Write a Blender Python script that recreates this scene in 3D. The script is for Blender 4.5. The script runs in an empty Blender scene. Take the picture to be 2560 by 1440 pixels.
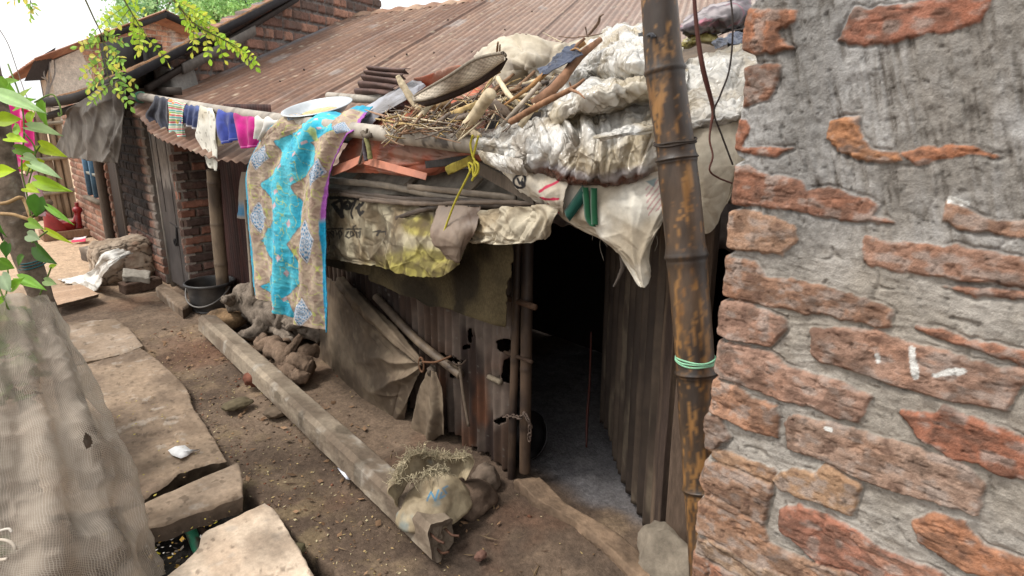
import bpy, bmesh, math, random
import numpy as np
from mathutils import Vector
random.seed(7); RS = np.random.RandomState(11)
scene = bpy.context.scene
COL = scene.collection
# ---------------------------------------------------------------- camera model
F_PX, TH, CH, YAW = 1650.0, math.radians(15.9), 1.75, math.radians(43)
cam_d = bpy.data.cameras.new('camera'); cam = bpy.data.objects.new('camera', cam_d); COL.objects.link(cam)
cam_d.sensor_width = 36; cam_d.lens = F_PX/2560*36; cam_d.clip_end = 500; cam_d.clip_start = .02
cam.location = (0, 0, CH); cam.rotation_euler = (math.pi/2-TH, 0, -YAW)
cam_d.dof.use_dof = True; cam_d.dof.focus_distance = 3.2; cam_d.dof.aperture_fstop = 8.5
scene.camera = cam
SY, CY = math.sin(YAW), math.cos(YAW)
def ray(u, v):
    x = (u-1280)/F_PX; y = -(v-720)/F_PX
    s, c = math.sin(TH), math.cos(TH)
    X, Y, Z = x, c+y*s, -s+y*c
    return np.array((X*CY+Y*SY, -X*SY+Y*CY, Z))
ORG = np.array((0., 0., CH))
def AX(u, v, ax, val):
    d = ray(u, v); return ORG+d*((val-ORG[ax])/d[ax])
def X(u, v, x): return AX(u, v, 0, x)          # point of the plane x = const seen at a photo pixel
def Y(u, v, y): return AX(u, v, 1, y)
def Z(u, v, z=0.): return AX(u, v, 2, z)
def D(u, v, t): return ORG+ray(u, v)*t         # at depth t
def PL(u, v, p0, n):
    d = ray(u, v); n = np.array(n, float); return ORG+d*(np.dot(np.array(p0)-ORG, n)/np.dot(d, n))
def proj(P):
    P = np.asarray(P)-ORG
    cx = P[..., 0]*CY-P[..., 1]*SY; cy = P[..., 0]*SY+P[..., 1]*CY; cz = P[..., 2]
    s, c = math.sin(TH), math.cos(TH)
    f = cy*c-cz*s; up = cy*s+cz*c
    return 1280+F_PX*cx/f, 720-F_PX*up/f
# ---------------------------------------------------------------- numpy noise
def vn(P, seed=0):
    i = np.floor(P).astype(np.int64); f = P-i; f = f*f*f*(f*(f*6-15)+10)
    def h(a, b, c):
        n = (a*374761393+b*668265263+c*1442695041+seed*974711) & 0xFFFFFFFF
        n = ((n ^ (n >> 13))*1274126177) & 0xFFFFFFFF
        n = ((n ^ (n >> 15))*2246822519) & 0xFFFFFFFF
        return ((n ^ (n >> 16)) & 0xFFFF)/32767.5-1
    x, y, z = i[..., 0], i[..., 1], i[..., 2]; fx, fy, fz = f[..., 0], f[..., 1], f[..., 2]
    def L(a, b, t): return a+(b-a)*t
    return L(L(L(h(x, y, z), h(x+1, y, z), fx), L(h(x, y+1, z), h(x+1, y+1, z), fx), fy),
             L(L(h(x, y, z+1), h(x+1, y, z+1), fx), L(h(x, y+1, z+1), h(x+1, y+1, z+1), fx), fy), fz)
def fbm(P, sc=1., oct=4, seed=0, gain=.5):
    P = np.asarray(P)*np.asarray(sc); a = 1.; r = 0; n = 0
    for k in range(oct):
        r = r+a*vn(P*(2.03**k)+k*17.3, seed+k*31); n += a; a *= gain
    return r/n
def ridge(P, sc=1., oct=3, seed=0, gain=.5):
    P = np.asarray(P)*np.asarray(sc); a = 1.; r = 0; n = 0
    for k in range(oct):
        r = r+a*(1-np.abs(vn(P*(2.03**k)+k*9.1, seed+k*31))*2); n += a; a *= gain
    return r/n
def worley(P, sc=1., seed=0):
    P = np.asarray(P)*np.asarray(sc); i = np.floor(P); best = np.full(P.shape[:-1], 9.); sec = best.copy()
    for dx in (-1, 0, 1):
        for dy in (-1, 0, 1):
            for dz in (-1, 0, 1):
                c = i+np.array((dx, dy, dz)); q = c+.5
                o = np.stack([np.sin(c[..., 0]*127.1+c[..., 1]*311.7+c[..., 2]*74.7+seed+k*19.19)*43758.5453 for k in range(3)], -1); o = o-np.floor(o)
                d = np.linalg.norm(c+o-P, axis=-1); sec = np.minimum(sec, np.maximum(best, d)); best = np.minimum(best, d)
    return best, sec
def sst(a, b, x): t = np.clip((x-a)/(b-a), 0, 1); return t*t*(3-2*t)
def mixc(c, d, t):
    t = np.asarray(t)[..., None]; return np.asarray(c)*(1-t)+np.asarray(d)*t
def C(r, g, b, k=1.):
    f = lambda v: (v/255/12.92 if v/255 <= .04045 else ((v/255+.055)/1.055)**2.4)
    return np.array((f(r), f(g), f(b)))*k
def P2(a, b): return np.stack([a, b, np.zeros_like(a)], -1)
# ---------------------------------------------------------------- materials
MATS = {}
def crinkle(m, scales=((9, .7), (26, .5), (60, .3)), dist=.02, stretch=(1, 1, 1)):
    """adds creased-film relief (warped cell edges) to a material"""
    nt = m.node_tree; N = nt.nodes; K = nt.links; b = [n for n in N if n.type == 'BUMP'][0]; tc = [n for n in N if n.type == 'TEX_COORD'][0]
    mp = N.new('ShaderNodeMapping'); mp.inputs['Scale'].default_value = stretch; K.new(tc.outputs['Object'], mp.inputs[0])
    wn = N.new('ShaderNodeTexNoise'); wn.inputs['Scale'].default_value = 7; wn.inputs['Detail'].default_value = 3; K.new(mp.outputs[0], wn.inputs['Vector'])
    wa = N.new('ShaderNodeVectorMath'); wa.operation = 'MULTIPLY_ADD'; wa.inputs[1].default_value = (.16,)*3; K.new(wn.outputs['Color'], wa.inputs[0]); K.new(mp.outputs[0], wa.inputs[2]); last = None
    for s, w in scales:
        v = N.new('ShaderNodeTexVoronoi'); v.inputs['Scale'].default_value = s; v.feature = 'F1'; K.new(wa.outputs[0], v.inputs['Vector'])
        q = N.new('ShaderNodeMath'); q.operation = 'MULTIPLY_ADD'; K.new(v.outputs['Distance'], q.inputs[0]); q.inputs[1].default_value = w*9/s
        if last: K.new(last, q.inputs[2])
        else: q.inputs[2].default_value = 0
        last = q.outputs[0]
    K.new(last, b.inputs['Height']); b.inputs['Distance'].default_value = dist; b.inputs['Strength'].default_value = 1.
    return m
def mat(name, rough=.85, ns=25., na=.3, bs=60., bump=.35, spec=.3, metal=0., ns2=6., na2=.25, bd=.004, stretch=None, sub=None, coat=0., rv=.1, transl=0., sheen=0.):
    if name in MATS: return MATS[name]
    m = bpy.data.materials.new(name); m.use_nodes = True; MATS[name] = m
    nt = m.node_tree; N = nt.nodes; K = nt.links; bs_ = N['Principled BSDF']
    at = N.new('ShaderNodeAttribute'); at.attribute_name = 'Col'
    tc = N.new('ShaderNodeTexCoord'); src = tc.outputs['Object']
    if stretch:
        mp = N.new('ShaderNodeMapping'); mp.inputs['Scale'].default_value = stretch; K.new(src, mp.inputs[0]); src = mp.outputs[0]
    def noise(s, det=6):
        n = N.new('ShaderNodeTexNoise'); n.inputs['Scale'].default_value = s; n.inputs['Detail'].default_value = det; n.inputs['Roughness'].default_value = .62; K.new(src, n.inputs['Vector']); return n
    n1 = noise(ns); n2 = noise(ns2, 4)
    def ramp(o, amt):
        r = N.new('ShaderNodeMapRange'); r.inputs['From Min'].default_value = .25; r.inputs['From Max'].default_value = .75
        r.inputs['To Min'].default_value = 1-amt; r.inputs['To Max'].default_value = 1+amt; K.new(o, r.inputs['Value']); return r.outputs[0]
    mu = N.new('ShaderNodeMath'); mu.operation = 'MULTIPLY'; K.new(ramp(n1.outputs[0], na), mu.inputs[0]); K.new(ramp(n2.outputs[0], na2), mu.inputs[1])
    vm = N.new('ShaderNodeVectorMath'); vm.operation = 'SCALE'; K.new(at.outputs['Color'], vm.inputs[0]); K.new(mu.outputs[0], vm.inputs['Scale'])
    K.new(vm.outputs[0], bs_.inputs['Base Color'])
    bs_.inputs['Roughness'].default_value = rough; bs_.inputs['Metallic'].default_value = metal
    bs_.inputs['Specular IOR Level'].default_value = spec; bs_.inputs['Coat Weight'].default_value = coat
    if sheen: bs_.inputs['Sheen Weight'].default_value = sheen
    rr = N.new('ShaderNodeMapRange'); rr.inputs['From Min'].default_value = .3; rr.inputs['From Max'].default_value = .7
    rr.inputs['To Min'].default_value = max(.05, rough-rv); rr.inputs['To Max'].default_value = min(1, rough+rv); K.new(n2.outputs[0], rr.inputs['Value']); K.new(rr.outputs[0], bs_.inputs['Roughness'])
    if bump:
        n3 = noise(bs, 8); b = N.new('ShaderNodeBump'); b.inputs['Strength'].default_value = bump; b.inputs['Distance'].default_value = bd
        K.new(n3.outputs[0], b.inputs['Height']); K.new(b.outputs[0], bs_.inputs['Normal'])
    if transl:
        tr = N.new('ShaderNodeBsdfTranslucent'); K.new(vm.outputs[0], tr.inputs['Color'])
        mx = N.new('ShaderNodeMixShader'); mx.inputs[0].default_value = transl
        K.new(bs_.outputs[0], mx.inputs[1]); K.new(tr.outputs[0], mx.inputs[2]); K.new(mx.outputs[0], N['Material Output'].inputs['Surface'])
    return m
# ---------------------------------------------------------------- objects
def thing(name, loc, label=None, cat=None, group=None, kind=None):
    o = bpy.data.objects.new(name, None); COL.objects.link(o); o.location = tuple(float(a) for a in loc); o.empty_display_size = .1
    return tag(o, label, cat, group, kind)
def tag(o, label=None, cat=None, group=None, kind=None):
    if label: o['label'] = label
    if cat: o['category'] = cat
    if group: o['group'] = group
    if kind: o['kind'] = kind
    return o
def wloc(o):
    l = np.zeros(3)
    while o is not None: l = l+np.array(o.location); o = o.parent
    return l
def link(name, V, faces, col, m, parent=None, smooth=True, thick=0., origin=None):
    """one mesh object from world-space vertices; col = one colour or one per vertex"""
    V = np.asarray(V, float).reshape(-1, 3)
    if parent is not None: base = wloc(parent); o_loc = np.zeros(3)
    else:
        base = np.array(origin) if origin is not None else np.array((V[:, 0].mean(), V[:, 1].mean(), V[:, 2].min())); o_loc = base
    me = bpy.data.meshes.new(name)
    W = V-base
    if isinstance(faces, np.ndarray):
        nf, k = faces.shape
        me.vertices.add(len(W)); me.vertices.foreach_set('co', W.astype(np.float32).ravel())
        me.loops.add(nf*k); me.loops.foreach_set('vertex_index', faces.astype(np.int32).ravel())
        me.polygons.add(nf); me.polygons.foreach_set('loop_start', np.arange(0, nf*k, k, dtype=np.int32))
        me.update(calc_edges=True); me.validate()
    else:
        me.from_pydata([tuple(p) for p in W], [], [tuple(int(i) for i in f) for f in faces]); me.update()
    col = np.asarray(col, float)
    if col.ndim == 1: col = np.tile(col, (len(W), 1))
    col = col.reshape(-1, 3)
    a = me.color_attributes.new('Col', 'FLOAT_COLOR', 'POINT')
    a.data.foreach_set('color', np.concatenate([np.clip(col, 0, 1), np.ones((len(col), 1))], 1).astype(np.float32).ravel())
    me.polygons.foreach_set('use_smooth', [smooth]*len(me.polygons))
    me.materials.append(m)
    o = bpy.data.objects.new(name, me); COL.objects.link(o); o.location = tuple(o_loc)
    if parent is not None: o.parent = parent
    if thick:
        md = o.modifiers.new('thickness', 'SOLIDIFY'); md.thickness = thick; md.offset = 0
    return o
def gfaces(n, m, keep=None, wrap=False):
    i = np.arange(n-1)[:, None]; j = np.arange(m if wrap else m-1)[None, :]
    j2 = (j+1) % m
    f = np.stack([i*m+j+0*j2, i*m+j2, (i+1)*m+j2, (i+1)*m+j+0*j2], -1)
    if keep is not None: f = f[keep]
    return f.reshape(-1, 4)
def cr(K, n, t=None):
    """Catmull-Rom through K (k,...) resampled to n"""
    K = np.asarray(K, float); k = len(K)
    if k == 2: K = np.stack([K[0], K[0]+(K[1]-K[0])/2, K[1]]); k = 3
    Q = np.concatenate([[2*K[0]-K[1]], K, [2*K[-1]-K[-2]]])
    t = np.linspace(0, k-1, n) if t is None else t
    i = np.minimum(t.astype(int), k-2); f = (t-i).reshape((-1,)+(1,)*(K.ndim-1))
    a, b, c, d = Q[i], Q[i+1], Q[i+2], Q[i+3]
    return .5*(2*b+(c-a)*f+(2*a-5*b+4*c-d)*f*f+(3*b-a-3*c+d)*f**3)
def surf(rows, n, m):
    """smooth surface through a grid of 3D control points -> (n,m,3)"""
    A = np.stack([cr(np.array(r, float), m) for r in rows]); return cr(A, n)
def normals(P):
    du = np.gradient(P, axis=0); dv = np.gradient(P, axis=1); N = np.cross(du, dv); return N/(np.linalg.norm(N, axis=-1, keepdims=True)+1e-9)
def uvgrid(n, m): return np.meshgrid(np.linspace(0, 1, n), np.linspace(0, 1, m), indexing='ij')
def cloth(name, rows, n, m, col, mt, parent=None, thick=.003, disp=None, keep=None, torn=0., origin=None, seed=0, faceto=True):
    """draped sheet: disp(P,a,b)->height along the normal; col colour or f(P,a,b); torn = ragged edge width in 0..1"""
    P = surf(rows, n, m); a, b = uvgrid(n, m); Nn = normals(P)
    c = P.mean((0, 1)); 
    if faceto and np.sum(Nn.mean((0, 1))*(ORG-c)) < 0: Nn = -Nn
    P0 = P.copy()
    if disp is not None: P = P+Nn*disp(P0, a, b)[..., None]
    cc = col(P0, a, b) if callable(col) else np.tile(np.asarray(col), (n, m, 1))
    kp = None
    if torn or keep is not None:
        ok = np.ones((n, m), bool)
        if torn:
            e = np.minimum(np.minimum(a, 1-a), np.minimum(b, 1-b))
            ok &= e > torn*np.clip(fbm(P0, 28, 4, seed+5)*.9+.25, 0, 1)
        if keep is not None: ok &= keep(P0, a, b)
        kp = ok[:-1, :-1] & ok[1:, :-1] & ok[:-1, 1:] & ok[1:, 1:]
    return link(name, P, gfaces(n, m, kp), cc.reshape(-1, 3), mt, parent, thick=thick, origin=origin)
def creases(seed, n, A, ang=None, spread=.5, Lr=(.12, .45), wr=(.008, .035)):
    """long sharp fold lines scattered over a sheet"""
    def f(P, a, b):
        W = np.linalg.norm(P[:, -1]-P[:, 0], axis=-1).mean(); H = np.linalg.norm(P[-1]-P[0], axis=-1).mean(); x = b*W+.02*fbm(P, 5, 2, seed); y = a*H+.02*fbm(P, 5, 2, seed+1); r = np.random.RandomState(seed); o = np.zeros(a.shape); sc = min(1, min(W, H)/.34); ne = max(7, int(n*min(1, W*H/.3/sc**2*.9)))
        for i in range(ne):
            cx, cy = r.uniform(0, W), r.uniform(0, H); t = r.uniform(0, math.pi) if ang is None else ang+r.normal()*spread; L_ = r.uniform(*Lr)*sc; w_ = r.uniform(*wr)*sc; Ai = A*r.uniform(.35, 1)*(1 if r.rand() < .62 else -1)*(w_/wr[1]/sc)**.6*sc*.7
            dx, dy = x-cx, y-cy; s = dx*math.cos(t)+dy*math.sin(t); d = -dx*math.sin(t)+dy*math.cos(t)+r.normal()*.5*s*s; o += Ai*np.clip(1-(s/L_)**2, 0, 1)*np.exp(-np.sqrt(d*d+4e-6)/(w_*np.where(d > 0, .7, 1.8)))
        q = A*sc*.8; return q*np.tanh(o/q)
    return f
def tube(pts, rad, ns=12, n=None, cap=True, seed=0, rough=0., smoothpath=True):
    """returns V (n,ns,3) rings with parallel-transport frames, plus faces"""
    K = np.asarray(pts, float); n = n or max(2, len(K)*6)
    Q = cr(K, n) if (smoothpath and len(K) > 2) else np.stack([np.interp(np.linspace(0, len(K)-1, n), np.arange(len(K)), K[:, i]) for i in range(3)], 1)
    r = np.asarray(rad, float)
    r = np.full(n, float(r)) if r.ndim == 0 else np.interp(np.linspace(0, 1, n), np.linspace(0, 1, len(r)), r)
    T = np.gradient(Q, axis=0); T /= np.linalg.norm(T, axis=1, keepdims=True)+1e-12
    up = np.array((0, 0, 1.)) if abs(T[0, 2]) < .9 else np.array((1., 0, 0))
    A = np.zeros_like(Q); x = np.cross(T[0], up); x /= np.linalg.norm(x); A[0] = x
    for i in range(1, n):
        x = A[i-1]-T[i]*np.dot(A[i-1], T[i]); A[i] = x/(np.linalg.norm(x)+1e-12)
    B = np.cross(T, A); th = np.linspace(0, 2*math.pi, ns, endpoint=False)
    R = np.ones((n, ns))*r[:, None]
    V = Q[:, None, :]+R[..., None]*(A[:, None, :]*np.cos(th)[None, :, None]+B[:, None, :]*np.sin(th)[None, :, None])
    if rough:
        d = V-Q[:, None, :]; V = Q[:, None, :]+d*(1+rough*fbm(V/np.mean(r), .8, 3, seed))[..., None]
    return V, Q
def tubefaces(n, ns, cap=True):
    f = [tuple(q) for q in gfaces(n, ns, wrap=True)]
    if cap: f += [tuple(range(ns))[::-1], tuple((n-1)*ns+i for i in range(ns))]
    return f
class MB:
    """collects shapes into one mesh"""
    def __init__(s): s.V = []; s.F = []; s.C = []; s.k = 0
    def add(s, V, F, c):
        V = np.asarray(V, float).reshape(-1, 3); c = np.asarray(c, float); c = np.tile(c, (len(V), 1)) if c.ndim == 1 else c.reshape(-1, 3)
        s.V.append(V); s.C.append(c); s.F += [tuple(int(i)+s.k for i in f) for f in F]; s.k += len(V)
    def tube(s, pts, rad, c, ns=8, n=None, **k):
        V, Q = tube(pts, rad, ns, n, **k); s.add(V, tubefaces(len(V), ns), c(V) if callable(c) else c)
    def box(s, c0, ux, uy, uz, c):
        """box from centre and three half-vectors"""
        c0, ux, uy, uz = [np.array(q, float) for q in (c0, ux, uy, uz)]
        V = [c0+a*ux+b*uy+d*uz for a in (-1, 1) for b in (-1, 1) for d in (-1, 1)]
        s.add(V, [(0, 1, 3, 2), (4, 6, 7, 5), (0, 4, 5, 1), (2, 3, 7, 6), (0, 2, 6, 4), (1, 5, 7, 3)], c)
    def grid(s, P, c, keep=None, wrap=False):
        n, m = P.shape[:2]; s.add(P, gfaces(n, m, keep, wrap), np.asarray(c).reshape(-1, 3) if np.asarray(c).ndim == 3 else c)
    def build(s, name, mt, parent=None, smooth=True, thick=0., origin=None):
        return link(name, np.concatenate(s.V), s.F, np.concatenate(s.C), mt, parent, smooth, thick, origin)
def ibox(cen, size, rot=0., jit=.0, n=6, rnd=.12, seed=0, tilt=(0, 0)):
    """rounded rough block as grid-sphere box: V, F"""
    bm = bmesh.new(); bmesh.ops.create_cube(bm, size=2.)
    bmesh.ops.subdivide_edges(bm, edges=bm.edges[:], cuts=n, use_grid_fill=True)
    V = np.array([v.co[:] for v in bm.verts]); F = [tuple(v.index for v in f.verts) for f in bm.faces]; bm.free()
    S = np.array(size)/2
    r = rnd*S.min(); W = V*S; core = np.clip(W, -(S-r), S-r); d = W-core; l = np.linalg.norm(d, axis=1, keepdims=True); W = np.where(l > 1e-9, core+d/np.maximum(l, 1e-9)*r, W)
    if jit: 
        for k in range(3): W[:, k] += jit*fbm(W+seed*3.1, 3./max(size)*2.5, 4, seed+k*7)
    cz, sz = math.cos(rot), math.sin(rot)
    W = W+0
    tx, ty = tilt; W[:, 2] += W[:, 0]*tx+W[:, 1]*ty
    R = np.stack([W[:, 0]*cz-W[:, 1]*sz, W[:, 0]*sz+W[:, 1]*cz, W[:, 2]], 1)
    return R+np.array(cen), F
def rock(cen, size, seed=0, sub=4, amp=.35, flat=0.):
    bm = bmesh.new(); bmesh.ops.create_icosphere(bm, subdivisions=sub, radius=1.)
    V = np.array([v.co[:] for v in bm.verts]); F = [tuple(v.index for v in f.verts) for f in bm.faces]; bm.free()
    d = fbm(V+seed*5.3, 1.1, 2, seed)*amp+fbm(V+seed, 3.5, 4, seed+9)*amp*.35
    V = V*(1+d)[:, None]*np.array(size)
    return V+np.array(cen), F
def pdist(px, py, poly):
    """signed distance to polygon (inside > 0)"""
    poly = np.asarray(poly, float); d = np.full(px.shape, 1e9); ins = np.zeros(px.shape, bool)
    for k in range(len(poly)):
        a = poly[k]; b = poly[(k+1) % len(poly)]; ab = b-a
        t = np.clip(((px-a[0])*ab[0]+(py-a[1])*ab[1])/(ab@ab+1e-12), 0, 1)
        d = np.minimum(d, np.hypot(px-a[0]-t*ab[0], py-a[1]-t*ab[1]))
        c = ((a[1] > py) != (b[1] > py)) & (px < (b[0]-a[0])*(py-a[1])/(b[1]-a[1]+1e-12)+a[0]); ins ^= c
    return np.where(ins, d, -d)
def ldist(px, py, line):
    line = np.asarray(line, float); d = np.full(px.shape, 1e9)
    for a, b in zip(line[:-1], line[1:]):
        ab = b-a; t = np.clip(((px-a[0])*ab[0]+(py-a[1])*ab[1])/(ab@ab+1e-12), 0, 1)
        d = np.minimum(d, np.hypot(px-a[0]-t*ab[0], py-a[1]-t*ab[1]))
    return d
# ---------------------------------------------------------------- light
w = bpy.data.worlds.new('World'); scene.world = w; w.use_nodes = True; nt = w.node_tree
sky = nt.nodes.new('ShaderNodeTexSky'); sky.sky_type = 'NISHITA'; sky.sun_disc = False
SUN_EL, SUN_AZ = math.radians(58), math.radians(-60)
sky.sun_elevation = SUN_EL; sky.sun_rotation = SUN_AZ; sky.dust_density = 4; sky.air_density = 1.2
hs = nt.nodes.new('ShaderNodeHueSaturation'); hs.inputs['Saturation'].default_value = .12
nt.links.new(sky.outputs[0], hs.inputs['Color']); mxs = nt.nodes.new('ShaderNodeMix'); mxs.data_type = 'RGBA'; mxs.inputs['Factor'].default_value = .55; mxs.inputs['B'].default_value = (9., 9.1, 9.2, 1)
nt.links.new(hs.outputs[0], mxs.inputs['A']); nt.links.new(mxs.outputs['Result'], nt.nodes['Background'].inputs['Color'])
nt.nodes['Background'].inputs['Strength'].default_value = .105
sd = bpy.data.lights.new('sun', 'SUN'); sd.energy = 1.5; sd.angle = math.radians(14); sd.color = (1, .96, .9)
so = bpy.data.objects.new('sun', sd); COL.objects.link(so)
sdir = Vector((math.sin(SUN_AZ)*math.cos(SUN_EL), math.cos(SUN_AZ)*math.cos(SUN_EL), math.sin(SUN_EL)))
so.rotation_euler = sdir.to_track_quat('Z', 'Y').to_euler(); so.location = (0, 0, 8)
scene.view_settings.view_transform = 'Standard'; scene.view_settings.look = 'None'; scene.view_settings.gamma = 1
scene.view_settings.exposure = 1.05
scene.render.engine = 'CYCLES'; scene.cycles.use_denoising = True; scene.cycles.max_bounces = 8; scene.cycles.transparent_max_bounces = 12
# ================================================================ SETTING : ground
XH, NB = 1.8, lambda *a: np.array(a, float)
DRAIN = [(.33, 1.2), (.98, 1.2), (.93, 2.45), (.9, 3.1), (.88, 3.6), (.3, 3.6)]
def ground_z(x, y):
    P = P2(x, y)
    z = .022*fbm(P, 1.1, 3, 3)+.012*fbm(P, 5, 4, 4)+.004*fbm(P, 30, 3, 5)
    z = z+.05*sst(1.45, 1.8, x)*sst(1.0, 1.4, y)*sst(2.9, 2.5, y)*.4
    z = z-.03*np.exp(-((x-1.25)/.25)**2)*sst(5.5, 4.5, y)
    d = pdist(x, y, DRAIN)+.02*fbm(P, 9, 3, 8)
    z = np.where(d > -.03, z*(1-sst(-.03, .02, d))+(-.26+.03*fbm(P, 14, 4, 9))*sst(-.03, .02, d), z)
    return z, d
gx = np.concatenate([np.linspace(-150, -16, 12), np.linspace(-14, -1, 16), np.linspace(-.9, .2, 20), np.linspace(.21, 2.15, 240), np.linspace(2.17, 3.4, 70), np.linspace(3.6, 26, 20), np.linspace(30, 150, 8)])
gy = np.concatenate([np.linspace(-8, .6, 20), np.linspace(.65, 3.6, 380), np.linspace(3.61, 7, 260), np.linspace(7.02, 13, 160), np.linspace(13.3, 45, 24), np.linspace(50, 200, 10)])
GXx, GYy = np.meshgrid(gx, gy, indexing='ij'); gz_, gd = ground_z(GXx, GYy); Pg = P2(GXx, GYy)
dirt = mixc(C(120, 102, 86), C(90, 75, 63), sst(-.25, .35, fbm(Pg, 1.7, 4, 20)))
dirt = mixc(dirt, C(150, 128, 104), sst(.15, .5, fbm(Pg, 3.3, 5, 21))*.6)
dirt = mixc(dirt, C(124, 84, 62), sst(.1, .4, fbm(Pg, 2.3, 4, 27))*np.exp(-((GXx-1.5)/.35)**2)*.4)
far = sst(6.2, 8.2, GYy+.5*fbm(Pg, 1.2, 3, 22)); dirt = mixc(dirt, C(196, 168, 140), far)
path = np.exp(-((GXx-1.0)/.22)**2)*sst(1.2, 2, GYy)*sst(6.5, 5, GYy); dirt = mixc(dirt, C(158, 138, 104), path*sst(-.1, .4, fbm(Pg, 9, 4, 23))*.35)
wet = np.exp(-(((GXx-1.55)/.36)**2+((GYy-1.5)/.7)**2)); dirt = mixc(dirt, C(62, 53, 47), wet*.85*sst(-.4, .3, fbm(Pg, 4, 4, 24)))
dirt = mixc(dirt, C(112, 110, 112), sst(1.98, 2.1, GXx+.06*fbm(Pg, 6, 3, 25))*sst(3.2, 2.9, GYy)*.85)
dirt = mixc(dirt, C(36, 33, 30), sst(-.03, .01, gd))
dirt = dirt*(1+.22*fbm(Pg, 45, 3, 26))[..., None]
M_dirt = mat('trodden_dirt', rough=.95, ns=55, na=.35, bs=90, bump=.8, bd=.008, ns2=9, na2=.22, spec=.15)
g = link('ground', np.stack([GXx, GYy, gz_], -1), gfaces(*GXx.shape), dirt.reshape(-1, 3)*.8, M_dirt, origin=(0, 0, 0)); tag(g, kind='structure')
# ================================================================ brick maths
M_brick = mat('old_brick', rough=.93, ns=45, na=.3, bs=120, bump=.7, bd=.004, ns2=11, na2=.25, spec=.15)
def rnd_id(i, j, s): return vn(np.stack([i*1.37+.5, j*2.11+.5, np.full_like(i, s*3.7)], -1).astype(float)*7.31, s)*.5+.5
def bricks(a, b, course=.088, Lb=.26, joint=.016, seed=0, warp=.006):
    P = P2(a, b); a = a+warp*fbm(P, 5, 3, seed)+.0; b = b+warp*fbm(P, 4, 3, seed+1)
    row = np.floor(b/course); off = np.where(row % 2 == 0, 0, Lb*.5)+(rnd_id(row, row*0, seed)-.5)*.08
    q = (a+off)/Lb; idx = np.floor(q); fa = q-idx; fb = b/course-row
    split = rnd_id(idx, row, seed+9) > .72
    fa2 = np.where(split, np.where(fa < .5, fa*2, fa*2-1), fa); La = np.where(split, Lb/2, Lb); idx = idx*2+np.where(split & (fa >= .5), 1, 0)
    d = np.minimum(np.minimum(fa2, 1-fa2)*La, np.minimum(fb, 1-fb)*course)-joint/2+.006*fbm(P, 38, 3, seed+2)
    return d, rnd_id(idx, row, seed+3), rnd_id(idx, row, seed+4)
BR = [C(170, 104, 74), C(150, 92, 70), C(186, 118, 80), C(128, 88, 72), C(160, 118, 96)]
def brick_col(P, d, r1, r2, pal=BR, mortar=C(150, 142, 132), seed=0):
    k = np.clip((r1*len(pal)).astype(int), 0, len(pal)-1); c = np.array(pal)[k]; c = c*.62+c.mean(-1, keepdims=True)*.3; c = c*(.74+.44*r2)[..., None]; c = mixc(c, c*.55, sst(.15, .55, fbm(P, 7, 4, seed+33))*.7)
    c = mixc(c, mortar, sst(.25, .6, fbm(P, 9, 4, seed+30))*.6)
    m = sst(-.003, .004, d)
    return mixc(mortar*(1+.2*fbm(P, 25, 3, seed+31))[..., None], c, m)
def brick_panel(name, O, U, w, h, res, parent, seed=0, Lb=.26, joint=.016, pal=BR, mortar=C(150, 142, 132), depth=.014, top=None, post=None, thick=.22, N=None, course=.088):
    """brick face O + a*U + b*Z with real relief; top(a) gives an uneven top; post(a,b,col,h) edits colour/relief; closed by a plain back"""
    O = np.array(O, float); U = np.array(U, float); U = U/np.linalg.norm(U)
    if N is None:
        N = np.cross(U, (0, 0, 1.)); N = N if np.dot(N, ORG-O) > 0 else -N
    n, m = max(2, int(w/res)), max(2, int(h/res)); a, b = np.meshgrid(np.linspace(0, w, n), np.linspace(0, h, m), indexing='ij')
    if top is not None: b = b*(top(a)/h)
    P = P2(a, b)+np.array((0, 0, seed*1.7)); d, r1, r2 = bricks(a, b, seed=seed, course=course, Lb=Lb, joint=joint)
    ht = sst(-.004, .010, d)*depth*(.55+.75*r2)+.004*fbm(P, 20, 3, seed+5)
    c = brick_col(P, d, r1, r2, pal, mortar, seed)
    if post is not None: c, ht = post(a, b, c, ht, P)
    W = O+a[..., None]*U+b[..., None]*np.array((0, 0, 1.))+ht[..., None]*N
    mb = MB(); mb.grid(W, c)
    ring = np.concatenate([W[:, 0], W[-1, 1:], W[-2::-1, -1], W[0, -2:0:-1]]); cr_ = np.concatenate([c[:, 0], c[-1, 1:], c[-2::-1, -1], c[0, -2:0:-1]])
    mb.grid(np.stack([ring, ring-N*thick]), np.stack([cr_, cr_]), wrap=True)
    bk = O-N*thick; q = [bk, bk+U*w, bk+U*w+NB(0, 0, b[-1, -1]), bk+NB(0, 0, b[0, -1])]; mb.add(q, [(0, 1, 2, 3)], mortar)
    return mb.build(name, M_brick, parent)
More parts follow.
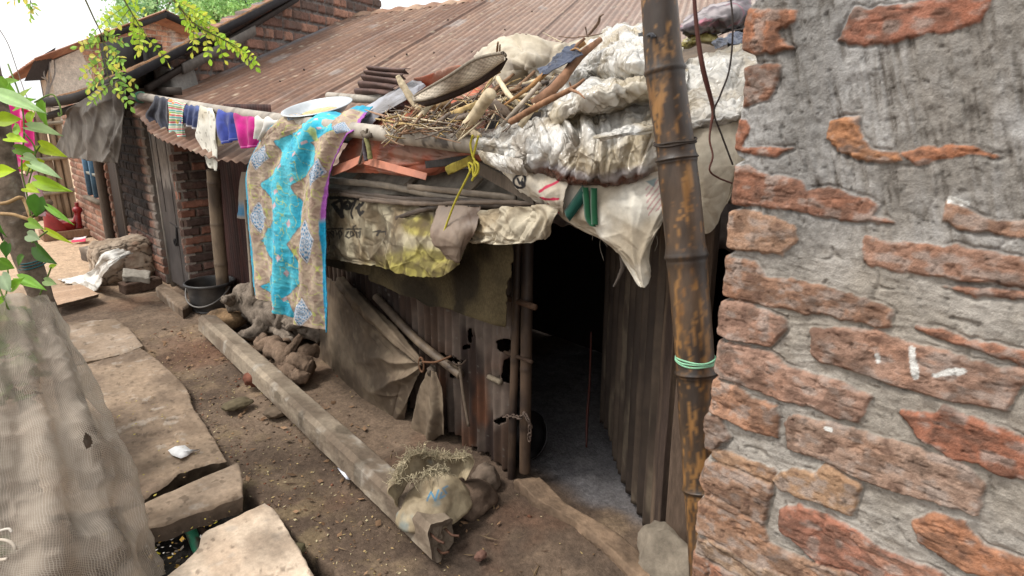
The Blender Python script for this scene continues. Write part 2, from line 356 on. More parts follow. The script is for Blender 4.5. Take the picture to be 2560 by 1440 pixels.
# ================================================================ NEIGHBOUR WALL (right, close)
Zs = lambda pts, ox, oy: [(ox+a/2, oy+b/2) for a, b in pts]
A_, B_ = (1640, 0), (1640, 720)
NBK = [  # traced brick outlines: (polygon in photo pixels, colour, height mm)
 (Zs([(400, 45), (600, 48), (715, 42), (705, 110), (620, 160), (640, 215), (690, 240), (500, 275), (400, 255)], *A_), (196, 112, 66), 17),
 (Zs([(1000, 40), (1250, 20), (1500, -25), (1690, -30), (1630, 120), (1480, 165), (1200, 205), (1040, 230), (915, 200), (960, 120)], *A_), (176, 96, 70), 13),
 (Zs([(400, 330), (540, 325), (620, 335), (600, 420), (560, 500), (400, 535)], *A_), (150, 96, 74), 12),
 (Zs([(360, 590), (430, 600), (470, 640), (440, 730), (680, 740), (600, 782), (360, 755)], *A_), (178, 96, 60), 13),
 (Zs([(880, 610), (950, 588), (1010, 590), (1040, 680), (1080, 740), (1200, 770), (1230, 800), (1050, 815), (930, 770), (862, 690)], *A_), (206, 126, 62), 14),
 (Zs([(1240, 770), (1350, 740), (1580, 730), (1740, 790), (1560, 770), (1370, 800), (1300, 825)], *A_), (192, 112, 66), 9),
 (Zs([(350, 828), (470, 830), (520, 860), (640, 885), (720, 900), (760, 945), (860, 930), (960, 970), (1060, 985), (1130, 1025), (1095, 1075), (1190, 1115), (1000, 1105), (700, 1055), (350, 1020)], *A_), (158, 98, 76), 14),
 (Zs([(320, 1060), (480, 1045), (560, 1070), (700, 1120), (715, 1200), (640, 1278), (500, 1262), (320, 1232)], *A_), (182, 134, 108), 17),
 (Zs([(1450, 1000), (1560, 1050), (1700, 1110), (1900, 1090), (1900, 1195), (1640, 1160), (1425, 1110)], *A_), (180, 128, 104), 15),
 (Zs([(1050, 1185), (1200, 1200), (1560, 1240), (1900, 1300), (1900, 1450), (1500, 1400), (1200, 1360), (1030, 1315)], *A_), (172, 118, 98), 12),
 (Zs([(310, 1268), (420, 1290), (500, 1310), (560, 1390), (700, 1400), (900, 1440), (1180, 1550), (1172, 1630), (900, 1580), (500, 1510), (310, 1470)], *A_), (166, 116, 92), 13),
 (Zs([(1420, 1430), (1700, 1440), (1900, 1470), (1900, 1500), (1600, 1480)], *A_), (170, 110, 88), 8),
 (Zs([(290, 60), (460, 80), (560, 120), (640, 165), (640, 200), (570, 282), (430, 260), (290, 228)], *B_), (176, 128, 112), 15),
 (Zs([(280, 268), (420, 290), (600, 340), (640, 390), (740, 425), (900, 470), (1062, 545), (1010, 655), (860, 610), (700, 560), (560, 522), (280, 425)], *B_), (186, 136, 120), 15),
 (Zs([(790, 215), (900, 200), (1050, 215), (1300, 280), (1500, 340), (1700, 400), (1840, 420), (1830, 470), (1740, 592), (1550, 562), (1400, 530), (1200, 475), (1000, 410), (830, 350), (780, 320)], *B_), (180, 132, 116), 13),
 (Zs([(1310, 200), (1420, 210), (1560, 270), (1700, 290), (1900, 330), (1900, 380), (1700, 330), (1500, 272)], *B_), (186, 112, 82), 10),
 (Zs([(250, 455), (400, 490), (480, 560), (600, 590), (600, 735), (480, 702), (250, 600)], *B_), (192, 130, 98), 15),
 (Zs([(1245, 625), (1400, 640), (1450, 595), (1600, 660), (1900, 800), (1900, 965), (1700, 900), (1500, 835), (1345, 745)], *B_), (182, 96, 62), 16),
 (Zs([(660, 690), (700, 640), (900, 690), (1250, 790), (1560, 895), (1625, 980), (1592, 1112), (1400, 1060), (1200, 1000), (1000, 932), (820, 850), (680, 795)], *B_), (176, 138, 124), 13),
 (Zs([(210, 650), (320, 645), (362, 740), (300, 795), (210, 775)], *B_), (142, 112, 100), 18),
 (Zs([(270, 800), (380, 830), (450, 870), (590, 915), (572, 972), (450, 920), (330, 872)], *B_), (190, 142, 108), 12),
 (Zs([(210, 860), (400, 912), (480, 950), (572, 992), (532, 1162), (340, 1082), (200, 985)], *B_), (170, 124, 100), 16),
 (Zs([(600, 955), (690, 910), (800, 940), (850, 890), (1010, 990), (972, 1122), (880, 1080), (800, 1052), (640, 1000)], *B_), (186, 138, 100), 14),
 (Zs([(1305, 1170), (1400, 1130), (1540, 1170), (1620, 1290), (1900, 1400), (1900, 1480), (1560, 1400), (1330, 1260)], *B_), (196, 124, 84), 15),
 (Zs([(640, 1110), (720, 1088), (960, 1190), (1100, 1300), (1420, 1430), (1500, 1520), (1000, 1480), (760, 1310), (635, 1200)], *B_), (184, 106, 82), 16),
 (Zs([(190, 1065), (300, 1045), (420, 1120), (525, 1190), (560, 1280), (760, 1370), (1000, 1440), (900, 1540), (560, 1440), (400, 1330), (190, 1190)], *B_), (178, 130, 104), 15),
 (Zs([(160, 1225), (300, 1275), (420, 1340), (660, 1450), (640, 1560), (400, 1480), (160, 1400)], *B_), (176, 140, 114), 15),
 (Zs([(1010, 1240), (1130, 1330), (1400, 1420), (1420, 1440), (1180, 1400)], *B_), (188, 120, 96), 10),
]
EDGE = [(1885, -120), (1885, 0), (1868, 20), (1857, 60), (1855, 125), (1878, 138), (1886, 158), (1858, 168), (1855, 262), (1846, 275), (1833, 370), (1838, 388), (1860, 400), (1832, 413), (1827, 510), (1849, 519), (1820, 530), (1815, 615), (1834, 627), (1814, 640), (1803, 735), (1819, 745), (1800, 755), (1792, 830), (1811, 841), (1795, 850), (1785, 925), (1799, 935), (1780, 950), (1772, 1020), (1762, 1032), (1760, 1110), (1780, 1125), (1765, 1145), (1747, 1200), (1764, 1225), (1745, 1255), (1738, 1320), (1742, 1335), (1732, 1420), (1728, 1460)]
XW = 1.25
def near_wall():
    root = thing('brick_wall', (XW+.12, .3, 0), 'tall rough brick wall smeared with grey mortar rising close at the right', 'wall')
    ed = np.array([X(u, v, XW) for u, v in EDGE]); ez, ey = ed[::-1, 2], ed[::-1, 1]
    zz = np.concatenate([np.linspace(0, .6, 60), np.linspace(.604, 2.0, 620), np.linspace(2.01, 2.3, 16)])
    Y0 = .7; yy = np.concatenate([np.linspace(Y0, Y0-.06, 36), np.linspace(Y0-.0625, .03, 262), np.linspace(.02, -1.2, 240)])
    b, s = np.meshgrid(zz, yy, indexing='ij')
    ye = np.interp(b, ez, ey)+.003*fbm(P2(b, s*0), 60, 3, 1)
    y = s+(ye-Y0)*sst(.07, 0, Y0-s)
    P = np.stack([y, b, np.zeros_like(y)], -1)
    # mortar bed: trowel-smeared streaks, running down steeply above and along the courses below
    upper = sst(1.42, 1.58, b+.06*fbm(P, 4, 3, 60))
    q1 = P@np.array([[.96, .30, 0], [-.30, .96, 0], [0, 0, 1]]); st1 = ridge(q1, (85, 12, 1), 4, 61); q2 = P+.0; st2 = ridge(q2+.02*np.stack([fbm(P, 9, 2, 58), fbm(P, 9, 2, 59), 0*y], -1), (15, 62, 1), 4, 63)
    st = st1*upper+(st2*.45+.5*fbm(P, 26, 4, 57))*(1-upper)
    lump = fbm(P, 11, 4, 62)
    ht = .0048*st+.006*lump+.0032*fbm(P, 55, 4, 64)
    crk = sst(.72, .95, ridge(P, (16, 16, 1), 2, 66)); ht = ht-.005*crk*(1-upper*.4)
    tone = fbm(P, 6, 4, 65)
    col = mixc(C(150, 144, 136), C(182, 179, 175), sst(-.3, .4, tone+.35*st)); col = mixc(col, C(104, 97, 90), sst(.0, .45, -st)*.8); col = mixc(col, C(88, 80, 72), sst(.62, .85, ridge(q1, (60, 9, 1), 3, 68))*upper*.55)
    col = mixc(col, C(176, 166, 152), (1-upper)*.6); col = mixc(col, C(112, 106, 98), sst(.5, .0, b-.5*0-1.0)*0)
    darkleft = np.exp(-((y-.56)/.07)**2)*sst(1.3, 1.5, b); col = mixc(col, C(112, 108, 102), darkleft*.6)
    pw = P.copy(); jit = .0065*fbm(P, 26, 4, 70); jit2 = .004*fbm(P, 80, 3, 71)
    polys = [([tuple(X(u, v, XW)[1:]) for u, v in pp], cc, hh, k) for k, (pp, cc, hh) in enumerate(NBK)]
    # plain coursing where the photograph does not reach
    k = 100
    for r in range(26):
        z0 = r*.088+.01
        for q in range(-6, 4):
            a0 = q*.265+(r % 2)*.13+.02*math.sin(r*7.1+q*3.3)
            for_y = (a0, a0+.245)
            if z0 > .66 and for_y[1] > .08: continue
            if for_y[0] > .78: continue
            k += 1; polys.append(([(for_y[0], z0+.005), (for_y[1], z0), (for_y[1]-.004, z0+.07), (for_y[0], z0+.072)], [(176, 124, 100), (186, 112, 80), (160, 112, 92)][k % 3], 11+(k*7) % 6, k))
    for pp, cc, hh, k in polys:
        pa = np.array(pp); sel = (y > pa[:, 0].min()-.03) & (y < pa[:, 0].max()+.03) & (b > pa[:, 1].min()-.03) & (b < pa[:, 1].max()+.03)
        if not sel.any(): continue
        ys, bs = y[sel], b[sel]; Ps = P[sel]
        d = pdist(ys, bs, pa)+.0012+.006*sst(1.5, 1.25, bs)+jit[sel]*.8+jit2[sel]
        face = hh*(.00062+.0003*sst(1.55, 1.2, bs))*(.8+.4*fbm(Ps, (14, 30, 1), 3, 80+k))+.0022*fbm(Ps, 60, 4, 81+k)-.003*sst(.5, .9, ridge(Ps, (22, 60, 1), 3, 83+k))
        m = sst(-.002, .006, d)
        ht[sel] = ht[sel]*(1-m)+(face+ht[sel]*.3)*m-.0045*np.exp(-((d+.0025)/.0028)**2)*sst(-.25, .35, fbm(Ps, 9, 3, 82+k))
        c0 = C(*cc); c0 = (c0*.66+c0.mean()*.32)*np.array((1.05, 1.08, .93)); n1 = fbm(Ps, (9, 17, 1), 4, 84+k); n2 = fbm(Ps, (40, 60, 1), 4, 85+k)
        c0 = c0*.8+C(170, 130, 112)*.2; c = mixc(c0, c0*np.array((1.05, .96, .9)), sst(0, .5, n1)); c = mixc(c, C(172, 158, 148), sst(0, .5, n2-n1*.4)*.7); c = mixc(c, C(92, 74, 64), sst(.05, .3, fbm(Ps, (26, 40, 1), 5, 86+k))*.5)
        c = mixc(c, C(112, 86, 74), sst(.15, .55, -n2+.2*n1)*.65)
        cm = sst(-.001, .0022, d); col[sel] = mixc(col[sel], c, cm)
        dk = np.exp(-((d+.0022)/.0026)**2)*.4; col[sel] = mixc(col[sel], C(98, 88, 80), dk*sst(0, .5, fbm(Ps, 16, 2, 90)))
    # dabs of white paint
    def dab(lines, wd):
        for ln in lines:
            q = np.array([X(u, v, XW)[1:] for u, v in ln]); d = wd-ldist(y, b, q)+.003*fbm(P, 60, 3, 95)+.002*fbm(P, (160, 40, 1), 2, 96); mm = sst(-.0006, .0009, d); col[:] = mixc(col, C(236, 234, 228), mm)
    dab([[(2283, 868), (2284, 900), (2294, 938)]], .0062); dab([[(2342, 936), (2370, 928), (2408, 924)]], .005); dab([[(2197, 886), (2199, 902)]], .003); dab([[(2376, 498), (2418, 508)]], .0055); dab([[(2072, 1066), (2084, 1072)]], .004)
    ht = ht-.012*sst(.014, 0, Y0-s)**2
    W = np.stack([XW-ht, y, b], -1)
    col = col*(1+.16*fbm(P, 150, 3, 97)+.10*fbm(P, 45, 3, 98))[..., None]; pit = sst(.42, .6, fbm(P, 95, 3, 99)); ht = ht-.0016*pit; col = mixc(col, col*.55, pit*.7); W = np.stack([XW-ht, y, b], -1)
    mb = MB(); mb.grid(W, col*.70)
    e = W[:, 0]; mb.grid(np.stack([e+np.array((dx, -.004*k_, 0)) for k_, dx in enumerate((0, .02, .12, .25))], 1), np.stack([col[:, 0]*.8]*4, 1))
    t_ = W[-1]; mb.grid(np.stack([t_, t_+NB(.25, 0, 0)]), np.stack([col[-1]*.8]*2)); l_ = W[:, -1]; mb.grid(np.stack([l_, l_+NB(.25, 0, 0)]), np.stack([col[:, -1]*.8]*2))
    mb.add([(XW+.25, .68, 0), (XW+.25, -1.2, 0), (XW+.25, -1.2, 2.3), (XW+.25, .68, 2.3)], [(0, 1, 2, 3)], C(120, 110, 100)*.7)
    M = mat('near_brick', rough=.95, ns=160, na=.2, bs=300, bump=1., bd=.003, ns2=30, na2=.16, spec=.12)
    mb.build('brick_face', M, root)
near_wall()
# ================================================================ HOUSES BEYOND
gd_ = NB(.857, .515, 0); gn_ = NB(.515, -.857, 0)     # direction and camera-side normal of the far gables
M_conc = mat('weathered_concrete', rough=.93, ns=40, na=.22, bs=110, bump=.5, bd=.004, spec=.15)
M_wood = mat('weathered_wood', rough=.85, ns=18, na=.3, bs=40, bump=.5, bd=.004, stretch=(6, 6, 1.2), spec=.2)
M_paint = mat('grimy_paint', rough=.7, ns=12, na=.25, bs=80, bump=.2, bd=.002, spec=.3)
M_rust = mat('rusted_tin', rough=.72, ns=22, na=.22, bs=90, bump=.2, bd=.002, spec=.3, rv=.12)
M_black = mat('soot_black_board', rough=.8, ns=20, na=.3, bs=60, bump=.3, spec=.2)
def yy_at(u, v): return X(u, v, XH)[1]
def board(mb, p, q, wdir, wd, th, c):
    """plank from p to q, width vector direction wdir"""
    p, q = np.array(p), np.array(q); ax = (q-p)/2; wdir = np.array(wdir, float); wdir = wdir/np.linalg.norm(wdir); t = np.cross(ax, wdir); t /= np.linalg.norm(t)
    mb.box((p+q)/2, ax, wdir*wd/2, t*th/2, c)
# --- middle house : soot-blackened brick, gable above the tin roof
y_end = 6.22; yd0, yd1 = yy_at(455, 563), yy_at(408, 563); ys0 = yy_at(397, 563); yw1 = yy_at(322, 563); yp1 = yy_at(296, 563)
H2 = thing('sooty_brick_house', (2.6, 7.6, 0), 'low brick house with soot black wall and grey double doors beside the shack', 'house')
def soot(a, b, c, h, P):
    y = ys0+a; k = sst(.30, .5, b-.05*a+.22*fbm(P, 3, 4, 40))*sst(-.06, .16, a-.14+.1*fbm(P, 4, 3, 41))
    c = mixc(c, mixc(C(36, 33, 32)*.4, C(58, 54, 52)*.6, sst(.3, .9, c.mean(-1)/.25)), k*(.94+.06*fbm(P, 8, 3, 42))); c = mixc(c, C(146, 138, 128), sst(.22, .02, a+.06*fbm(P, 7, 3, 43))*.85*sst(.1, .5, b)); return c*.72, h
brick_panel('front_wall', (XH, ys0, 0), (0, 1, 0), yw1-ys0, 2.0, .0075, H2, seed=3, post=soot, N=NB(-1, 0, 0), mortar=C(132, 124, 116), depth=.018)
def pil(a, b, c, h, P): return c*.74, h
brick_panel('end_wall', (XH+.005, y_end, 0), (1, 0, 0), .285, 1.75, .005, H2, seed=8, post=pil, N=NB(0, -1, 0), depth=.024, course=.082, pal=[C(140, 92, 72), C(124, 88, 74), C(176, 106, 72), C(112, 84, 72), C(150, 104, 84)], mortar=C(120, 108, 98), thick=.1)
brick_panel('jamb_wall', (XH-.004, y_end-.012, 0), (0, 1, 0), yd0-y_end+.012, 1.75, .006, H2, seed=9, post=lambda a, b, c, h, P: (mixc(c, C(186, 172, 160), .25)*.9, h), N=NB(-1, 0, 0), depth=.02, course=.082, pal=[C(190, 118, 80), C(160, 112, 92), C(176, 140, 120)], thick=.08)
dr = MB(); cdoor = C(96, 88, 84)*.7
def doorcol(V): return cdoor
n_, m_ = 40, 120; a, b = uvgrid(n_, m_)
def leaf(name, y0, y1, x, parent):
    yv = y0+(y1-y0)*a; zv = .05+1.75*b; Pn = P2(yv*1., zv)
    c = mixc(C(92, 84, 80)*.62, C(70, 62, 58)*.6, sst(-.3, .3, fbm(Pn, (9, 2, 1), 4, 44))); pe = sst(-.02, .05, zv-1.0+.13*fbm(Pn, (22, 5, 1), 4, 45)); c = mixc(c, C(168, 160, 152)*.75, pe*(.55+.4*fbm(Pn, (30, 6, 1), 3, 46)))
    mb = MB(); P = np.stack([np.full_like(yv, x)-.004*fbm(Pn, (6, 1, 1), 3, 47), yv, zv], -1); mb.grid(P, c); return mb.build(name, M_paint, parent, thick=.03)
ym = yy_at(440, 563)
d1 = leaf('door', ym+.012, yd1, XH+.02, H2); d2 = leaf('door', yd0, ym-.012, XH+.02, H2)
bm_ = MB(); zb = X(432, 565, XH)[2]
bm_.tube([(XH+.012, ym+.2, zb+.02), (XH+.012, ym-.04, zb)], .011, C(60, 54, 50)*.6, 8); bm_.tube([(XH+.01, ym+.02, zb), (XH+.0, ym+.02, zb-.1), (XH+.005, ym+.03, zb-.17)], .012, C(40, 36, 34)*.6, 8)
th_ = np.linspace(0, 6.28, 14); bm_.tube([(XH-.005, ym+.085+.025*math.cos(t), zb-.15+.03*math.sin(t)) for t in th_], .007, C(40, 36, 34)*.6, 6, 40)
bm_.build('bolt', M_paint, d1)
fr = MB(); fr.box((XH+.022, yd1+.02, .9), (.022, 0, 0), (0, .02, 0), (0, 0, .9), C(150, 142, 132)*.6); fr.box((XH+.03, (yd0+yd1)/2, 1.82), (.05, 0, 0), (0, .5, 0), (0, 0, .03), C(90, 80, 72)*.5); fr.build('door_frame', M_paint, H2)
d3 = MB(); d3.box((XH+.03, (yw1+yp1)/2+.05, .85), (.02, 0, 0), (0, (yp1-yw1)/2+.05, 0), (0, 0, .85), C(78, 68, 62)*.55); d3.box((XH+.0, yw1+.04, .85), (.03, 0, 0), (0, .035, 0), (0, 0, .86), C(92, 82, 74)*.55); d3.build('side_door', M_wood, H2)
# gable
GP = NB(1.6, 6.27, 0)-gn_*.06
def gp(u, v, off=0.): return PL(u, v, GP+gn_*off, gn_)
a0 = gp(418, 180); gl = 4.2; g0 = NB(a0[0], a0[1], 1.0)
vtop = lambda: None
tp = [(gp(u, v)) for u, v in [(418, 165), (440, 140), (470, 118), (560, 66), (690, 4), (760, -28), (900, -90)]]
ta = [np.dot(p-g0, gd_) for p in tp]; tz = [p[2]-1.0 for p in tp]
def gpost(a, b, c, h, P):
    c = mixc(c, C(96, 84, 76), sst(-.1, .5, fbm(P, 3, 3, 51))*.5); c = mixc(c, C(88, 80, 74), sst(.6, .2, a)*.5); return c*.85, h
brick_panel('gable_wall', g0, gd_, gl, 3., .011, H2, seed=14, depth=.03, top=lambda a: np.maximum(.3, np.interp(a, ta, tz)+.02*np.sign(np.sin(a*25))), post=gpost, N=gn_, course=.125, Lb=.36, joint=.03, pal=[C(178, 118, 90), C(190, 128, 94), C(150, 104, 84), C(128, 98, 84)], mortar=C(120, 114, 110), thick=.2)
cb, cf = ibox(gp(440, 200, .05)+NB(0, 0, -.05), (.3, .2, .3), math.radians(31), .02, 8, .15, 4); MBc = MB(); MBc.add(cb, cf, C(140, 136, 130)*.7); MBc.build('lintel_block', M_conc, H2)
# dark wall between the gable foot and the sooty wall, set back under the eave
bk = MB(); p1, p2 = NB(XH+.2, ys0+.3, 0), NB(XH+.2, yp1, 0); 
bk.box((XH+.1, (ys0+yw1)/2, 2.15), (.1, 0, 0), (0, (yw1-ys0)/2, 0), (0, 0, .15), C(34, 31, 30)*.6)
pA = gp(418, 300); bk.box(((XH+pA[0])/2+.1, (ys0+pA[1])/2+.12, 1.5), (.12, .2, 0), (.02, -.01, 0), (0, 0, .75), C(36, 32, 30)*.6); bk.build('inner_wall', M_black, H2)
# roof 2 : verge over the gable, black edge board, eave sagging away over the lane
v0 = gp(760, -36, .22); vA = gp(312, 187, .22); vB = X(104, 259, 1.25)
far0 = PL(760, -46, vA-gn_*1.6, gn_); farA = PL(250, 205, vA-gn_*1.6, gn_); farm = PL(490, 90, vA-gn_*1.6, gn_)
mid = v0*.5+vA*.5
Pr = surf([[v0, mid, vA], [v0*.5+far0*.5, (mid+farm)/2, vA*.5+farA*.5], [far0, farm, farA]], 40, 60)
Pr[..., 2] += .012*fbm(Pr, 14, 4, 55)
rc = mixc(C(150, 112, 78), C(96, 76, 60), sst(-.3, .3, fbm(Pr, 16, 4, 56)))
mr = MB(); mr.grid(Pr, rc*.8)
def strip(mb, A, B, drop, c, n=30, j=.01, out=(0, 0, 0)):
    t = np.linspace(0, 1, n)[:, None]; L_ = A*(1-t)+B*t; L_ = L_+j*np.stack([fbm(L_, 6, 3, 57), fbm(L_, 6, 3, 58), fbm(L_, 6, 3, 59)], 1)
    mb.grid(np.stack([L_, L_+np.array(out)-NB(0, 0, drop)], 1), c)
mr.build('roof', M_dirt, H2, thick=.03)
fb = MB(); board(fb, v0-NB(0, 0, .03), vA-NB(0, 0, .03), (0, 0, 1), .07, .03, C(52, 50, 52)*.6); board(fb, vA-NB(0, 0, .1)+gd_*.25-gn_*.05, v0-NB(0, 0, .13)-gn_*.1, (0, 0, 1), .05, .05, C(70, 60, 54)*.5)
fb.tube([vA+NB(0, 0, -.02), (vA+vB)/2+NB(0, 0, -.05), vB], .045, C(46, 40, 38)*.5, 8); fb.tube([vA+NB(.1, .3, -.12), vB+NB(.02, .2, -.14)], .035, C(50, 42, 38)*.5, 8)
q = vA+gd_*.55-gn_*.02+NB(0, 0, .05); board(fb, q+gd_*.1+NB(0, 0, .02), q+gd_*1.15+NB(0, 0, .43), (0, 0, 1), .09, .03, C(140, 132, 124)*.5)
fb.build('eave_board', M_black, H2)
er = MB(); E1 = surf([[vA, (vA+vB)/2+NB(0, 0, -.02), vB], [vA+NB(.45, .3, .16), (vA+vB)/2+NB(.5, .2, .14), vB+NB(.55, .2, .16)]], 14, 50); E1[..., 2] += .025*fbm(E1, 9, 4, 60)
er.grid(E1, mixc(C(150, 108, 74), C(92, 74, 58), sst(-.3, .3, fbm(E1, 13, 4, 61)))*.8); er.build('eave_thatch', M_dirt, H2, thick=.04)
# --- farthest house : brick gable, low tin roof, blue window on the lane
H3 = thing('orange_brick_house', (3.2, 11.5, 0), 'farthest orange brick house with patchy plaster corner, rusty roof edge and blue window', 'house')
yf0, yf1 = yp1+.12, yy_at(198, 520)
wy0, wy1 = yy_at(250, 450), yy_at(221, 450); wz0, wz1 = X(236, 490, XH)[2], X(232, 400, XH)[2]
def lanewall(a, b, c, h, P):
    k = sst(-.1, .5, fbm(P, 2.2, 4, 66)); c = mixc(c, C(150, 112, 92), .35); c = mixc(c, C(96, 80, 70), k*.4); y = yf0+a; ins = (y > wy0) & (y < wy1) & (b > wz0) & (b < wz1+.2); h = np.where(ins, -.08, h); return c*.82, h
brick_panel('front_wall', (XH, yf0, 0), (0, 1, 0), yf1-yf0, 1.7, .012, H3, seed=21, post=lanewall, N=NB(-1, 0, 0), mortar=C(158, 146, 132))
wn = MB(); wc = C(96, 132, 158)*.75
for k in range(3): wn.box((XH-.0, wy0+(wy1-wy0)*k/2, (wz0+wz1)/2+.08), (.03, 0, 0), (0, .03, 0), (0, 0, (wz1-wz0)/2+.08), wc*.7)
wn.box((XH, (wy0+wy1)/2, wz0+.28), (.02, 0, 0), (0, (wy1-wy0)/2, 0), (0, 0, .015), C(150, 150, 140)*.6)
wo = wn.build('window_frame', M_paint, H3); 
pn = MB(); pn.box((XH+.04, (wy0+wy1)/2, (wz0+wz1)/2+.08), (.01, 0, 0), (0, (wy1-wy0)/2, 0), (0, 0, (wz1-wz0)/2+.08), C(120, 152, 172)*.6); pn.build('shutter', M_paint, wo)
sl = MB(); sl.box((XH-.03, (wy0+wy1)/2, wz0-.03), (.05, 0, 0), (0, (wy1-wy0)/2+.06, 0), (0, 0, .02), C(130, 118, 104)*.6); sl.build('sill', M_conc, wo)
sp = MB(); sp.tube([(XH-.06, yf0+.1, 0), (XH-.05, yf0+.1, 1.5)], .05, C(110, 96, 84)*.5, 10); sp.build('drain_post', M_wood, H3)
T3 = 11.2; g3 = D(300, 150, T3); 
def gp3(u, v, off=0.): return PL(u, v, g3+gn_*off, gn_)
b0 = gp3(135, 240); o3 = NB(b0[0], b0[1], 1.2); tp = [gp3(u, v) for u, v in [(135, 150), (192, 125), (347, 70), (412, 42), (440, 52), (520, 88), (640, 140)]]
ta3 = [np.dot(p-o3, gd_) for p in tp]; tz3 = [p[2]-1.2 for p in tp]
def g3post(a, b, c, h, P):
    pl = sst(.02, .06, .75+.25*fbm(P, 2.2, 4, 70)-a-.15*(b-.9)); c = mixc(c, C(206, 198, 186), pl*.9); h = np.where(pl > .5, .02+.004*fbm(P, 8, 3, 71), h); pa = np.exp(-((a-2.62)/.09)**2)*sst(.7, .9, b/1.7); c = mixc(c, C(198, 190, 182), pa*.8); return c, h
brick_panel('gable_wall', o3, gd_, ta3[-1]-.02, 3., .016, H3, seed=31, depth=.02, top=lambda a: np.maximum(.3, np.interp(a, ta3, tz3)), post=g3post, N=gn_, pal=[C(214, 142, 98), C(222, 156, 112), C(200, 128, 88), C(216, 170, 136)], mortar=C(198, 182, 164))
apx = gp3(414, 26, .35); e1 = gp3(88, 148, .35); e2 = gp3(620, 122, .35)
rf = MB()
for A0, B0, cc in ((apx, e1, C(186, 132, 104)), (apx, e2, C(70, 62, 60))):
    t = np.linspace(0, 1, 80)[:, None]; L0 = A0*(1-t)+B0*t; bk_ = L0+NB(-.515, .857, -.45)*.9; Pq = np.stack([L0, (L0+bk_)/2, bk_], 1); Pq = cr(np.swapaxes(Pq, 0, 1), 90); cg = .012*np.sin(np.linspace(0, 3, 90)/.076*6.28/1.6)[:, None]; Pq[..., 2] += cg; rf.grid(Pq, mixc(C(186, 140, 116), C(150, 100, 78), sst(-.3, .3, fbm(Pq, 3, 3, 75)))*.8)
rf.build('roof', M_rust, H3, thick=.02)
vg = MB(); board(vg, apx-NB(0, 0, .07), e2-NB(0, 0, .07), (0, 0, 1), .12, .03, C(52, 48, 48)*.6); vg.build('verge_board', M_black, H3); vg = MB(); board(vg, apx-NB(0, 0, .07), apx*.45+e1*.55-NB(0, 0, .07), (0, 0, 1), .09, .03, C(52, 48, 48)*.6)
vg.build('verge_board', M_black, H3); vg = MB()
ed1 = gp3(60, 203, .3); t = np.linspace(0, 1, 30)[:, None]; L0 = e1*(1-t)+ed1*t; L1 = gp3(140, 118, .1)*(1-t)+gp3(112, 200, .1)*t; vg.grid(np.stack([L0, L1], 1), C(74, 66, 64)*.6); vg.build('eave_underside', M_black, H3)
for k in range(4): vg = MB(); vg.tube([gp3(100+k*12, 150, .1), gp3(95+k*14, 185, .14), gp3(118+k*2, 205+k*6, .12), gp3(112+k*3, 250, .08)], .012, C(176, 168, 160)*.7, 6); vg.build('cable', M_paint, H3)
# ================================================================ TIN ROOF of the house behind the shack
EL = math.radians(16.5)
B0 = NB(1.6, 6.27, 1.67); cd = NB(math.cos(EL)*.857, math.cos(EL)*.515, math.sin(EL)); wd = NB(.515, -.857, 0); rn = np.cross(wd, cd); rn = rn if rn[2] > 0 else -rn
def RF(u, v, off=0.): return PL(u, v, B0+rn*off, rn)
def RW(u, v): p = RF(u, v)-B0; return np.array((p@wd, p@cd))
HT = thing('tin_roofed_house', (2.6, 4.5, 0), 'house under the wide rusty corrugated tin roof behind the junk pile', 'house')
eave = np.array([RW(*q) for q in [(345, 275), (336, 290), (372, 322), (371, 334), (402, 356), (520, 402), (640, 416), (800, 470)]]); eave = eave[np.argsort(eave[:, 0])]
cR = np.array([RW(u, v) for u, v in [(890, 40), (1185, 2)]])
print('roof eave', eave, 'ridge', cR)
crf = lambda w: cR[0, 1]+(w-cR[0, 0])*(cR[1, 1]-cR[0, 1])/(cR[1, 0]-cR[0, 0])
s1 = RW(900, 192)[0]; s2 = RW(1360, 80)[0]
n, m = 820, 90
wv = np.linspace(0, 7.2, n)[:, None]; tt = np.linspace(0, 1, m)[None, :]
c0 = np.interp(wv, eave[:, 0], eave[:, 1]); c0 = np.where(wv > eave[-1, 0], eave[-1, 1]-(wv-eave[-1, 0])*.2, c0)+.012*fbm(P2(wv, wv*0), 13, 3, 1)
c0 = np.where((wv > .02) & (wv < .4), c0+.02*fbm(P2(wv, wv*0), 40, 2, 2), c0)
cv = c0+(crf(wv)-c0)*tt; wv = wv+0*cv
lap = np.where(wv < s1, .010, 0)+np.where(wv < s2, .010, 0)
hh = .0082*np.sin(wv/.076*2*math.pi)+lap+.02*fbm(P2(wv, cv), .7, 3, 3)+.002*fbm(P2(wv, cv), 6, 3, 4)
hh = hh+.05*np.exp(-((wv-.15)/.22)**2)*np.exp(-((cv-.0)/.35)**2)
PR = B0+wv[..., None]*wd+cv[..., None]*cd+hh[..., None]*rn
Pq = np.stack([wv, cv, 0*wv], -1)
k1 = fbm(Pq, (2.2, .7, 1), 4, 5); k2 = fbm(Pq, (22, .8, 1), 4, 6)
rc = mixc(C(140, 106, 86), C(166, 134, 112), sst(-.25, .35, k1)); rc = mixc(rc, C(112, 78, 60), sst(.05, .5, k2)*.45); rc = mixc(rc, C(196, 178, 166), sst(1.2, 3.4, wv)*.45+sst(.2, .5, fbm(Pq, (14, .6, 1), 3, 7))*.3)
rc = mixc(rc, C(112, 70, 46), sst(1.1, .2, wv)*.35*sst(-.4, .3, k1))
rc = mixc(rc, C(136, 138, 142), np.exp(-((wv-.05)/.05)**2)*sst(-.1, .35, fbm(Pq, (4, 1.4, 1), 4, 8)+.12)*.95)
rc = mixc(rc, C(84, 60, 50), np.exp(-((wv-s1)/.008)**2)*.8+np.exp(-((wv-s2)/.008)**2)*.8)
rc = mixc(rc, C(120, 86, 72), sst(.25, -.25, np.sin(wv/.076*2*math.pi))*.35)
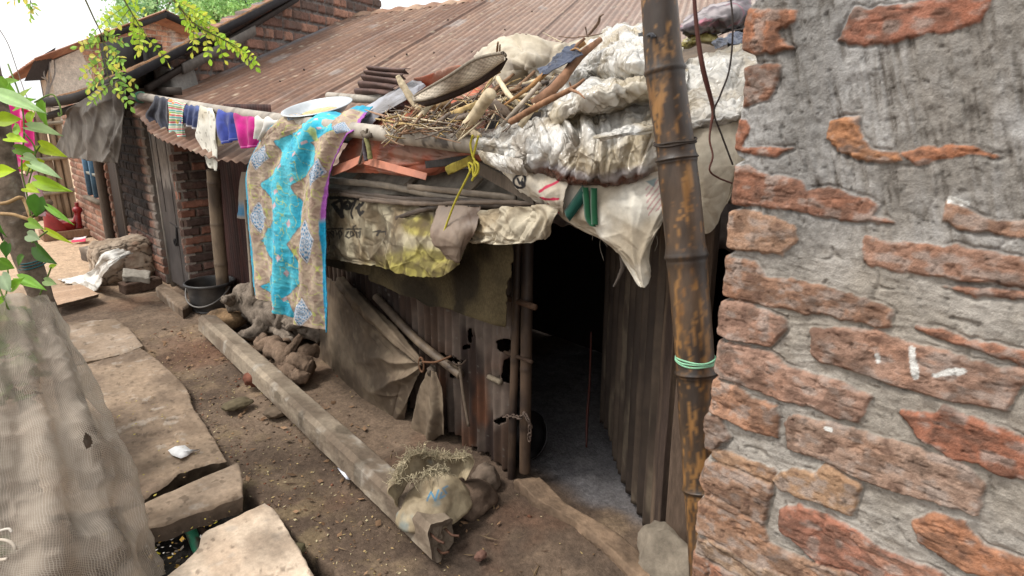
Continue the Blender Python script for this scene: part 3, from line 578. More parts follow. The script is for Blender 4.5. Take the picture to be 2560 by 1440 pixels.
rc = mixc(rc, C(214, 196, 170), sst(.82, .9, vn(Pq*np.array((70, 46, 1)), 9)+.2*fbm(Pq, 3, 2, 10))*.7)
dent = sst(.5, .62, fbm(Pq, (3., 1.2, 1), 3, 11)); rc = mixc(rc, C(192, 190, 186), dent*.4)
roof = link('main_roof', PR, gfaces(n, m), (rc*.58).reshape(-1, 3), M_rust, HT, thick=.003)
rd = MB(); 
t = np.linspace(0, 1, 140)[:, None]; wq = -.12+t*4.2; q = np.array([-.22, -.12, -.02, .06])
Pg_ = np.stack([B0+wq*wd+(crf(wq)+s_)*cd+rn*(.035+.05*(s_ > -.03)*(1)*(s_+.12)-.02*(s_ < -.2)+.012*np.sin(wq*31)) for s_ in q], 1); Pg_[:, -1, 2] -= .08
rd.grid(cr(np.swapaxes(Pg_, 0, 1), 12), mixc(C(176, 146, 122), C(140, 104, 84), sst(-.3, .3, fbm(np.swapaxes(cr(np.swapaxes(Pg_, 0, 1), 12), 0, 1), 4, 3, 12))).swapaxes(0, 1)*.8)
rd.build('ridge_cap', M_rust, HT, thick=.004)
# a far slope and walls close the house
bkw = MB(); r0 = B0+wd*-.1+cd*crf(-.1); r1 = B0+wd*7.2+cd*crf(7.2); dn = NB(.857, .515, -.3)*3.2; bkw.add([r0, r1, r1+dn, r0+dn], [(0, 1, 2, 3)], C(140, 104, 84)*.7); bkw.build('rear_roof', M_rust, HT)
for u, v in [(888, 133), (937, 143), (1017, 137), (1085, 133), (1180, 131), (960, 60), (1010, 52), (1120, 50), (760, 175), (700, 205), (1262, 75), (1330, 30)]:
    q = RF(u, v, .016); nb = MB(); nb.tube([q, q+rn*.014], [.012, .006], C(80, 62, 54)*.7, 7, 3); nb.build('roof_nail', M_paint, HT)
# dark red corrugated panel, bamboo post beside the pillar
xs = lambda y: 1.90+(y-2.02)*.066
def corrwall(name, y0, y1, z0, z1, parent, col, keep=None, pitch=.066, amp=.010, x_of=xs, res=(6, 60), extra=None, seed=0):
    n = int(abs(y1-y0)/pitch*res[0]*2); yv = np.linspace(y0, y1, n)[:, None]; zv = np.linspace(z0, z1, res[1])[None, :]; yv = yv+0*zv; zv = zv+0*yv
    P = np.stack([x_of(yv)+amp*np.sin(yv/pitch*2*math.pi)+.006*fbm(np.stack([yv, zv, 0*zv], -1), 3, 3, seed), yv, zv], -1)
    if extra is not None: P[..., 0] += extra(yv, zv)
    c = col(P, yv, zv); kp = None
    if keep is not None: ok = keep(P); kp = ok[:-1, :-1] & ok[1:, 1:] & ok[1:, :-1] & ok[:-1, 1:]
    return link(name, P, gfaces(n, zv.shape[1], kp), c.reshape(-1, 3), M_rust, parent, thick=.003)
def darkred(P, y, z): return mixc(C(92, 60, 54), C(70, 48, 44), sst(-.3, .3, fbm(P, (1, 14, 1.2), 4, 15)))*.62
corrwall('side_panel', 4.72, 6.2, 0, 1.72, HT, darkred, x_of=lambda y: 2.06+0*y, pitch=.05, amp=.006, seed=3)
M_bamboo = mat('dry_bamboo', rough=.55, ns=30, na=.25, bs=60, bump=.25, bd=.002, stretch=(1, 1, .25), spec=.35)
def bamboo(name, pts, r, nodes, colf, parent=None, ns=20, n=None, flare=.06, mt=None, bend=True, lab=None):
    """culm with swollen nodes; nodes = fractions along its length"""
    L_ = sum(np.linalg.norm(np.array(b)-np.array(a)) for a, b in zip(pts[:-1], pts[1:])); n = n or int(L_/.006)
    n = max(20, min(n, 420)); V, Q = tube(pts, r, ns, n); s = np.linspace(0, 1, n); f = np.zeros(n)
    rr = np.linalg.norm(V-Q[:, None], axis=-1).mean()
    for k in nodes: d = (s-k)*L_; f += flare*np.exp(-(d/(rr*.42))**2)+flare*.55*np.exp(-(d/(rr*.06+.0015))**2)-flare*.5*np.exp(-((d-rr*.16)/(rr*.07+.001))**2)
    V = Q[:, None]+(V-Q[:, None])*(1+f)[:, None, None]*(1+.02*fbm(V, 3/rr*.3, 2, 4))[..., None]
    c = colf(V, s[:, None]+0*V[..., 0], nodes); F = tubefaces(n, ns)
    return link(name, V, F, c.reshape(-1, 3), mt or M_bamboo, parent)
def bcol(base, dark, seed=0, k=1., nd=.5):
    def f(V, s, nodes):
        c = mixc(base, dark, sst(-.15, .4, fbm(V, (9, 9, 5), 4, seed))); 
        for q in nodes: c = mixc(c, np.array(dark)*.8, np.exp(-((s-q)/.012)**2)*nd)
        return c*k
    return f
pb = [X(533, 425, 1.9), X(543, 560, 1.9), X(556, 716, 1.9)]; pb[2][2] = 0
bamboo('post', pb, .052, (.12, .5, .74), bcol(C(150, 130, 108), C(104, 88, 74), 2, .62), HT)
thin = [Y(614, 500, 4.75), Y(622, 600, 4.75), Y(632, 740, 4.7)]; bamboo('prop_pole', thin, .014, (.3, .7), bcol(C(150, 136, 118), C(110, 96, 84), 3, .7), HT)
# ================================================================ SHACK
def LZ(x, y): return 1.52+.03*(y-1.9)+.3*(x-1.62)
LN = NB(-.3, -.03, 1)
def L(u, v, lift=0.): return PL(u, v, (1.62, 1.9, 1.52+lift), LN)
SH = thing('shack', (2.4, 2.8, 0), 'dark tin shack with patched rusty walls and black open doorway under a junk covered roof', 'shack')
yj = X(1282, 1000, 1.9)[1]; print('jamb y', yj)
HOL = [[(1242, 852), (1262, 846), (1280, 850), (1276, 870), (1262, 880), (1248, 876)], [(1262, 905), (1284, 885), (1284, 960), (1258, 955), (1252, 940)], [(1156, 866), (1172, 860), (1174, 868), (1162, 874)],
       [(1100, 884), (1128, 891), (1156, 905), (1154, 911), (1120, 898)], [(1182, 1128), (1226, 1134), (1226, 1160), (1180, 1146)], [(1176, 818), (1181, 832), (1176, 856), (1173, 850), (1172, 830)], [(1236, 1050), (1262, 1040), (1264, 1050), (1246, 1060)], [(1130, 930), (1142, 936), (1136, 946), (1128, 940)]]
def keepw(P):
    u, v = proj(P); u = u+5*fbm(P, 30, 3, 20); v = v+5*fbm(P, 30, 3, 21); ok = np.ones(u.shape, bool)
    for h in HOL: ok &= pdist(u, v, h) < 0
    ok &= P[..., 2] > .03+.05*np.clip(fbm(P, 12, 3, 22), -.5, 1); return ok
def wallcol(P, y, z):
    c = mixc(C(92, 70, 56), C(58, 44, 38), sst(-.3, .3, fbm(P, (1, 9, 1.4), 4, 16))); c = mixc(c, C(134, 118, 106), sst(.0, .35, fbm(P, (1, 6, 2.2), 4, 17)+.3*np.exp(-((z-.72)/.22)**2)*np.exp(-((y-2.35)/.3)**2))*.75)
    c = mixc(c, C(112, 68, 42), sst(-.05, .35, fbm(P, (1, 7, 3), 4, 18))*.65*sst(.75, .3, z)); c = mixc(c, C(150, 146, 138), sst(.82, .9, vn(P*55, 19))*.4)
    return c*.56
ext = lambda y, z: np.where((y < 2.4) & (z > .5), -.02*np.clip(fbm(np.stack([0*y, y, z], -1), 7, 3, 24), 0, 1), 0)-(.0075*np.sin(y/.066*6.283))*sst(2.5, 2.25, y)*.65
corrwall('front_wall', yj, 5.0, .0, 1.32, SH, wallcol, keep=keepw, amp=.0155, res=(7, 260), extra=ext, seed=5)
# closing walls and rafters, all in the dark
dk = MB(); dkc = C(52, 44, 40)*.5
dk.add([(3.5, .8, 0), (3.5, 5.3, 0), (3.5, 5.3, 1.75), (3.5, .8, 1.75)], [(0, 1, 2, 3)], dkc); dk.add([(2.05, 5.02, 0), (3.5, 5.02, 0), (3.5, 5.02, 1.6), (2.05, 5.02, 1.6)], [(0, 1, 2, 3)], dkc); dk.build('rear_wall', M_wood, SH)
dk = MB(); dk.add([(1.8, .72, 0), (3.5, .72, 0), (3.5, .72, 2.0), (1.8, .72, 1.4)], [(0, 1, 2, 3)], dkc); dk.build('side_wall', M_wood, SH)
rl = MB(); yv, xv = np.meshgrid(np.linspace(.75, 5.1, 160), np.linspace(1.73, 3.6, 90), indexing='ij'); Pl = np.stack([xv, yv, LZ(xv, yv)-.05+.01*fbm(P2(xv, yv), 3, 3, 1)], -1); pq_, pr_ = L(868, 306)[:2], L(1505, 88)[:2]; ok = ((pr_[0]-pq_[0])*(Pl[..., 1]-pq_[1])-(pr_[1]-pq_[1])*(Pl[..., 0]-pq_[0])) < .0; rl.grid(Pl, mixc(C(120, 104, 88), C(84, 72, 62), sst(-.3, .3, fbm(Pl, 5, 4, 2)))*.6, ok[:-1, :-1] & ok[1:, 1:]); rl.build('roof_sheet', M_wood, SH, thick=.01)
# door jamb : two bound bamboo poles, cross stub
jc = bcol(C(96, 76, 60), C(56, 44, 38), 5, .62)
def jp(u0, v0, u1, v1, x, r, nd): 
    a_, b_ = X(u0, v0, x), X(u1, v1, x); a_ = a_+(a_-b_)*.35; bamboo('door_post', [a_, (a_+b_)/2, b_], r, nd, jc, SH, ns=14)
jp(1293, 680, 1278, 1205, 1.885, .019, (.3, .55, .8)); jp(1318, 680, 1312, 1180, 1.9, .026, (.35, .6, .82))
for a__ in (([X(1268, 745, 1.9), X(1338, 768, 1.86)], .014, C(110, 84, 66)*.6, 8), ([X(1262, 880, 1.9), X(1330, 905, 1.86)], .009, C(90, 70, 56)*.5, 8), ([X(1222, 942, 1.9), X(1252, 956, 1.88)], .014, C(150, 136, 116)*.6, 6)): st = MB(); st.tube(*a__); st.build('cross_stub', M_wood, SH)
# loose corrugated leaf on the right of the doorway, with its plank edge
lf0, lf1 = X(1650, 1412, 1.93), NB(2.5, 2.0, 0); lu = (lf1-lf0); lu[2] = 0; LL = np.linalg.norm(lu); lu /= LL; ln_ = np.cross(lu, (0, 0, 1)); ln_ = ln_ if np.dot(ln_, ORG-lf0) > 0 else -ln_
a, b = np.meshgrid(np.linspace(.1, LL, 150), np.linspace(.03, 1.5, 70), indexing='ij'); Pc = lf0+a[..., None]*lu+b[..., None]*NB(0, 0, 1)+(.014*np.sin(a/.082*6.283)+.004*fbm(P2(a, b), 5, 3, 2))[..., None]*ln_
b2 = P2(a, b); cl = mixc(C(120, 102, 86), C(84, 70, 60), sst(-.3, .3, fbm(b2, (11, 1.6, 1), 4, 26))); cl = mixc(cl, C(168, 150, 126), sst(.25, .5, fbm(b2, (26, 4, 1), 4, 27))*.55)
ok = b > .04+.09*sst(.5, .9, a/LL)*(1+fbm(b2, 9, 3, 28)); kp = ok[:-1, :-1] & ok[1:, 1:]
lf = link('door', Pc, gfaces(150, 70, kp), (cl*.36).reshape(-1, 3), M_rust, SH, thick=.003)
pk = MB(); V, F = ibox(lf0+lu*.05+NB(0, 0, .76), (.11, .03, 1.5), math.atan2(lu[1], lu[0]), .006, 14, .3, 3); pk.add(V, F, mixc(C(112, 94, 78), C(76, 62, 54), sst(-.3, .3, fbm(V, (20, 20, 2), 3, 29)))*.7); pk.build('stile', M_wood, lf)
pk = MB(); V, F = ibox(X(1722, 1180, 1.9)+NB(0, .02, .1), (.04, .1, 1.7), 0, .006, 12, .3, 5); pk.add(V, F, C(110, 92, 78)*.6); V, F = ibox((1.98, .82, .75), (.05, .22, 1.5), .1, .006, 12, .3, 6); pk.add(V, F, mixc(C(96, 78, 62), C(60, 50, 42), sst(-.3, .3, fbm(V, (3, 24, 1.5), 3, 30)))*.55); pk.build('plank', M_wood, SH)
# mud sill across the doorway
def coons(sides, n, m):
    """sides = bottom, right, top, left polylines (all running the same way round from corner 0): b 0->1, r 1->2, t 3->2, l 0->3"""
    b, r, t, l = sides; B, T_ = cr(b, m) if len(b) > 2 else np.linspace(b[0], b[1], m), cr(t, m) if len(t) > 2 else np.linspace(t[0], t[1], m)
    R_, L_ = cr(r, n) if len(r) > 2 else np.linspace(r[0], r[1], n), cr(l, n) if len(l) > 2 else np.linspace(l[0], l[1], n)
    s = np.linspace(0, 1, n)[:, None, None]; q = np.linspace(0, 1, m)[None, :, None]
    return (1-s)*B[None]+s*T_[None]+(1-q)*L_[:, None]+q*R_[:, None]-((1-s)*(1-q)*B[0]+(1-s)*q*B[-1]+s*(1-q)*T_[0]+s*q*T_[-1])
def slab(mb, sides, th, n, m, col, rough=.006, edge=.012, seed=0, chip=.014, side_c=None):
    P = coons([np.array(s, float) for s in sides], n, m); a, b = uvgrid(n, m)
    ring = lambda Q: np.concatenate([Q[0, :], Q[1:, -1], Q[-1, -2::-1], Q[-2:0:-1, 0]])
    cen = P.mean((0, 1)); e = np.minimum(np.minimum(a*n, (1-a)*n), np.minimum(b*m, (1-b)*m))
    P = P.copy(); w_ = np.exp(-e/2.)[..., None]
    P[..., :2] += w_*chip*.6*np.stack([fbm(P, 14, 4, seed), fbm(P, 14, 4, seed+1)], -1)*1.2
    P[..., 2] += rough*fbm(P, 5, 4, seed+2)+rough*.4*fbm(P, 28, 3, seed+3)-edge*np.exp(-e/.7)*(1+.8*fbm(P, 18, 3, seed+4))
    c = col(P) if callable(col) else np.tile(col, P.shape[:2]+(1,)); mb.grid(P, c)
    R0 = ring(P); rc_ = ring(c); k = 7; rows = []
    for i in range(k):
        f = i/(k-1); Q = R0.copy(); Q[:, 2] -= th*f; Q[:, :2] += (Q[:, :2]-cen[:2])*0+chip*.5*np.stack([fbm(Q, 16, 4, seed+6), fbm(Q, 16, 4, seed+7)], -1)*(f > 0)-(Q[:, :2]-cen[:2])/np.linalg.norm(Q[:, :2]-cen[:2], axis=1, keepdims=True)*.012*f; rows.append(Q)
    sc = np.array(side_c) if side_c is not None else None
    mb.grid(np.stack(rows), np.stack([rc_*.92 if sc is None else np.tile(sc, (len(rc_), 1))*(1+.25*fbm(rows[i], 20, 3, seed+8))[:, None] for i in range(k)]), wrap=True)
M_mud = mat('cracked_mud', rough=.97, ns=30, na=.25, bs=70, bump=.7, bd=.006, spec=.1)
def mudc(base, alt, seed):
    return lambda P: mixc(base, alt, sst(-.3, .35, fbm(P, 7, 4, seed)))*(1+.15*fbm(P, 40, 3, seed+1))[..., None]
sb = MB(); z1 = .075
slab(sb, [[Z(1283, 1196, z1), Z(1330, 1240, z1), Z(1420, 1290, z1), Z(1500, 1352, z1), Z(1600, 1440, z1)], [Z(1600, 1440, z1), Z(1690, 1440, z1)], [Z(1345, 1186, z1), Z(1430, 1262, z1), Z(1540, 1330, z1), Z(1620, 1390, z1), Z(1690, 1440, z1)], [Z(1283, 1196, z1), Z(1345, 1186, z1)]], .1, 40, 120, mudc(C(148, 124, 102)*.72, C(112, 94, 78)*.72, 33), .012, .03, 7, .018)
sb.build('sill', M_mud, SH)
# ================================================================ THINGS ON THE GROUND
def SLC(seed, a=C(172, 150, 126), b_=C(146, 124, 102)):
    def f(P):
        c = mixc(mixc(a, b_, sst(-.3, .35, fbm(P, (6, 3, 1), 4, seed))), C(186, 174, 160), sst(.25, .5, fbm(P, 16, 4, seed+1))*.5); c = mixc(c, C(104, 86, 70), sst(.0, .45, fbm(P, 3.5, 5, seed+5)+.0)*.55); c = mixc(c, C(84, 70, 58), sst(.38, .5, fbm(P, 30, 3, seed+6))*.5); return c*(1+.12*fbm(P, 60, 3, seed+2)[..., None])*.66
    return f
def mkslab(name, sides, z, th, n, m, col, label, cat, seed, **k):
    mb = MB(); slab(mb, [[Z(u, v, z) for u, v in s] for s in sides], th, n, m, col, seed=seed, **k); return tag(mb.build(name, M_conc), label, cat)
mkslab('paving_slab', [[(60, 935), (190, 908), (300, 880), (357, 860)], [(357, 860), (330, 825), (290, 794)], [(40, 830), (150, 808), (220, 800), (290, 794)], [(60, 935), (48, 880), (40, 830)]], .055, .055, 50, 80, SLC(100, C(168, 148, 128), C(146, 126, 106)), 'smaller square concrete slab of the path next beyond the long one', 'paving slab', 101)
mkslab('paving_slab', [[(110, 1285), (320, 1256), (402, 1216), (452, 1178), (512, 1160), (566, 1152)], [(566, 1152), (534, 1095), (486, 1018), (462, 962), (402, 905), (352, 868)], [(100, 930), (195, 912), (280, 886), (352, 868)], [(110, 1285), (90, 1100), (100, 930)]], .035, .07, 160, 160, SLC(104, C(164, 142, 120), C(132, 113, 96)), 'long worn dirt-stained slab of the path with white paper scrap on it', 'paving slab', 105, rough=.010, chip=.02, side_c=C(92, 78, 64)*.7)
mkslab('paving_slab', [[(336, 1326), (420, 1304), (520, 1268), (608, 1236)], [(608, 1236), (604, 1190), (597, 1152)], [(306, 1279), (400, 1238), (500, 1194), (597, 1152)], [(336, 1326), (320, 1300), (306, 1279)]], .095, .075, 60, 130, SLC(108, C(178, 156, 134), C(156, 136, 116)), 'narrow thick concrete plank laid across the open drain', 'paving slab', 109, side_c=C(112, 96, 82)*.75, chip=.01)
mkslab('paving_slab', [[(300, 1600), (600, 1640), (930, 1640)], [(930, 1640), (850, 1520), (788, 1438), (700, 1285), (662, 1254)], [(412, 1442), (470, 1396), (496, 1366), (508, 1330), (560, 1302), (614, 1276), (662, 1254)], [(300, 1600), (350, 1520), (412, 1442)]], .06, .07, 110, 150, SLC(112, C(226, 204, 180), C(206, 182, 158)), 'pale broken concrete slab at the near edge of the drain', 'paving slab', 113, chip=.012)
mb = MB(); slab(mb, [[Z(u, v, .10) for u, v in s] for s in [[(130, 765), (190, 750), (247, 734)], [(247, 734), (222, 720), (199, 709)], [(118, 722), (160, 715), (199, 709)], [(130, 765), (124, 744), (118, 722)]]], .03, 40, 50, lambda P: mixc(C(196, 166, 140), C(176, 146, 120), sst(-.3, .3, fbm(P, (3, 12, 1), 3, 121)))*.8, .002, .003, 120, .003, C(104, 88, 74)*.7)
tag(mb.build('plywood_board', M_wood), 'flat pinkish plywood board lying on the path beside the white sack', 'board')
# concrete post
pA, pB = Z(520, 808, .1), Z(1104, 1346, .07); ax = (pB-pA); Lp = np.linalg.norm(ax); ax /= Lp; sx = np.cross(ax, (0, 0, 1)); sx /= np.linalg.norm(sx); sz = np.cross(sx, ax)
n, ns = 200, 96; th = np.linspace(0, 2*math.pi, ns, endpoint=False)[None]; s = np.linspace(0, 1, n)[:, None]
f1 = np.abs(np.cos(th-.12)); f2 = np.abs(np.sin(th-.12)); f3 = np.maximum(np.abs(np.cos(th-.12-math.pi/4)), np.abs(np.sin(th-.12-math.pi/4))); R = np.minimum(.069/np.maximum(np.maximum(f1, f2), 1e-6), .081/f3)
Vp = pA+s[..., None]*Lp*ax+(R*np.cos(th))[..., None]*sx+(R*np.sin(th))[..., None]*sz
jag = .045*fbm(Vp, 14, 3, 130)*.6+.05*(np.cos(th)*.5-np.sin(th)*.3); Vp = Vp+(sst(.94, 1, s)*jag)[..., None]*ax+(.0035*fbm(Vp, 20, 4, 131))[..., None]*sz+(.0025*fbm(Vp, 50, 3, 132))[..., None]*sx
dir_ = Vp-(pA+s[..., None]*Lp*ax)
cp = mixc(C(152, 138, 120), C(112, 98, 84), sst(-.3, .3, fbm(Vp, (3, 3, 9), 4, 133))); cp = mixc(cp, C(170, 162, 150), sst(.2, .5, fbm(Vp, 9, 4, 134))*.6); cp = mixc(cp, C(84, 74, 62), sst(.55, .7, vn(Vp*9, 135))*.6)
mb = MB(); mb.grid(Vp, cp*.82, wrap=True)
rings = [Vp[-1]]
for f, dd in ((.8, -.012), (.5, -.03), (.2, -.02), (.0, -.028)): q = pB+ax*dd+(Vp[-1]-pB)*f; q = q+.02*fbm(q, 30, 3, 136)[:, None]*ax; rings.append(q)
mb.grid(np.stack(rings), C(112, 98, 84)*.8, wrap=True); c0_ = Vp[0]; mb.grid(np.stack([c0_, c0_*.5+pA*.5, np.tile(pA, (ns, 1))]), C(140, 126, 110)*.8, wrap=True)
post = tag(mb.build('concrete_post', M_conc, None, False), 'long octagonal grey concrete post lying on the ground along the shack', 'post')
for k, (dx, dz) in enumerate(((.04, .03), (-.03, .02), (.02, -.04))): q = pB+sx*dx+sz*dz; rb = MB(); rb.tube([q-ax*.02, q+ax*.03, q+ax*.055+NB(.01, -.01, .01*k)], .005, C(92, 62, 46)*.6, 6); rb.build('steel_bar', M_rust, post)
# driftwood
M_root = mat('dead_root', rough=.93, ns=26, na=.4, bs=50, bump=.9, bd=.01, stretch=(2, 2, 2), spec=.12)
def roots(name, limbs, label, seed, base=C(146, 132, 118), cat='driftwood'):
    mb = MB(); Mr = M_root
    for k, (pts, rad) in enumerate(limbs):
        V, Q = tube(pts, rad, 20, max(24, len(pts)*16)); V, Q = tube(Q+.045*np.stack([fbm(Q, 9, 2, seed+k+j) for j in (1, 2, 3)], 1), rad, 20, len(Q)); d = V-Q[:, None]; rr = np.linalg.norm(d, axis=-1)
        tq = np.linspace(0, 2*math.pi, 20, endpoint=False)[None]; sq = np.linspace(0, 1, len(V))[:, None]*len(pts); gr = ridge(np.stack([np.cos(tq+sq*.5)*2.1+0*sq, np.sin(tq+sq*.5)*2.1+0*sq, sq*.8+0*tq+k*5], -1), 1., 3, seed+k); V = Q[:, None]+d*(1+.3*fbm(V, .45/np.mean(rad), 3, seed+k)+.42*gr+.1*ridge(V, 40, 3, seed+k+20))[..., None]
        c = mixc(base, base*.55, sst(.1, -.3, gr)); c = mixc(c, base*.7, sst(-.2, .4, fbm(V, 18, 4, seed+k+5))*.6); c = mixc(c, base*1.25, sst(.2, .5, fbm(V, 11, 3, seed+k+8))*.5); mb.add(V, tubefaces(len(V), 20), c.reshape(-1, 3)*.72)
    return tag(mb.build(name, M_root), label, cat)
G_ = lambda u, v, z: Z(u, v, z)
roots('tree_stump', [([G_(575, 768, .22), G_(620, 752, .26), G_(668, 772, .24), G_(720, 806, .2)], [.04, .085, .1, .05]), ([G_(600, 740, .22), G_(640, 760, .2), G_(625, 800, .1)], [.04, .08, .07]), ([G_(668, 772, .24), G_(640, 830, .1), G_(600, 836, .04)], [.06, .05, .02]), ([G_(700, 790, .2), G_(750, 812, .2), G_(800, 842, .14)], [.06, .05, .03]), ([G_(640, 800, .12), G_(700, 830, .12), G_(745, 852, .1)], [.045, .05, .03]), ([G_(600, 744, .24), G_(575, 752, .3), G_(560, 750, .33)], [.05, .03, .016]), ([G_(720, 806, .2), G_(760, 800, .28), G_(790, 812, .3)], [.04, .025, .012])],
      'large gnarled grey tree stump piled by the shack wall behind the concrete post', 140)
roots('twisted_root', [([G_(655, 858, .1), G_(700, 880, .13), G_(745, 905, .12), G_(790, 930, .08)], [.045, .05, .06, .04]), ([G_(700, 900, .06), G_(720, 870, .2), G_(755, 838, .27)], [.035, .03, .016]), ([G_(690, 905, .05), G_(740, 940, .08), G_(770, 955, .04)], [.04, .04, .025]), ([G_(742, 905, .12), G_(768, 880, .16), G_(800, 880, .14)], [.04, .04, .03]), ([G_(665, 868, .08), G_(690, 846, .12), G_(735, 855, .1)], [.02, .02, .018])],
      'smaller tangled brown root lying in front of the big stump', 150, C(138, 116, 98))
mb = MB(); V, F = rock(G_(566, 800, .09), (.17, .14, .1), 160, 4, .35); mb.add(V, F, mixc(C(150, 122, 92), C(96, 80, 66), sst(-.2, .3, fbm(V, 8, 4, 161)))*.72); tag(mb.build('split_log', M_root), 'flat brown split log end beside the top of the concrete post', 'log')
# bucket
def lathe(prof, cen, ns=48): 
    th = np.linspace(0, 2*math.pi, ns, endpoint=False); p = np.array(prof); return np.stack([cen[0]+p[:, 0:1]*np.cos(th), cen[1]+p[:, 0:1]*np.sin(th), cen[2]+p[:, 1:2]+0*th], -1)
M_plast = mat('scuffed_plastic', rough=.5, ns=20, na=.25, bs=120, bump=.15, bd=.002, spec=.4)
bc = Z(533, 772, 0); bc[2] = .01
bk = thing('bucket', bc, 'wide black plastic tub with wire handle near the brick pillar', 'bucket')
pr = [(0, .005), (.15, 0), (.158, .01), (.165, .06), (.168, .065), (.185, .2), (.19, .22), (.206, .222), (.208, .238), (.196, .244), (.188, .235), (.18, .2), (.158, .03), (.0, .028)]
Vb = lathe(cr(np.array(pr), 60), bc); mb = MB(); mb.grid(Vb, mixc(C(58, 56, 56), C(92, 86, 80), sst(-.1, .4, fbm(Vb, 7, 4, 170)))*.55, wrap=True); mb.build('body', M_plast, bk)
hd = MB(); t = np.linspace(.1, math.pi-.1, 14); a_ = math.radians(-52); hx = NB(math.cos(a_), math.sin(a_), 0); hy = NB(-.78, -.62, 0)
hd.tube([bc+hx*.2*math.cos(q)+hy*.2*math.sin(q)*1.0+NB(0, 0, .225-.16*math.sin(q)) for q in t], .007, C(120, 114, 108)*.6, 8, 50); hd.build('handle', M_plast, bk)
# doorstep stone, mud platform, block, bricks
mb = MB(); slab(mb, [[Z(u, v, .09) for u, v in s] for s in [[(388, 716), (420, 744), (456, 772)], [(456, 772), (470, 762), (483, 752)], [(408, 706), (444, 728), (483, 752)], [(388, 716), (398, 711), (408, 706)]]], .09, 24, 60, SLC(175, C(150, 130, 110), C(120, 102, 86)), .008, .02, 174, .01); tag(mb.build('doorstep', M_conc), 'low worn stone doorstep in front of the grey double doors', 'doorstep')
pl_ = Z(250, 716, 0); pc = NB((pl_[0]+XH)/2, pl_[1]+.16, .2)
V, F = ibox(pc, (XH-pl_[0]+.02, .42, .42), 0, .022, 40, .45, 180, (.08, 0)); cr1 = np.minimum(np.abs(fbm(V, 4.2, 2, 181)), np.abs(fbm(V, 4.2, 2, 187))); crk = sst(.028, .0, cr1)
d = (V-pc); V = V-d*(crk*.05)[:, None]; cc = mixc(C(190, 172, 152), C(160, 140, 120), sst(-.3, .3, fbm(V, 5, 4, 182))); cc = mixc(cc, C(172, 100, 70), sst(.2, .5, fbm(V, 3.3, 3, 183))*sst(1.5, 1.7, V[:, 0])*.7); cc = mixc(cc, C(52, 44, 38), crk*.85)
mb = MB(); mb.add(V, F, cc*.75); tag(mb.build('mud_platform', M_mud), 'low cracked mud platform built against the sooty wall', 'platform')
top = Z(320, 628, .42)
rows = [[Z(336, 632, .43), Z(318, 626, .45), Z(292, 632, .44)], [Z(300, 646, .44), Z(280, 640, .46), Z(258, 642, .42)], [Z(268, 676, .33), Z(256, 664, .34), Z(240, 662, .3)], [Z(254, 712, .13), Z(238, 694, .13), Z(214, 684, .1)], [Z(236, 727, .03), Z(206, 706, .03), Z(176, 694, .03)], [Z(218, 722, .02), Z(170, 712, .025), Z(140, 700, .02)]]
M_sack = mat('woven_sack', rough=.7, ns=60, na=.14, bs=240, bump=.3, bd=.002, spec=.25)
tag(cloth('white_sack', rows, 90, 50, lambda P, a, b: mixc(C(222, 218, 210), C(160, 146, 130), sst(.05, .5, fbm(P, 8, 4, 191)))*.8, M_sack, thick=.006, disp=lambda P, a, b: creases(190, 40, .04, 1.2, .6, (.1, .4), (.01, .04))(P, a, b)+.02*fbm(P, 5, 3, 192), torn=.05), 'crumpled white woven sack draped over the end of the mud platform', 'sack')
q = Z(262, 632, .07); V, F = ibox(q, (.36, .34, .17), math.radians(20), .01, 12, .1, 195); mb = MB(); mb.add(V, F, mixc(C(150, 136, 122), C(110, 98, 88), sst(.02, -.05, V[:, 2]-.12))*.72); tag(mb.build('concrete_block', M_conc), 'square grey concrete block standing behind the mud platform', 'block')
q = Z(352, 712, .05); V, F = ibox(q, (.34, .16, .1), math.radians(8), .012, 12, .2, 196); mb = MB(); mb.add(V, F, C(104, 84, 72)*.62); tag(mb.build('fallen_brick', M_brick), 'dark old bricks lying at the foot of the mud platform', 'brick')
V, F = ibox(Z(342, 690, .14), (.22, .14, .06), math.radians(-20), .012, 10, .3, 197, (-.2, .3)); mb = MB(); mb.add(V, F, C(172, 164, 152)*.7); tag(mb.build('stone_chunk', M_conc), 'pale flat stone chunk resting on the dark bricks', 'stone')
# red toy potty on a tray, pink paper, clutter at the far end
M_red = mat('red_plastic', rough=.38, ns=12, na=.12, bs=40, bump=.05, spec=.45)
tc_ = Z(172, 592, 0); ty = thing('wooden_tray', tc_, 'shallow brown wooden tray under the red plastic toy', 'tray')
for nm, c0, sz_ in (('tray_side', (0, -.22, .07), (.86, .03, .14)), ('tray_side', (0, .22, .07), (.86, .03, .14)), ('tray_end', (-.42, 0, .07), (.03, .42, .14)), ('tray_end', (.42, 0, .07), (.03, .42, .14)), ('tray_bottom', (0, 0, .02), (.82, .42, .03))):
    V, F = ibox(np.array(c0)*np.array((.8, 1, 1))+tc_, np.array(sz_)*np.array((.8, 1, 1)), 0, .003, 4, .2, 3); mb = MB(); mb.add(V, F, C(150, 118, 94)*.7); mb.build(nm, M_wood, ty)
rc0 = tc_+NB(-.06, 0, .1); cred = C(170, 34, 38)*.5
rt = thing('toy_seat', rc0+NB(0, 0, -.03), 'bright red plastic animal shaped child seat standing on the tray', 'toy')
mb = MB(); prf = [(0, .0), (.2, 0), (.24, .06), (.25, .14), (.2, .17), (.14, .12), (0, .1)]; V = lathe(cr(np.array(prf), 30), rc0, 40); V[..., 1] = rc0[1]+(V[..., 1]-rc0[1])*.75; mb.grid(V, cred, wrap=True); mb.build('seat', M_red, rt)
mb = MB(); t = np.linspace(-1.9, 1.9, 40); hh_ = np.linspace(0, 1, 12); A2, B2 = np.meshgrid(t, hh_, indexing='ij'); hgt = .36*(np.cos(A2/1.9*math.pi/2)**.6)+.02
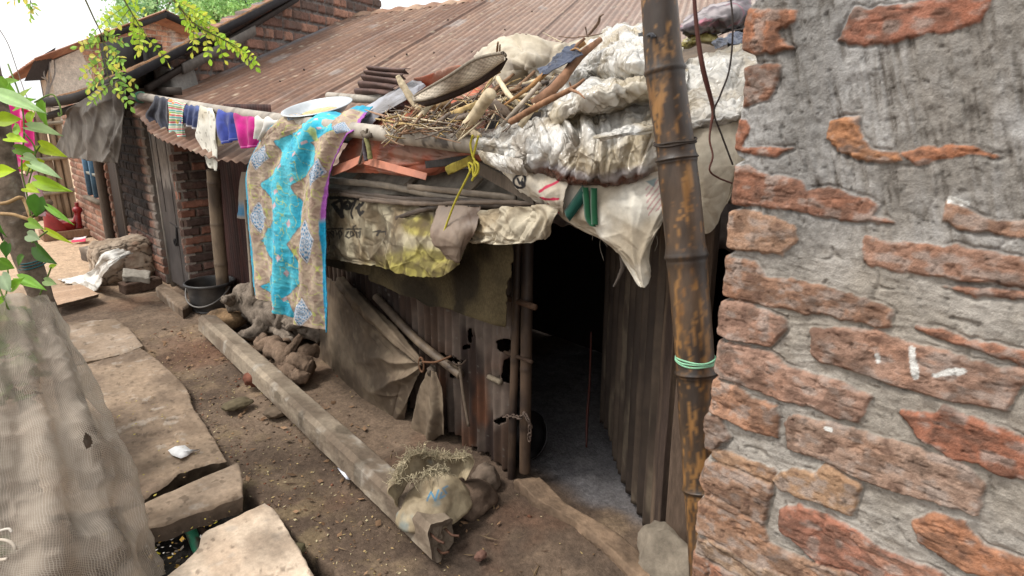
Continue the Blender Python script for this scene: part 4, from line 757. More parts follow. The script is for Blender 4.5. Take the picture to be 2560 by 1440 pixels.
V = np.stack([rc0[0]-.03-(.23-.03*B2)*np.cos(A2), rc0[1]+.2*np.sin(A2), rc0[2]+.02+B2*hgt], -1); mb.grid(V, cred); mb.build('backrest', M_red, rt, thick=.03)
mb = MB(); rt.scale = (.7,)*3; ty.scale = (.85, .8, .8); hx_ = rc0+NB(.27, 0, 0); mb.tube([hx_+NB(-.02, 0, .02), hx_+NB(.0, 0, .16), hx_+NB(.02, 0, .26), hx_+NB(.03, 0, .33)], [.09, .075, .055, .06], cred, 16, 30); mb.build('neck', M_red, rt)
mb = MB(); V, F = rock(hx_+NB(.03, 0, .36), (.085, .07, .075), 5, 3, .08); mb.add(V, F, cred); mb.tube([hx_+NB(.03, -.0, .4), hx_+NB(.04, 0, .5)], [.03, .034], cred, 10, 8); mb.build('head', M_red, rt)
tag(cloth('paper_scrap', [[Z(176, 606, .02), Z(214, 604, .02)], [Z(186, 594, .06), Z(216, 591, .05)]], 10, 14, lambda P, a, b: mixc(C(222, 66, 96), C(236, 226, 226), (a > .45)*1.)*.8, M_sack, disp=lambda P, a, b: .02*fbm(P, 9, 3, 3)), 'pink and white paper scrap on the far ground near the red toy', 'paper')
fz = thing('bamboo_fence', (1.2, 11.9, 0), 'tall fence of upright bamboo poles at the far end of the lane', 'fence')
for k in range(13):
    u = 96+k*8+RS.uniform(-2, 2); b0_ = Y(u, 560, 12.0+.05*(k % 2)); x0 = b0_[0]; r_ = .03+.014*RS.rand()
    mb = MB(); mb.tube([(x0, b0_[1], 0), (x0+RS.uniform(-.04, .04), b0_[1]+.02, 1.62+RS.uniform(-.12, .15))], r_, C(158, 134, 108)*(.5+.3*RS.rand()), 10, 8); mb.build('pole', M_bamboo, fz)
for zz_ in (.4, .9, 1.4): mb = MB(); mb.tube([(Y(96, 500, 11.9)[0], 11.93, zz_), (Y(196, 500, 11.9)[0], 11.93, zz_+.03)], .03, C(150, 136, 116)*.7, 10, 6); mb.build('rail', M_bamboo, fz)
# papers, leaf, stones beside the post
M_paper = mat('paper', rough=.8, ns=30, na=.06, bs=40, bump=.1, spec=.2)
pz = .052; pts = [(420, 1126), (438, 1116), (462, 1113), (476, 1124), (500, 1124), (478, 1132), (468, 1140), (452, 1146), (430, 1138)]
Vv = np.array([Z(u, v, pz+.006*math.sin(i*2.1)) for i, (u, v) in enumerate(pts)]+[Z(456, 1130, pz+.012)]); tag(link('paper_scrap', Vv, [(i, (i+1) % 9, 9) for i in range(9)], C(238, 236, 234)*.86, M_paper, thick=.002), 'torn white paper scrap lying on the long path slab', 'paper')
pts = [(843, 1170), (858, 1172), (874, 1188), (877, 1200), (866, 1198), (856, 1186)]; Vv = np.array([Z(u, v, .03+.01*math.sin(i*1.7)) for i, (u, v) in enumerate(pts)]+[Z(862, 1184, .045)]); tag(link('paper_scrap', Vv, [(i, (i+1) % 6, 6) for i in range(6)], C(226, 228, 240)*.86, M_paper, thick=.002), 'small bluish white paper bit on bare dirt beside the concrete post', 'paper')
def stone(u, v, z, size, seed, col, label, flat=.3):
    mb = MB(); V, F = rock(Z(u, v, z), size, seed, 4, flat); mb.add(V, F, mixc(col, col*.7, sst(-.2, .4, fbm(V, 14, 4, seed)))*.72); return tag(mb.build('stone', M_mud), label, 'stone')
stone(1182, 1250, .05, (.1, .095, .08), 201, C(112, 94, 80), 'big round brown stone between the torn sack and the doorway')
stone(1212, 1196, .07, (.07, .06, .06), 202, C(128, 112, 98), 'fist sized stone beside the door post above the big round one')
stone(1140, 1200, .05, (.06, .05, .05), 203, C(110, 92, 80), 'small brown stone half hidden behind the torn sack')
stone(645, 945, .05, (.09, .06, .05), 204, C(132, 86, 70), 'reddish broken stone under the concrete post by the roots')
stone(735, 1378, .03, (.045, .03, .022), 205, C(106, 98, 74), 'mossy green stone chip at the corner of the pale near slab')
stone(1203, 1388, .02, (.028, .02, .02), 206, C(122, 92, 80), 'tiny red brown stone chip on bare dirt before the doorway')
stone(1728, 1450, .06, (.1, .17, .22), 207, C(150, 138, 122), 'rough grey lump of hardened mortar at the foot of the close brick wall', .6)
stone(690, 1030, .02, (.07, .055, .03), 208, C(120, 104, 88), 'flat grey stone sunk in the dirt left of the post')
stone(590, 1010, .02, (.09, .06, .025), 209, C(118, 106, 84), 'flat greenish stone sunk beside the long path slab', .25)
# pipe and drain
mb = MB(); mb.tube([Z(462, 1288, -.0), Z(480, 1335, -.06), Z(500, 1385, -.12)], .024, lambda V: mixc(C(70, 168, 128), C(96, 84, 70), sst(.1, .4, fbm(V, 16, 4, 211)))*.8, 14, 30); tag(mb.build('drain_pipe', M_plast), 'green plastic pipe sticking out from under the concrete plank into the drain', 'pipe')
mb = MB(); mb.tube([Z(478, 1290, -.02), Z(520, 1345, -.1)], .014, C(136, 112, 96)*.6, 8, 8); tag(mb.build('stick', M_wood), 'short brown stick beside the green pipe in the drain', 'stick')
# litter
def litter(name, N, posf, cols, size, label, lift=.006, asp=(1.2, 4)):
    V, F, Cc = [], [], []; k = 0
    while k < N:
        p = posf()
        if p is None: continue
        a_ = RS.uniform(0, 6.28); l = size*RS.uniform(.4, 1.5); w_ = l/RS.uniform(*asp); e = NB(math.cos(a_), math.sin(a_), RS.uniform(-.3, .3))*l/2; f = NB(-math.sin(a_), math.cos(a_), RS.uniform(-.5, .5))*w_/2; p = np.array(p)+NB(0, 0, lift*RS.rand()+abs(e[2])+abs(f[2])*.5)
        i = len(V); V += [p-e, p+f, p+e+NB(0, 0, .1*l), p-f]; F.append((i, i+1, i+2, i+3)); Cc += [cols[RS.randint(len(cols))]*RS.uniform(.4, .8)]*4; k += 1
    o = link(name, np.array(V), F, np.array(Cc), M_paper, origin=(1, 3, 0), smooth=False); return tag(o, label, 'litter', kind='stuff')
def gpos():
    if RS.rand() < .75:
        y = RS.uniform(1.5, 5.4); ln = NB(*(pA+(pB-pA)*np.clip((pA[1]-y)/(pA[1]-pB[1]), 0, 1))); x = ln[0]-abs(RS.normal(.05, .26))-.0
        if RS.rand() < .45: x = .93+abs(RS.normal(0, .14))
    else: x, y = RS.uniform(.9, 1.9), RS.uniform(1.2, 6.2)
    if x < .9: return None
    return (x, y, float(ground_z(np.array([x]), np.array([y]))[0][0]))
litter('wood_chips', 1500, gpos, [C(196, 172, 120), C(176, 150, 104), C(150, 118, 84), C(206, 190, 150), C(110, 84, 62)], .013, 'pale wood chips and leaf bits strewn over the trodden dirt')
def spos():
    x, y = .3+RS.rand()*.62, RS.uniform(2.3, 4.2)
    if RS.rand() < .55: y = RS.choice([2.75, 3.95])+RS.normal(0, .12); 
    u, v = proj(np.array((x, y, .05)))
    if u > 330+ (v-900)*.75+120: return None
    return (x, y, .05)
litter('slab_litter', 420, spos, [C(196, 178, 90), C(176, 150, 104), C(140, 112, 84)], .012, 'yellow leaf bits scattered on the path slabs')
def dpos(): 
    u, v = RS.uniform(360, 540), RS.uniform(1290, 1440); p = Z(u, v, -.23); return (p[0], p[1], -.215) 
litter('drain_litter', 160, dpos, [C(206, 190, 60), C(190, 150, 70), C(120, 110, 100), C(222, 214, 206), C(60, 54, 50)], .022, 'yellow leaves and rubbish bits in the black drain', .03, (1.2, 2.2))
def tpos(): x, y = RS.uniform(.9, 1.75), RS.uniform(1.3, 5.5); return (x, y, float(ground_z(np.array([x]), np.array([y]))[0][0]))
litter('fallen_twigs', 130, tpos, [C(110, 88, 68), C(150, 126, 96), C(84, 64, 50)], .06, 'thin dry twigs and straws scattered on the dirt', .006, (9, 22))
def lpos(): x, y = RS.uniform(.95, 1.75), RS.uniform(1.8, 5.5); return (x, y, float(ground_z(np.array([x]), np.array([y]))[0][0]))
litter('dead_leaves', 170, lpos, [C(150, 118, 90), C(120, 90, 66), C(164, 130, 100)], .036, 'curled brown dead leaves lying on the dirt', .01, (1.4, 2.6))
def rubble(name, N, label):
    bm = bmesh.new(); bmesh.ops.create_icosphere(bm, subdivisions=2, radius=1.); B = np.array([v.co[:] for v in bm.verts]); Fb = np.array([[v.index for v in f.verts] for f in bm.faces]); bm.free(); V, F, Cc = [], [], []
    for k in range(N):
        p = gpos()
        if p is None or (k % 3 and p[1] < 2.6): continue
        s = RS.uniform(.003, .009)*(1.7 if RS.rand() < .08 else 1); d = B*(1+.5*fbm(B+k*3.7, 1.1, 2, k % 9))[:, None]*np.array((s, s*RS.uniform(.6, 1), s*.6)); a_ = RS.uniform(0, 6.28)
        d = np.stack([d[:, 0]*math.cos(a_)-d[:, 1]*math.sin(a_), d[:, 0]*math.sin(a_)+d[:, 1]*math.cos(a_), d[:, 2]], 1); F.append(Fb+len(V)*len(B)); V.append(d+np.array(p)+NB(0, 0, s*.2)); Cc.append(np.tile([C(120, 100, 84), C(92, 78, 66), C(142, 122, 104), C(136, 92, 72)][k % 4]*RS.uniform(.5, .8), (len(B), 1)))
    return tag(link(name, np.concatenate(V), np.concatenate(F), np.concatenate(Cc), M_mud, origin=(1, 3, 0)), label, 'gravel', kind='stuff')
rubble('gravel', 480, 'loose brown grit and small clods strewn along the concrete post')
# basin in the doorway, hanging chain, orange cord
q = X(1338, 1100, 2.1); q[2] = .08; pr = [(0, 0), (.08, .0), (.13, .05), (.15, .07), (.145, .075), (.12, .05), (.07, .012), (0, .012)]; V = lathe(cr(np.array(pr), 30), (0, 0, 0)); tl = math.radians(62); R_ = V.copy(); R_[..., 0] = V[..., 0]*math.cos(tl)+V[..., 2]*math.sin(tl)*-1; R_[..., 2] = V[..., 0]*math.sin(tl)+V[..., 2]*math.cos(tl)
M_alu = mat('dull_aluminium', rough=.42, ns=14, na=.2, bs=30, bump=.12, metal=.85, spec=.5)
mb = MB(); mb.grid(R_*.8+q+NB(0, 0, .06), C(70, 68, 68)*.6, wrap=True); tag(mb.build('metal_basin', M_alu), 'dented metal basin leaning just inside the dark doorway', 'basin')
mb = MB(); ch = [X(1262, 1042, 1.87), X(1285, 1040, 1.85), X(1300, 1046, 1.84), X(1312, 1034, 1.83), X(1322, 1052, 1.83), X(1326, 1066, 1.84), X(1323, 1098, 1.85)]
for i in range(20):
    t = i/19*(len(ch)-1); k = min(int(t), len(ch)-2); p = ch[k]+(ch[k+1]-ch[k])*(t-k); dd = (ch[k+1]-ch[k]); dd /= np.linalg.norm(dd); sd_ = np.cross(dd, (1, 0, 0) if i % 2 else (0, 0, 1)); sd_ /= np.linalg.norm(sd_)+1e-9; tt_ = np.linspace(0, 6.28, 9)
    mb.tube([p+dd*.014*math.cos(w_)+sd_*.008*math.sin(w_) for w_ in tt_], .0035, C(110, 92, 80)*.5, 6, 16)
tag(mb.build('chain', M_rust), 'rusty iron chain looped round the door post', 'chain')
mb = MB(); mb.tube([X(1478, 830, 2.3), X(1474, 960, 2.3), X(1468, 1040, 2.28), X(1466, 1118, 2.25)], [.004, .006, .007, .005], C(140, 50, 22)*.14, 8, 30); tag(mb.build('orange_strap', M_plast), 'orange strap hanging inside the dark doorway', 'strap')
# ================================================================ EAVE POLE, HEAP ON THE SHACK ROOF
def U_(u, v, x): return X(u, v, x)
pp = [X(316, 236, 1.6), X(560, 279, 1.6), X(760, 308, 1.6), X(1000, 340, 1.6), X(1190, 362, 1.6), X(1330, 380, 1.62)]
def polec(V, s, nodes):
    c = mixc(C(176, 166, 152), C(136, 126, 114), sst(-.2, .4, fbm(V, (5, 2, 5), 4, 300))); c = mixc(c, C(66, 62, 60), sst(.0, .22, fbm(V, (22, 11, 22), 5, 301))*sst(.4, .75, s)*.9)
    for q in nodes: c = mixc(c, C(96, 86, 76), np.exp(-((s-q)/.003)**2)*.7)
    return c*.78
ep = bamboo('laundry_pole', pp, .035, (.06, .14, .23, .32, .41, .5, .585, .67, .755, .83, .9, .96), polec, ns=20, n=700, flare=.05); tag(ep, 'long grey bamboo pole running along the eave with washing on it', 'pole')
BP = [(1640, -60), (1648, 0), (1661, 170), (1686, 350), (1696, 440), (1706, 530), (1716, 640), (1737, 890), (1742, 1000), (1754, 1200), (1762, 1330)]
bpts = [D(u, v, 1.70+.00010*v) for u, v in BP]; bpts.append(NB(bpts[-1][0]-.0, bpts[-1][1]-.09, -.05))
def bigc(V, s, nodes):
    u, v = proj(V); g = C(98, 78, 60); c = mixc(g, C(64, 51, 41), sst(-.3, .4, fbm(V, (20, 20, 4), 4, 310)))
    o = sst(.0, .22, fbm(V, (46, 46, 4.5), 5, 311, .7)+.4*fbm(V, (190, 190, 12), 3, 312)-.03); c = mixc(c, mixc(C(184, 134, 76), C(150, 104, 54), sst(-.2, .3, fbm(V, (30, 30, 8), 3, 313))), o*.72)
    for q in nodes: c = mixc(c, C(50, 42, 36), np.exp(-((s-q)/.016)**2)*.8)
    crk = np.exp(-((np.abs(vn(np.stack([V[..., 0]*0+np.round(s*3), V[..., 0]*0, V[..., 0]*0], -1), 3)*0+((u-(1640+.06*v)))-24)/1.6)**2))*sst(380, 360, v); c = mixc(c, C(30, 26, 24), crk*.0)
    return c*.66
M_big = mat('smoked_bamboo', rough=.5, ns=60, na=.25, bs=140, bump=.35, bd=.0015, stretch=(1, 1, .2), spec=.4)
Lb = [0]; 
for a_, b_ in zip(bpts[:-1], bpts[1:]): Lb.append(Lb[-1]+np.linalg.norm(b_-a_))
nf = []
for vq in (178, 392, 640, 925, 1225):
    k = [i for i in range(len(BP)-1) if BP[i][1] <= vq < BP[i+1][1]][0]; f = (vq-BP[k][1])/(BP[k+1][1]-BP[k][1]); nf.append((k+f)/(len(bpts)-1))
big = bamboo('bamboo_post', bpts, [.044, .049, .052, .052, .05, .048], nf, bigc, ns=40, n=420, flare=.085, mt=M_big); tag(big, 'thick dark smoked bamboo post standing in front of the doorway', 'post')
M_cord = mat('twine', rough=.8, ns=80, na=.2, bs=200, bump=.4, bd=.001)
def ringcord(name, v, col, label, turns, dz=.006, r=.0028, R=.054, tilt=(0, 0)):
    k = [i for i in range(len(BP)-1) if BP[i][1] <= v < BP[i+1][1]][0]; f = (v-BP[k][1])/(BP[k+1][1]-BP[k][1]); c0 = bpts[k]*(1-f)+bpts[k+1]*f; mb = MB(); t = np.linspace(0, 6.283*turns, 40*turns)
    mb.tube([c0+NB(R*math.cos(q), R*math.sin(q), dz*q/6.283+tilt[0]*math.cos(q)+tilt[1]*math.sin(q)+.0015*math.sin(q*3.3)) for q in t], r, col, 6, 60*turns); return mb.build(name, M_cord, big)
ringcord('green_twine', 905, C(142, 196, 160)*.8, 'pale green twine wound low round the thick bamboo post', 3, R=.0515); ringcord('dark_cord', 362, C(70, 60, 52)*.6, 'dark cord tied high round the thick bamboo post', 2, R=.0535, tilt=(.004, -.004))
def wire(pts, r, col, label, name='wire'):
    mb = MB(); mb.tube([D(u, v, t) for u, v, t in pts], r, col, 8, 90); return tag(mb.build(name, M_cord), label, 'wire')
wire([(1733, -40, 1.45), (1741, 60, 1.46), (1756, 165, 1.47), (1782, 270, 1.5), (1778, 310, 1.5), (1774, 350, 1.5), (1782, 390, 1.5), (1774, 425, 1.5), (1795, 444, 1.52), (1830, 458, 1.56)], [.004, .006, .0022, .0022, .0022], C(96, 54, 44)*.6, 'thin dark wire with reddish strap end hanging left between post and brick wall')
wire([(1822, -40, 1.42), (1832, 60, 1.42), (1824, 170, 1.44), (1800, 240, 1.46), (1785, 282, 1.48), (1805, 340, 1.5), (1832, 412, 1.52)], .0021, C(60, 50, 46)*.6, 'thin black wire hanging right beside the close brick wall')
# --- structure under the pole : dusty sheet, split bamboo ledge
mk = mat('dusty_sheet', rough=.95, ns=30, na=.25, bs=90, bump=.4, bd=.003, spec=.1)
cloth('eave_sheet', [[X(815, 425, 1.76), X(960, 430, 1.76), X(1120, 425, 1.76), X(1330, 430, 1.8)], [X(815, 475, 1.68), X(960, 485, 1.68), X(1120, 500, 1.68), X(1370, 510, 1.7)]], 30, 90, lambda P, a, b: mixc(C(150, 142, 130), C(104, 96, 86), sst(-.2, .35, fbm(P, (9, 9, 9), 4, 320)))*.75, mk, SH, disp=lambda P, a, b: .012*fbm(P, 6, 3, 321))
def split(name, pts, wd, col, parent, seed=0):
    K = cr(np.array(pts), 70); V, Q = tube(K, wd, 12, 70); d = V-Q[:, None]; V = Q[:, None]+d*np.array((.45, .45, 1.)); V = V+.003*fbm(V, 30, 3, seed)[..., None]
    c = mixc(col, col*.6, sst(-.15, .35, fbm(V, (9, 5, 60), 4, seed+1))); return link(name, V, tubefaces(70, 12), c.reshape(-1, 3)*.72, M_bamboo, parent)
for i, (ps, wd, cc) in enumerate([([(812, 450), (960, 464), (1127, 496), (1320, 515)], .0165, C(150, 138, 122)), ([(1020, 466), (1150, 480), (1290, 496)], .013, C(138, 124, 108)), ([(812, 472), (993, 496), (1193, 504), (1375, 516)], .013, C(88, 76, 66)), ([(850, 485), (1000, 505), (1200, 514), (1390, 528)], .01, C(104, 90, 78)), ([(990, 546), (1080, 520), (1220, 514), (1340, 512)], .011, C(84, 72, 62)), ([(900, 500), (1050, 510), (1180, 506), (1360, 508)], .009, C(116, 100, 86))]):
    split('split_bamboo', [X(u, v, 1.655-.006*i) for u, v in ps], wd, cc, SH, 330+i*5)
for i, (p, q) in enumerate([((905, 432), (882, 454)), ((1040, 445), (1008, 472)), ((1202, 445), (1164, 484))]): 
    mb = MB(); board(mb, X(p[0], p[1], 1.72), X(q[0], q[1], 1.665), (0, 1, .2), .03, .01, C(132, 118, 102)*.6); mb.build('batten', M_wood, SH, False)
mb = MB(); board(mb, X(1185, 412, 1.66), X(1335, 494, 1.62), (0, .3, 1), .055, .014, C(112, 100, 88)*.65); mb.build('eave_plank', M_wood, SH, False)
# --- tarps
M_tarp = mat('tarpaulin', rough=.55, ns=16, na=.14, bs=50, bump=.3, bd=.003, spec=.35, rv=.15)
M_burlap = mat('burlap', rough=.97, ns=80, na=.3, bs=300, bump=.6, bd=.002, spec=.08)
M_cloth = mat('cotton', rough=.92, ns=60, na=.1, bs=160, bump=.3, bd=.0015, spec=.12, sheen=.2, transl=.12)
M_sheet = mat('dirty_canvas', rough=.8, ns=22, na=.2, bs=120, bump=.35, bd=.002, spec=.2)
M_film = crinkle(mat('plastic_film', rough=.17, ns=9, na=.08, bs=70, bump=.35, bd=.004, spec=.55, rv=.12, transl=.25, ns2=3.5, na2=.10), ((6, .9), (16, .7), (40, .45)), .035, (1, 1.7, 1))
nt0 = M_film.node_tree; o0 = nt0.nodes['Material Output']; s0 = o0.inputs['Surface'].links[0].from_socket; tp0 = nt0.nodes.new('ShaderNodeBsdfTransparent'); mx0 = nt0.nodes.new('ShaderNodeMixShader'); nq = [q for q in nt0.nodes if q.type == 'TEX_NOISE'][1]; mr0 = nt0.nodes.new('ShaderNodeMapRange'); mr0.inputs['From Min'].default_value = .4; mr0.inputs['From Max'].default_value = .75; mr0.inputs['To Min'].default_value = .04; mr0.inputs['To Max'].default_value = .28; nt0.links.new(nq.outputs[0], mr0.inputs['Value']); nt0.links.new(mr0.outputs[0], mx0.inputs[0]); nt0.links.new(s0, mx0.inputs[1]); nt0.links.new(tp0.outputs[0], mx0.inputs[2]); nt0.links.new(mx0.outputs[0], o0.inputs['Surface'])
def wp(P, sc, seed, k=.35): return P*np.asarray(sc)+k*np.stack([fbm(P, 8, 2, seed+7), fbm(P, 8, 2, seed+8), fbm(P, 8, 2, seed+9)], -1)*2
def crumple(sc, amp, seed, amp2=None, n=46, ang=None, spread=.5):
    a2 = amp*.5 if amp2 is None else amp2; g = creases(seed, n, amp*1.55, ang, spread, (.08*9/sc, .34*9/sc), (.007*9/sc, .034*9/sc)); g2 = creases(seed+50, n*2, amp*.5, None, .5, (.03, .12), (.004, .012))
    return lambda P, a, b: g(P, a, b)+g2(P, a, b)+a2*fbm(P, sc*.45, 3, seed+3)
def orange(P, a, b):
    c = mixc(C(196, 108, 78), C(168, 92, 68), sst(-.3, .3, fbm(P, 6, 4, 340))); c = mixc(c, C(158, 128, 110), sst(-.15, .4, fbm(P, 9, 4, 341))*.75); return c*.68
tag(cloth('orange_tarp', [[L(985, 222, .13), L(1050, 190, .2), L(1140, 165, .2), L(1230, 180, .12)], [L(940, 275, .09), L(1040, 250, .09), L(1130, 255, .06), L(1240, 270, .05)], [L(898, 322, .05), L(1000, 318, .06), L(1100, 330, .05), L(1200, 350, .05)], [X(868, 350, 1.65), X(980, 365, 1.65), X(1100, 375, 1.65), X(1215, 385, 1.66)], [X(846, 398, 1.64), X(970, 405, 1.61), X(1090, 405, 1.63), X(1200, 402, 1.68)], [X(834, 432, 1.64), X(950, 436, 1.62), X(1050, 440, 1.65), X(1130, 425, 1.7)]], 130, 150, orange, M_tarp, thick=.003, disp=crumple(7, .026, 342, .025, 60, .2, .6), torn=.02),
    'crumpled dusty orange tarpaulin spread under the sticks on the shack roof', 'tarpaulin')
tag(cloth('orange_strip', [[X(917, 392, 1.6), X(990, 412, 1.585), X(1070, 434, 1.58)], [X(910, 411, 1.59), X(985, 430, 1.572), X(1065, 451, 1.565)]], 16, 60, lambda P, a, b: C(206, 134, 106)*.66*(1-.25*sst(.2, .5, fbm(P, 14, 3, 344)))[..., None], M_tarp, disp=lambda P, a, b: .006*fbm(P, 9, 3, 345)), 'folded pale orange strip hanging below the eave pole on the right', 'tarpaulin')
tag(cloth('orange_strip', [[X(826, 418, 1.6), X(870, 402, 1.59), X(912, 384, 1.59)], [X(830, 440, 1.59), X(872, 424, 1.575), X(900, 408, 1.575)]], 16, 50, lambda P, a, b: C(204, 130, 102)*.66*(1-.25*sst(.2, .5, fbm(P, 14, 3, 346)))[..., None], M_tarp, disp=lambda P, a, b: .006*fbm(P, 9, 3, 347)), 'folded pale orange strip below the eave pole next to the blue sari', 'tarpaulin')
tag(cloth('grey_tarp', [[L(850, 300, .03), L(930, 258, .1), L(1000, 219, .16), L(1048, 198, .17)], [L(880, 318, .05), L(942, 272, .12), L(1012, 232, .17), L(1056, 206, .18)], [L(912, 325, .05), L(958, 288, .1), L(1022, 248, .15), L(1064, 216, .16)]], 40, 100, lambda P, a, b: mixc(C(166, 166, 172), C(128, 124, 124), sst(-.2, .3, fbm(P, 7, 4, 350)))*.75, M_tarp, disp=crumple(8, .015, 351)), 'folded grey tarpaulin edge lying along the orange one', 'tarpaulin')
def strokes(P, lines, wd):
    u, v = proj(P); d = np.full(u.shape, 1e9)
    for ln in lines: d = np.minimum(d, ldist(u, v, np.array(ln)))
    return sst(wd+.9, wd-.9, d+1.2*fbm(P, 60, 2, 9))
z7 = lambda pts: [(760+a/3, 380+b/3) for a, b in pts]
BIG_W = [z7(q) for q in [[(185, 345), (470, 352)], [(205, 395), (255, 450), (275, 490), (258, 360)], [(205, 395), (240, 365), (262, 372)], [(282, 420), (280, 390), (305, 372), (332, 392), (325, 425), (300, 428), (298, 408)], [(332, 392), (352, 385), (368, 400), (362, 450), (372, 490)], [(372, 355), (372, 400)], [(418, 395), (420, 440), (440, 470), (455, 450)], [(400, 420), (430, 400), (450, 372)]]]
SML_W = [z7(q) for q in [[(165, 580), (290, 575)], [(320, 580), (450, 575)], [(180, 605), (205, 640), (210, 600), (190, 595)], [(225, 590), (232, 625), (250, 600), (262, 632), (275, 650), (285, 610)], [(250, 600), (268, 590), (280, 602)], [(330, 600), (320, 630), (345, 645), (372, 620), (365, 595), (345, 600), (352, 625)], [(395, 600), (392, 640), (378, 560), (400, 548)], [(412, 605), (430, 600), (425, 625), (440, 640), (442, 590)], [(520, 600), (560, 590), (545, 625)], [(570, 600), (600, 595), (610, 620)]]]
def yel(P, a, b):
    u, v = proj(P); c = mixc(C(196, 184, 156), C(150, 132, 104), sst(-.15, .4, fbm(P, 8, 4, 360))); yl = np.exp(-((u-1045)/115)**2-((v-668)/52)**2)*1.2+np.exp(-((u-1050)/48)**2-((v-562)/26)**2)*1.2; yl = sst(.25, .75, yl+.35*fbm(P, 10, 4, 361)); c = mixc(c, mixc(C(196, 184, 98), C(150, 136, 74), sst(-.2, .3, fbm(P, 16, 3, 359))), yl*.9); c = mixc(c, C(86, 72, 54), sst(.15, .5, ridge(P, 11, 3, 362))*.6); c = mixc(c, C(108, 92, 72), sst(.0, .45, fbm(P, 13, 4, 363))*.65); c = mixc(c, C(64, 54, 42), sst(.08, .02, np.abs(fbm(P, (7, 4, 9), 3, 364)))*.5)
    c = mixc(c, C(30, 28, 28), strokes(P, BIG_W, 4.2)*.95); c = mixc(c, C(36, 34, 34), strokes(P, SML_W, 1.9)*.9); return c*.6
tag(cloth('lettered_tarp', [[X(806, 476, 1.665), X(900, 490, 1.66), X(1000, 506, 1.66), X(1100, 516, 1.66), X(1185, 522, 1.68)], [X(806, 560, 1.67), X(905, 570, 1.65), X(1000, 580, 1.62), X(1090, 580, 1.62), X(1172, 565, 1.64)], [X(806, 618, 1.68), X(905, 636, 1.65), X(1000, 645, 1.6), X(1080, 650, 1.6), X(1156, 630, 1.63)], [X(808, 646, 1.69), X(915, 664, 1.66), X(1000, 684, 1.61), X(1085, 698, 1.6), X(1150, 664, 1.64)]], 190, 260, yel, M_sheet, thick=.002, disp=crumple(7, .026, 364, .022, 44, .35, .7), torn=.045),
    'dirty cream and yellow tarpaulin with black hand lettering hanging under the eave', 'tarpaulin')
tag(cloth('brown_sheet', [[X(1092, 506, 1.6), X(1150, 510, 1.6), X(1205, 515, 1.62)], [X(1075, 590, 1.54), X(1140, 575, 1.53), X(1195, 570, 1.56)], [X(1102, 632, 1.55), X(1140, 630, 1.54), X(1170, 612, 1.57)], [X(1118, 650, 1.57), X(1145, 660, 1.57), X(1156, 640, 1.59)]], 70, 60, lambda P, a, b: mixc(C(150, 132, 116), C(112, 92, 78), sst(-.2, .35, fbm(P, 10, 4, 370)))*.7, M_tarp, thick=.002, disp=crumple(12, .014, 371), torn=.06), 'stiff brown plastic sheet hanging over the yellow part of the lettered tarpaulin', 'tarpaulin')
def beigec(P, a, b): c = mixc(C(206, 194, 170), C(166, 148, 120), sst(-.15, .4, fbm(P, 9, 4, 372))); return mixc(c, C(104, 88, 68), sst(.09, .02, np.abs(fbm(P, (6, 4, 8), 3, 373)))*.5)*.68
tag(cloth('beige_canvas', [[X(1150, 540, 1.64), X(1230, 522, 1.6), X(1320, 522, 1.59), X(1402, 516, 1.6)], [X(1168, 570, 1.61), X(1240, 558, 1.57), X(1320, 560, 1.565), X(1398, 535, 1.59)], [X(1180, 600, 1.6), X(1240, 592, 1.56), X(1310, 594, 1.56), X(1380, 562, 1.585)], [X(1168, 606, 1.62), X(1240, 612, 1.56), X(1310, 606, 1.56), X(1372, 580, 1.6)]], 90, 150, beigec, M_sheet, thick=.003, disp=crumple(7, .06, 374, .03, 60, -.3, .8)), 'folded beige canvas sagging over the top left corner of the doorway', 'canvas')
def burl(P, a, b): c = mixc(C(88, 77, 56), C(54, 47, 37), sst(-.25, .35, fbm(P, 5, 4, 380))); return c*(1+.25*np.sin(a*620)*np.sin(b*700)*.4)[..., None]*.7
tag(cloth('burlap_curtain', [[X(920, 590, 1.8), X(1040, 590, 1.76), X(1180, 585, 1.76), X(1300, 575, 1.78)], [X(925, 650, 1.8), X(1050, 670, 1.76), X(1170, 690, 1.76), X(1286, 690, 1.77)], [X(926, 690, 1.8), X(1050, 740, 1.77), X(1160, 770, 1.76), X(1272, 796, 1.76)], [X(928, 698, 1.8), X(1050, 750, 1.77), X(1160, 785, 1.76), X(1270, 818, 1.765)]], 120, 170, burl, M_burlap, thick=.003, disp=lambda P, a, b: .02*np.sin(b*9+2*fbm(P, 3, 2, 381))+.012*fbm(P, 10, 3, 382), torn=.025), 'dark brown burlap curtain hanging beside the doorway', 'burlap')
tag(cloth('burlap_strip', [[X(806, 630, 1.8), X(870, 650, 1.78), X(935, 660, 1.79)], [X(806, 662, 1.8), X(870, 678, 1.78), X(938, 692, 1.79)]], 40, 70, lambda P, a, b: burl(P, a, b)*1.2, M_burlap, disp=lambda P, a, b: .01*fbm(P, 10, 3, 383), torn=.06), 'narrow strip of burlap showing under the lettered tarpaulin', 'burlap')
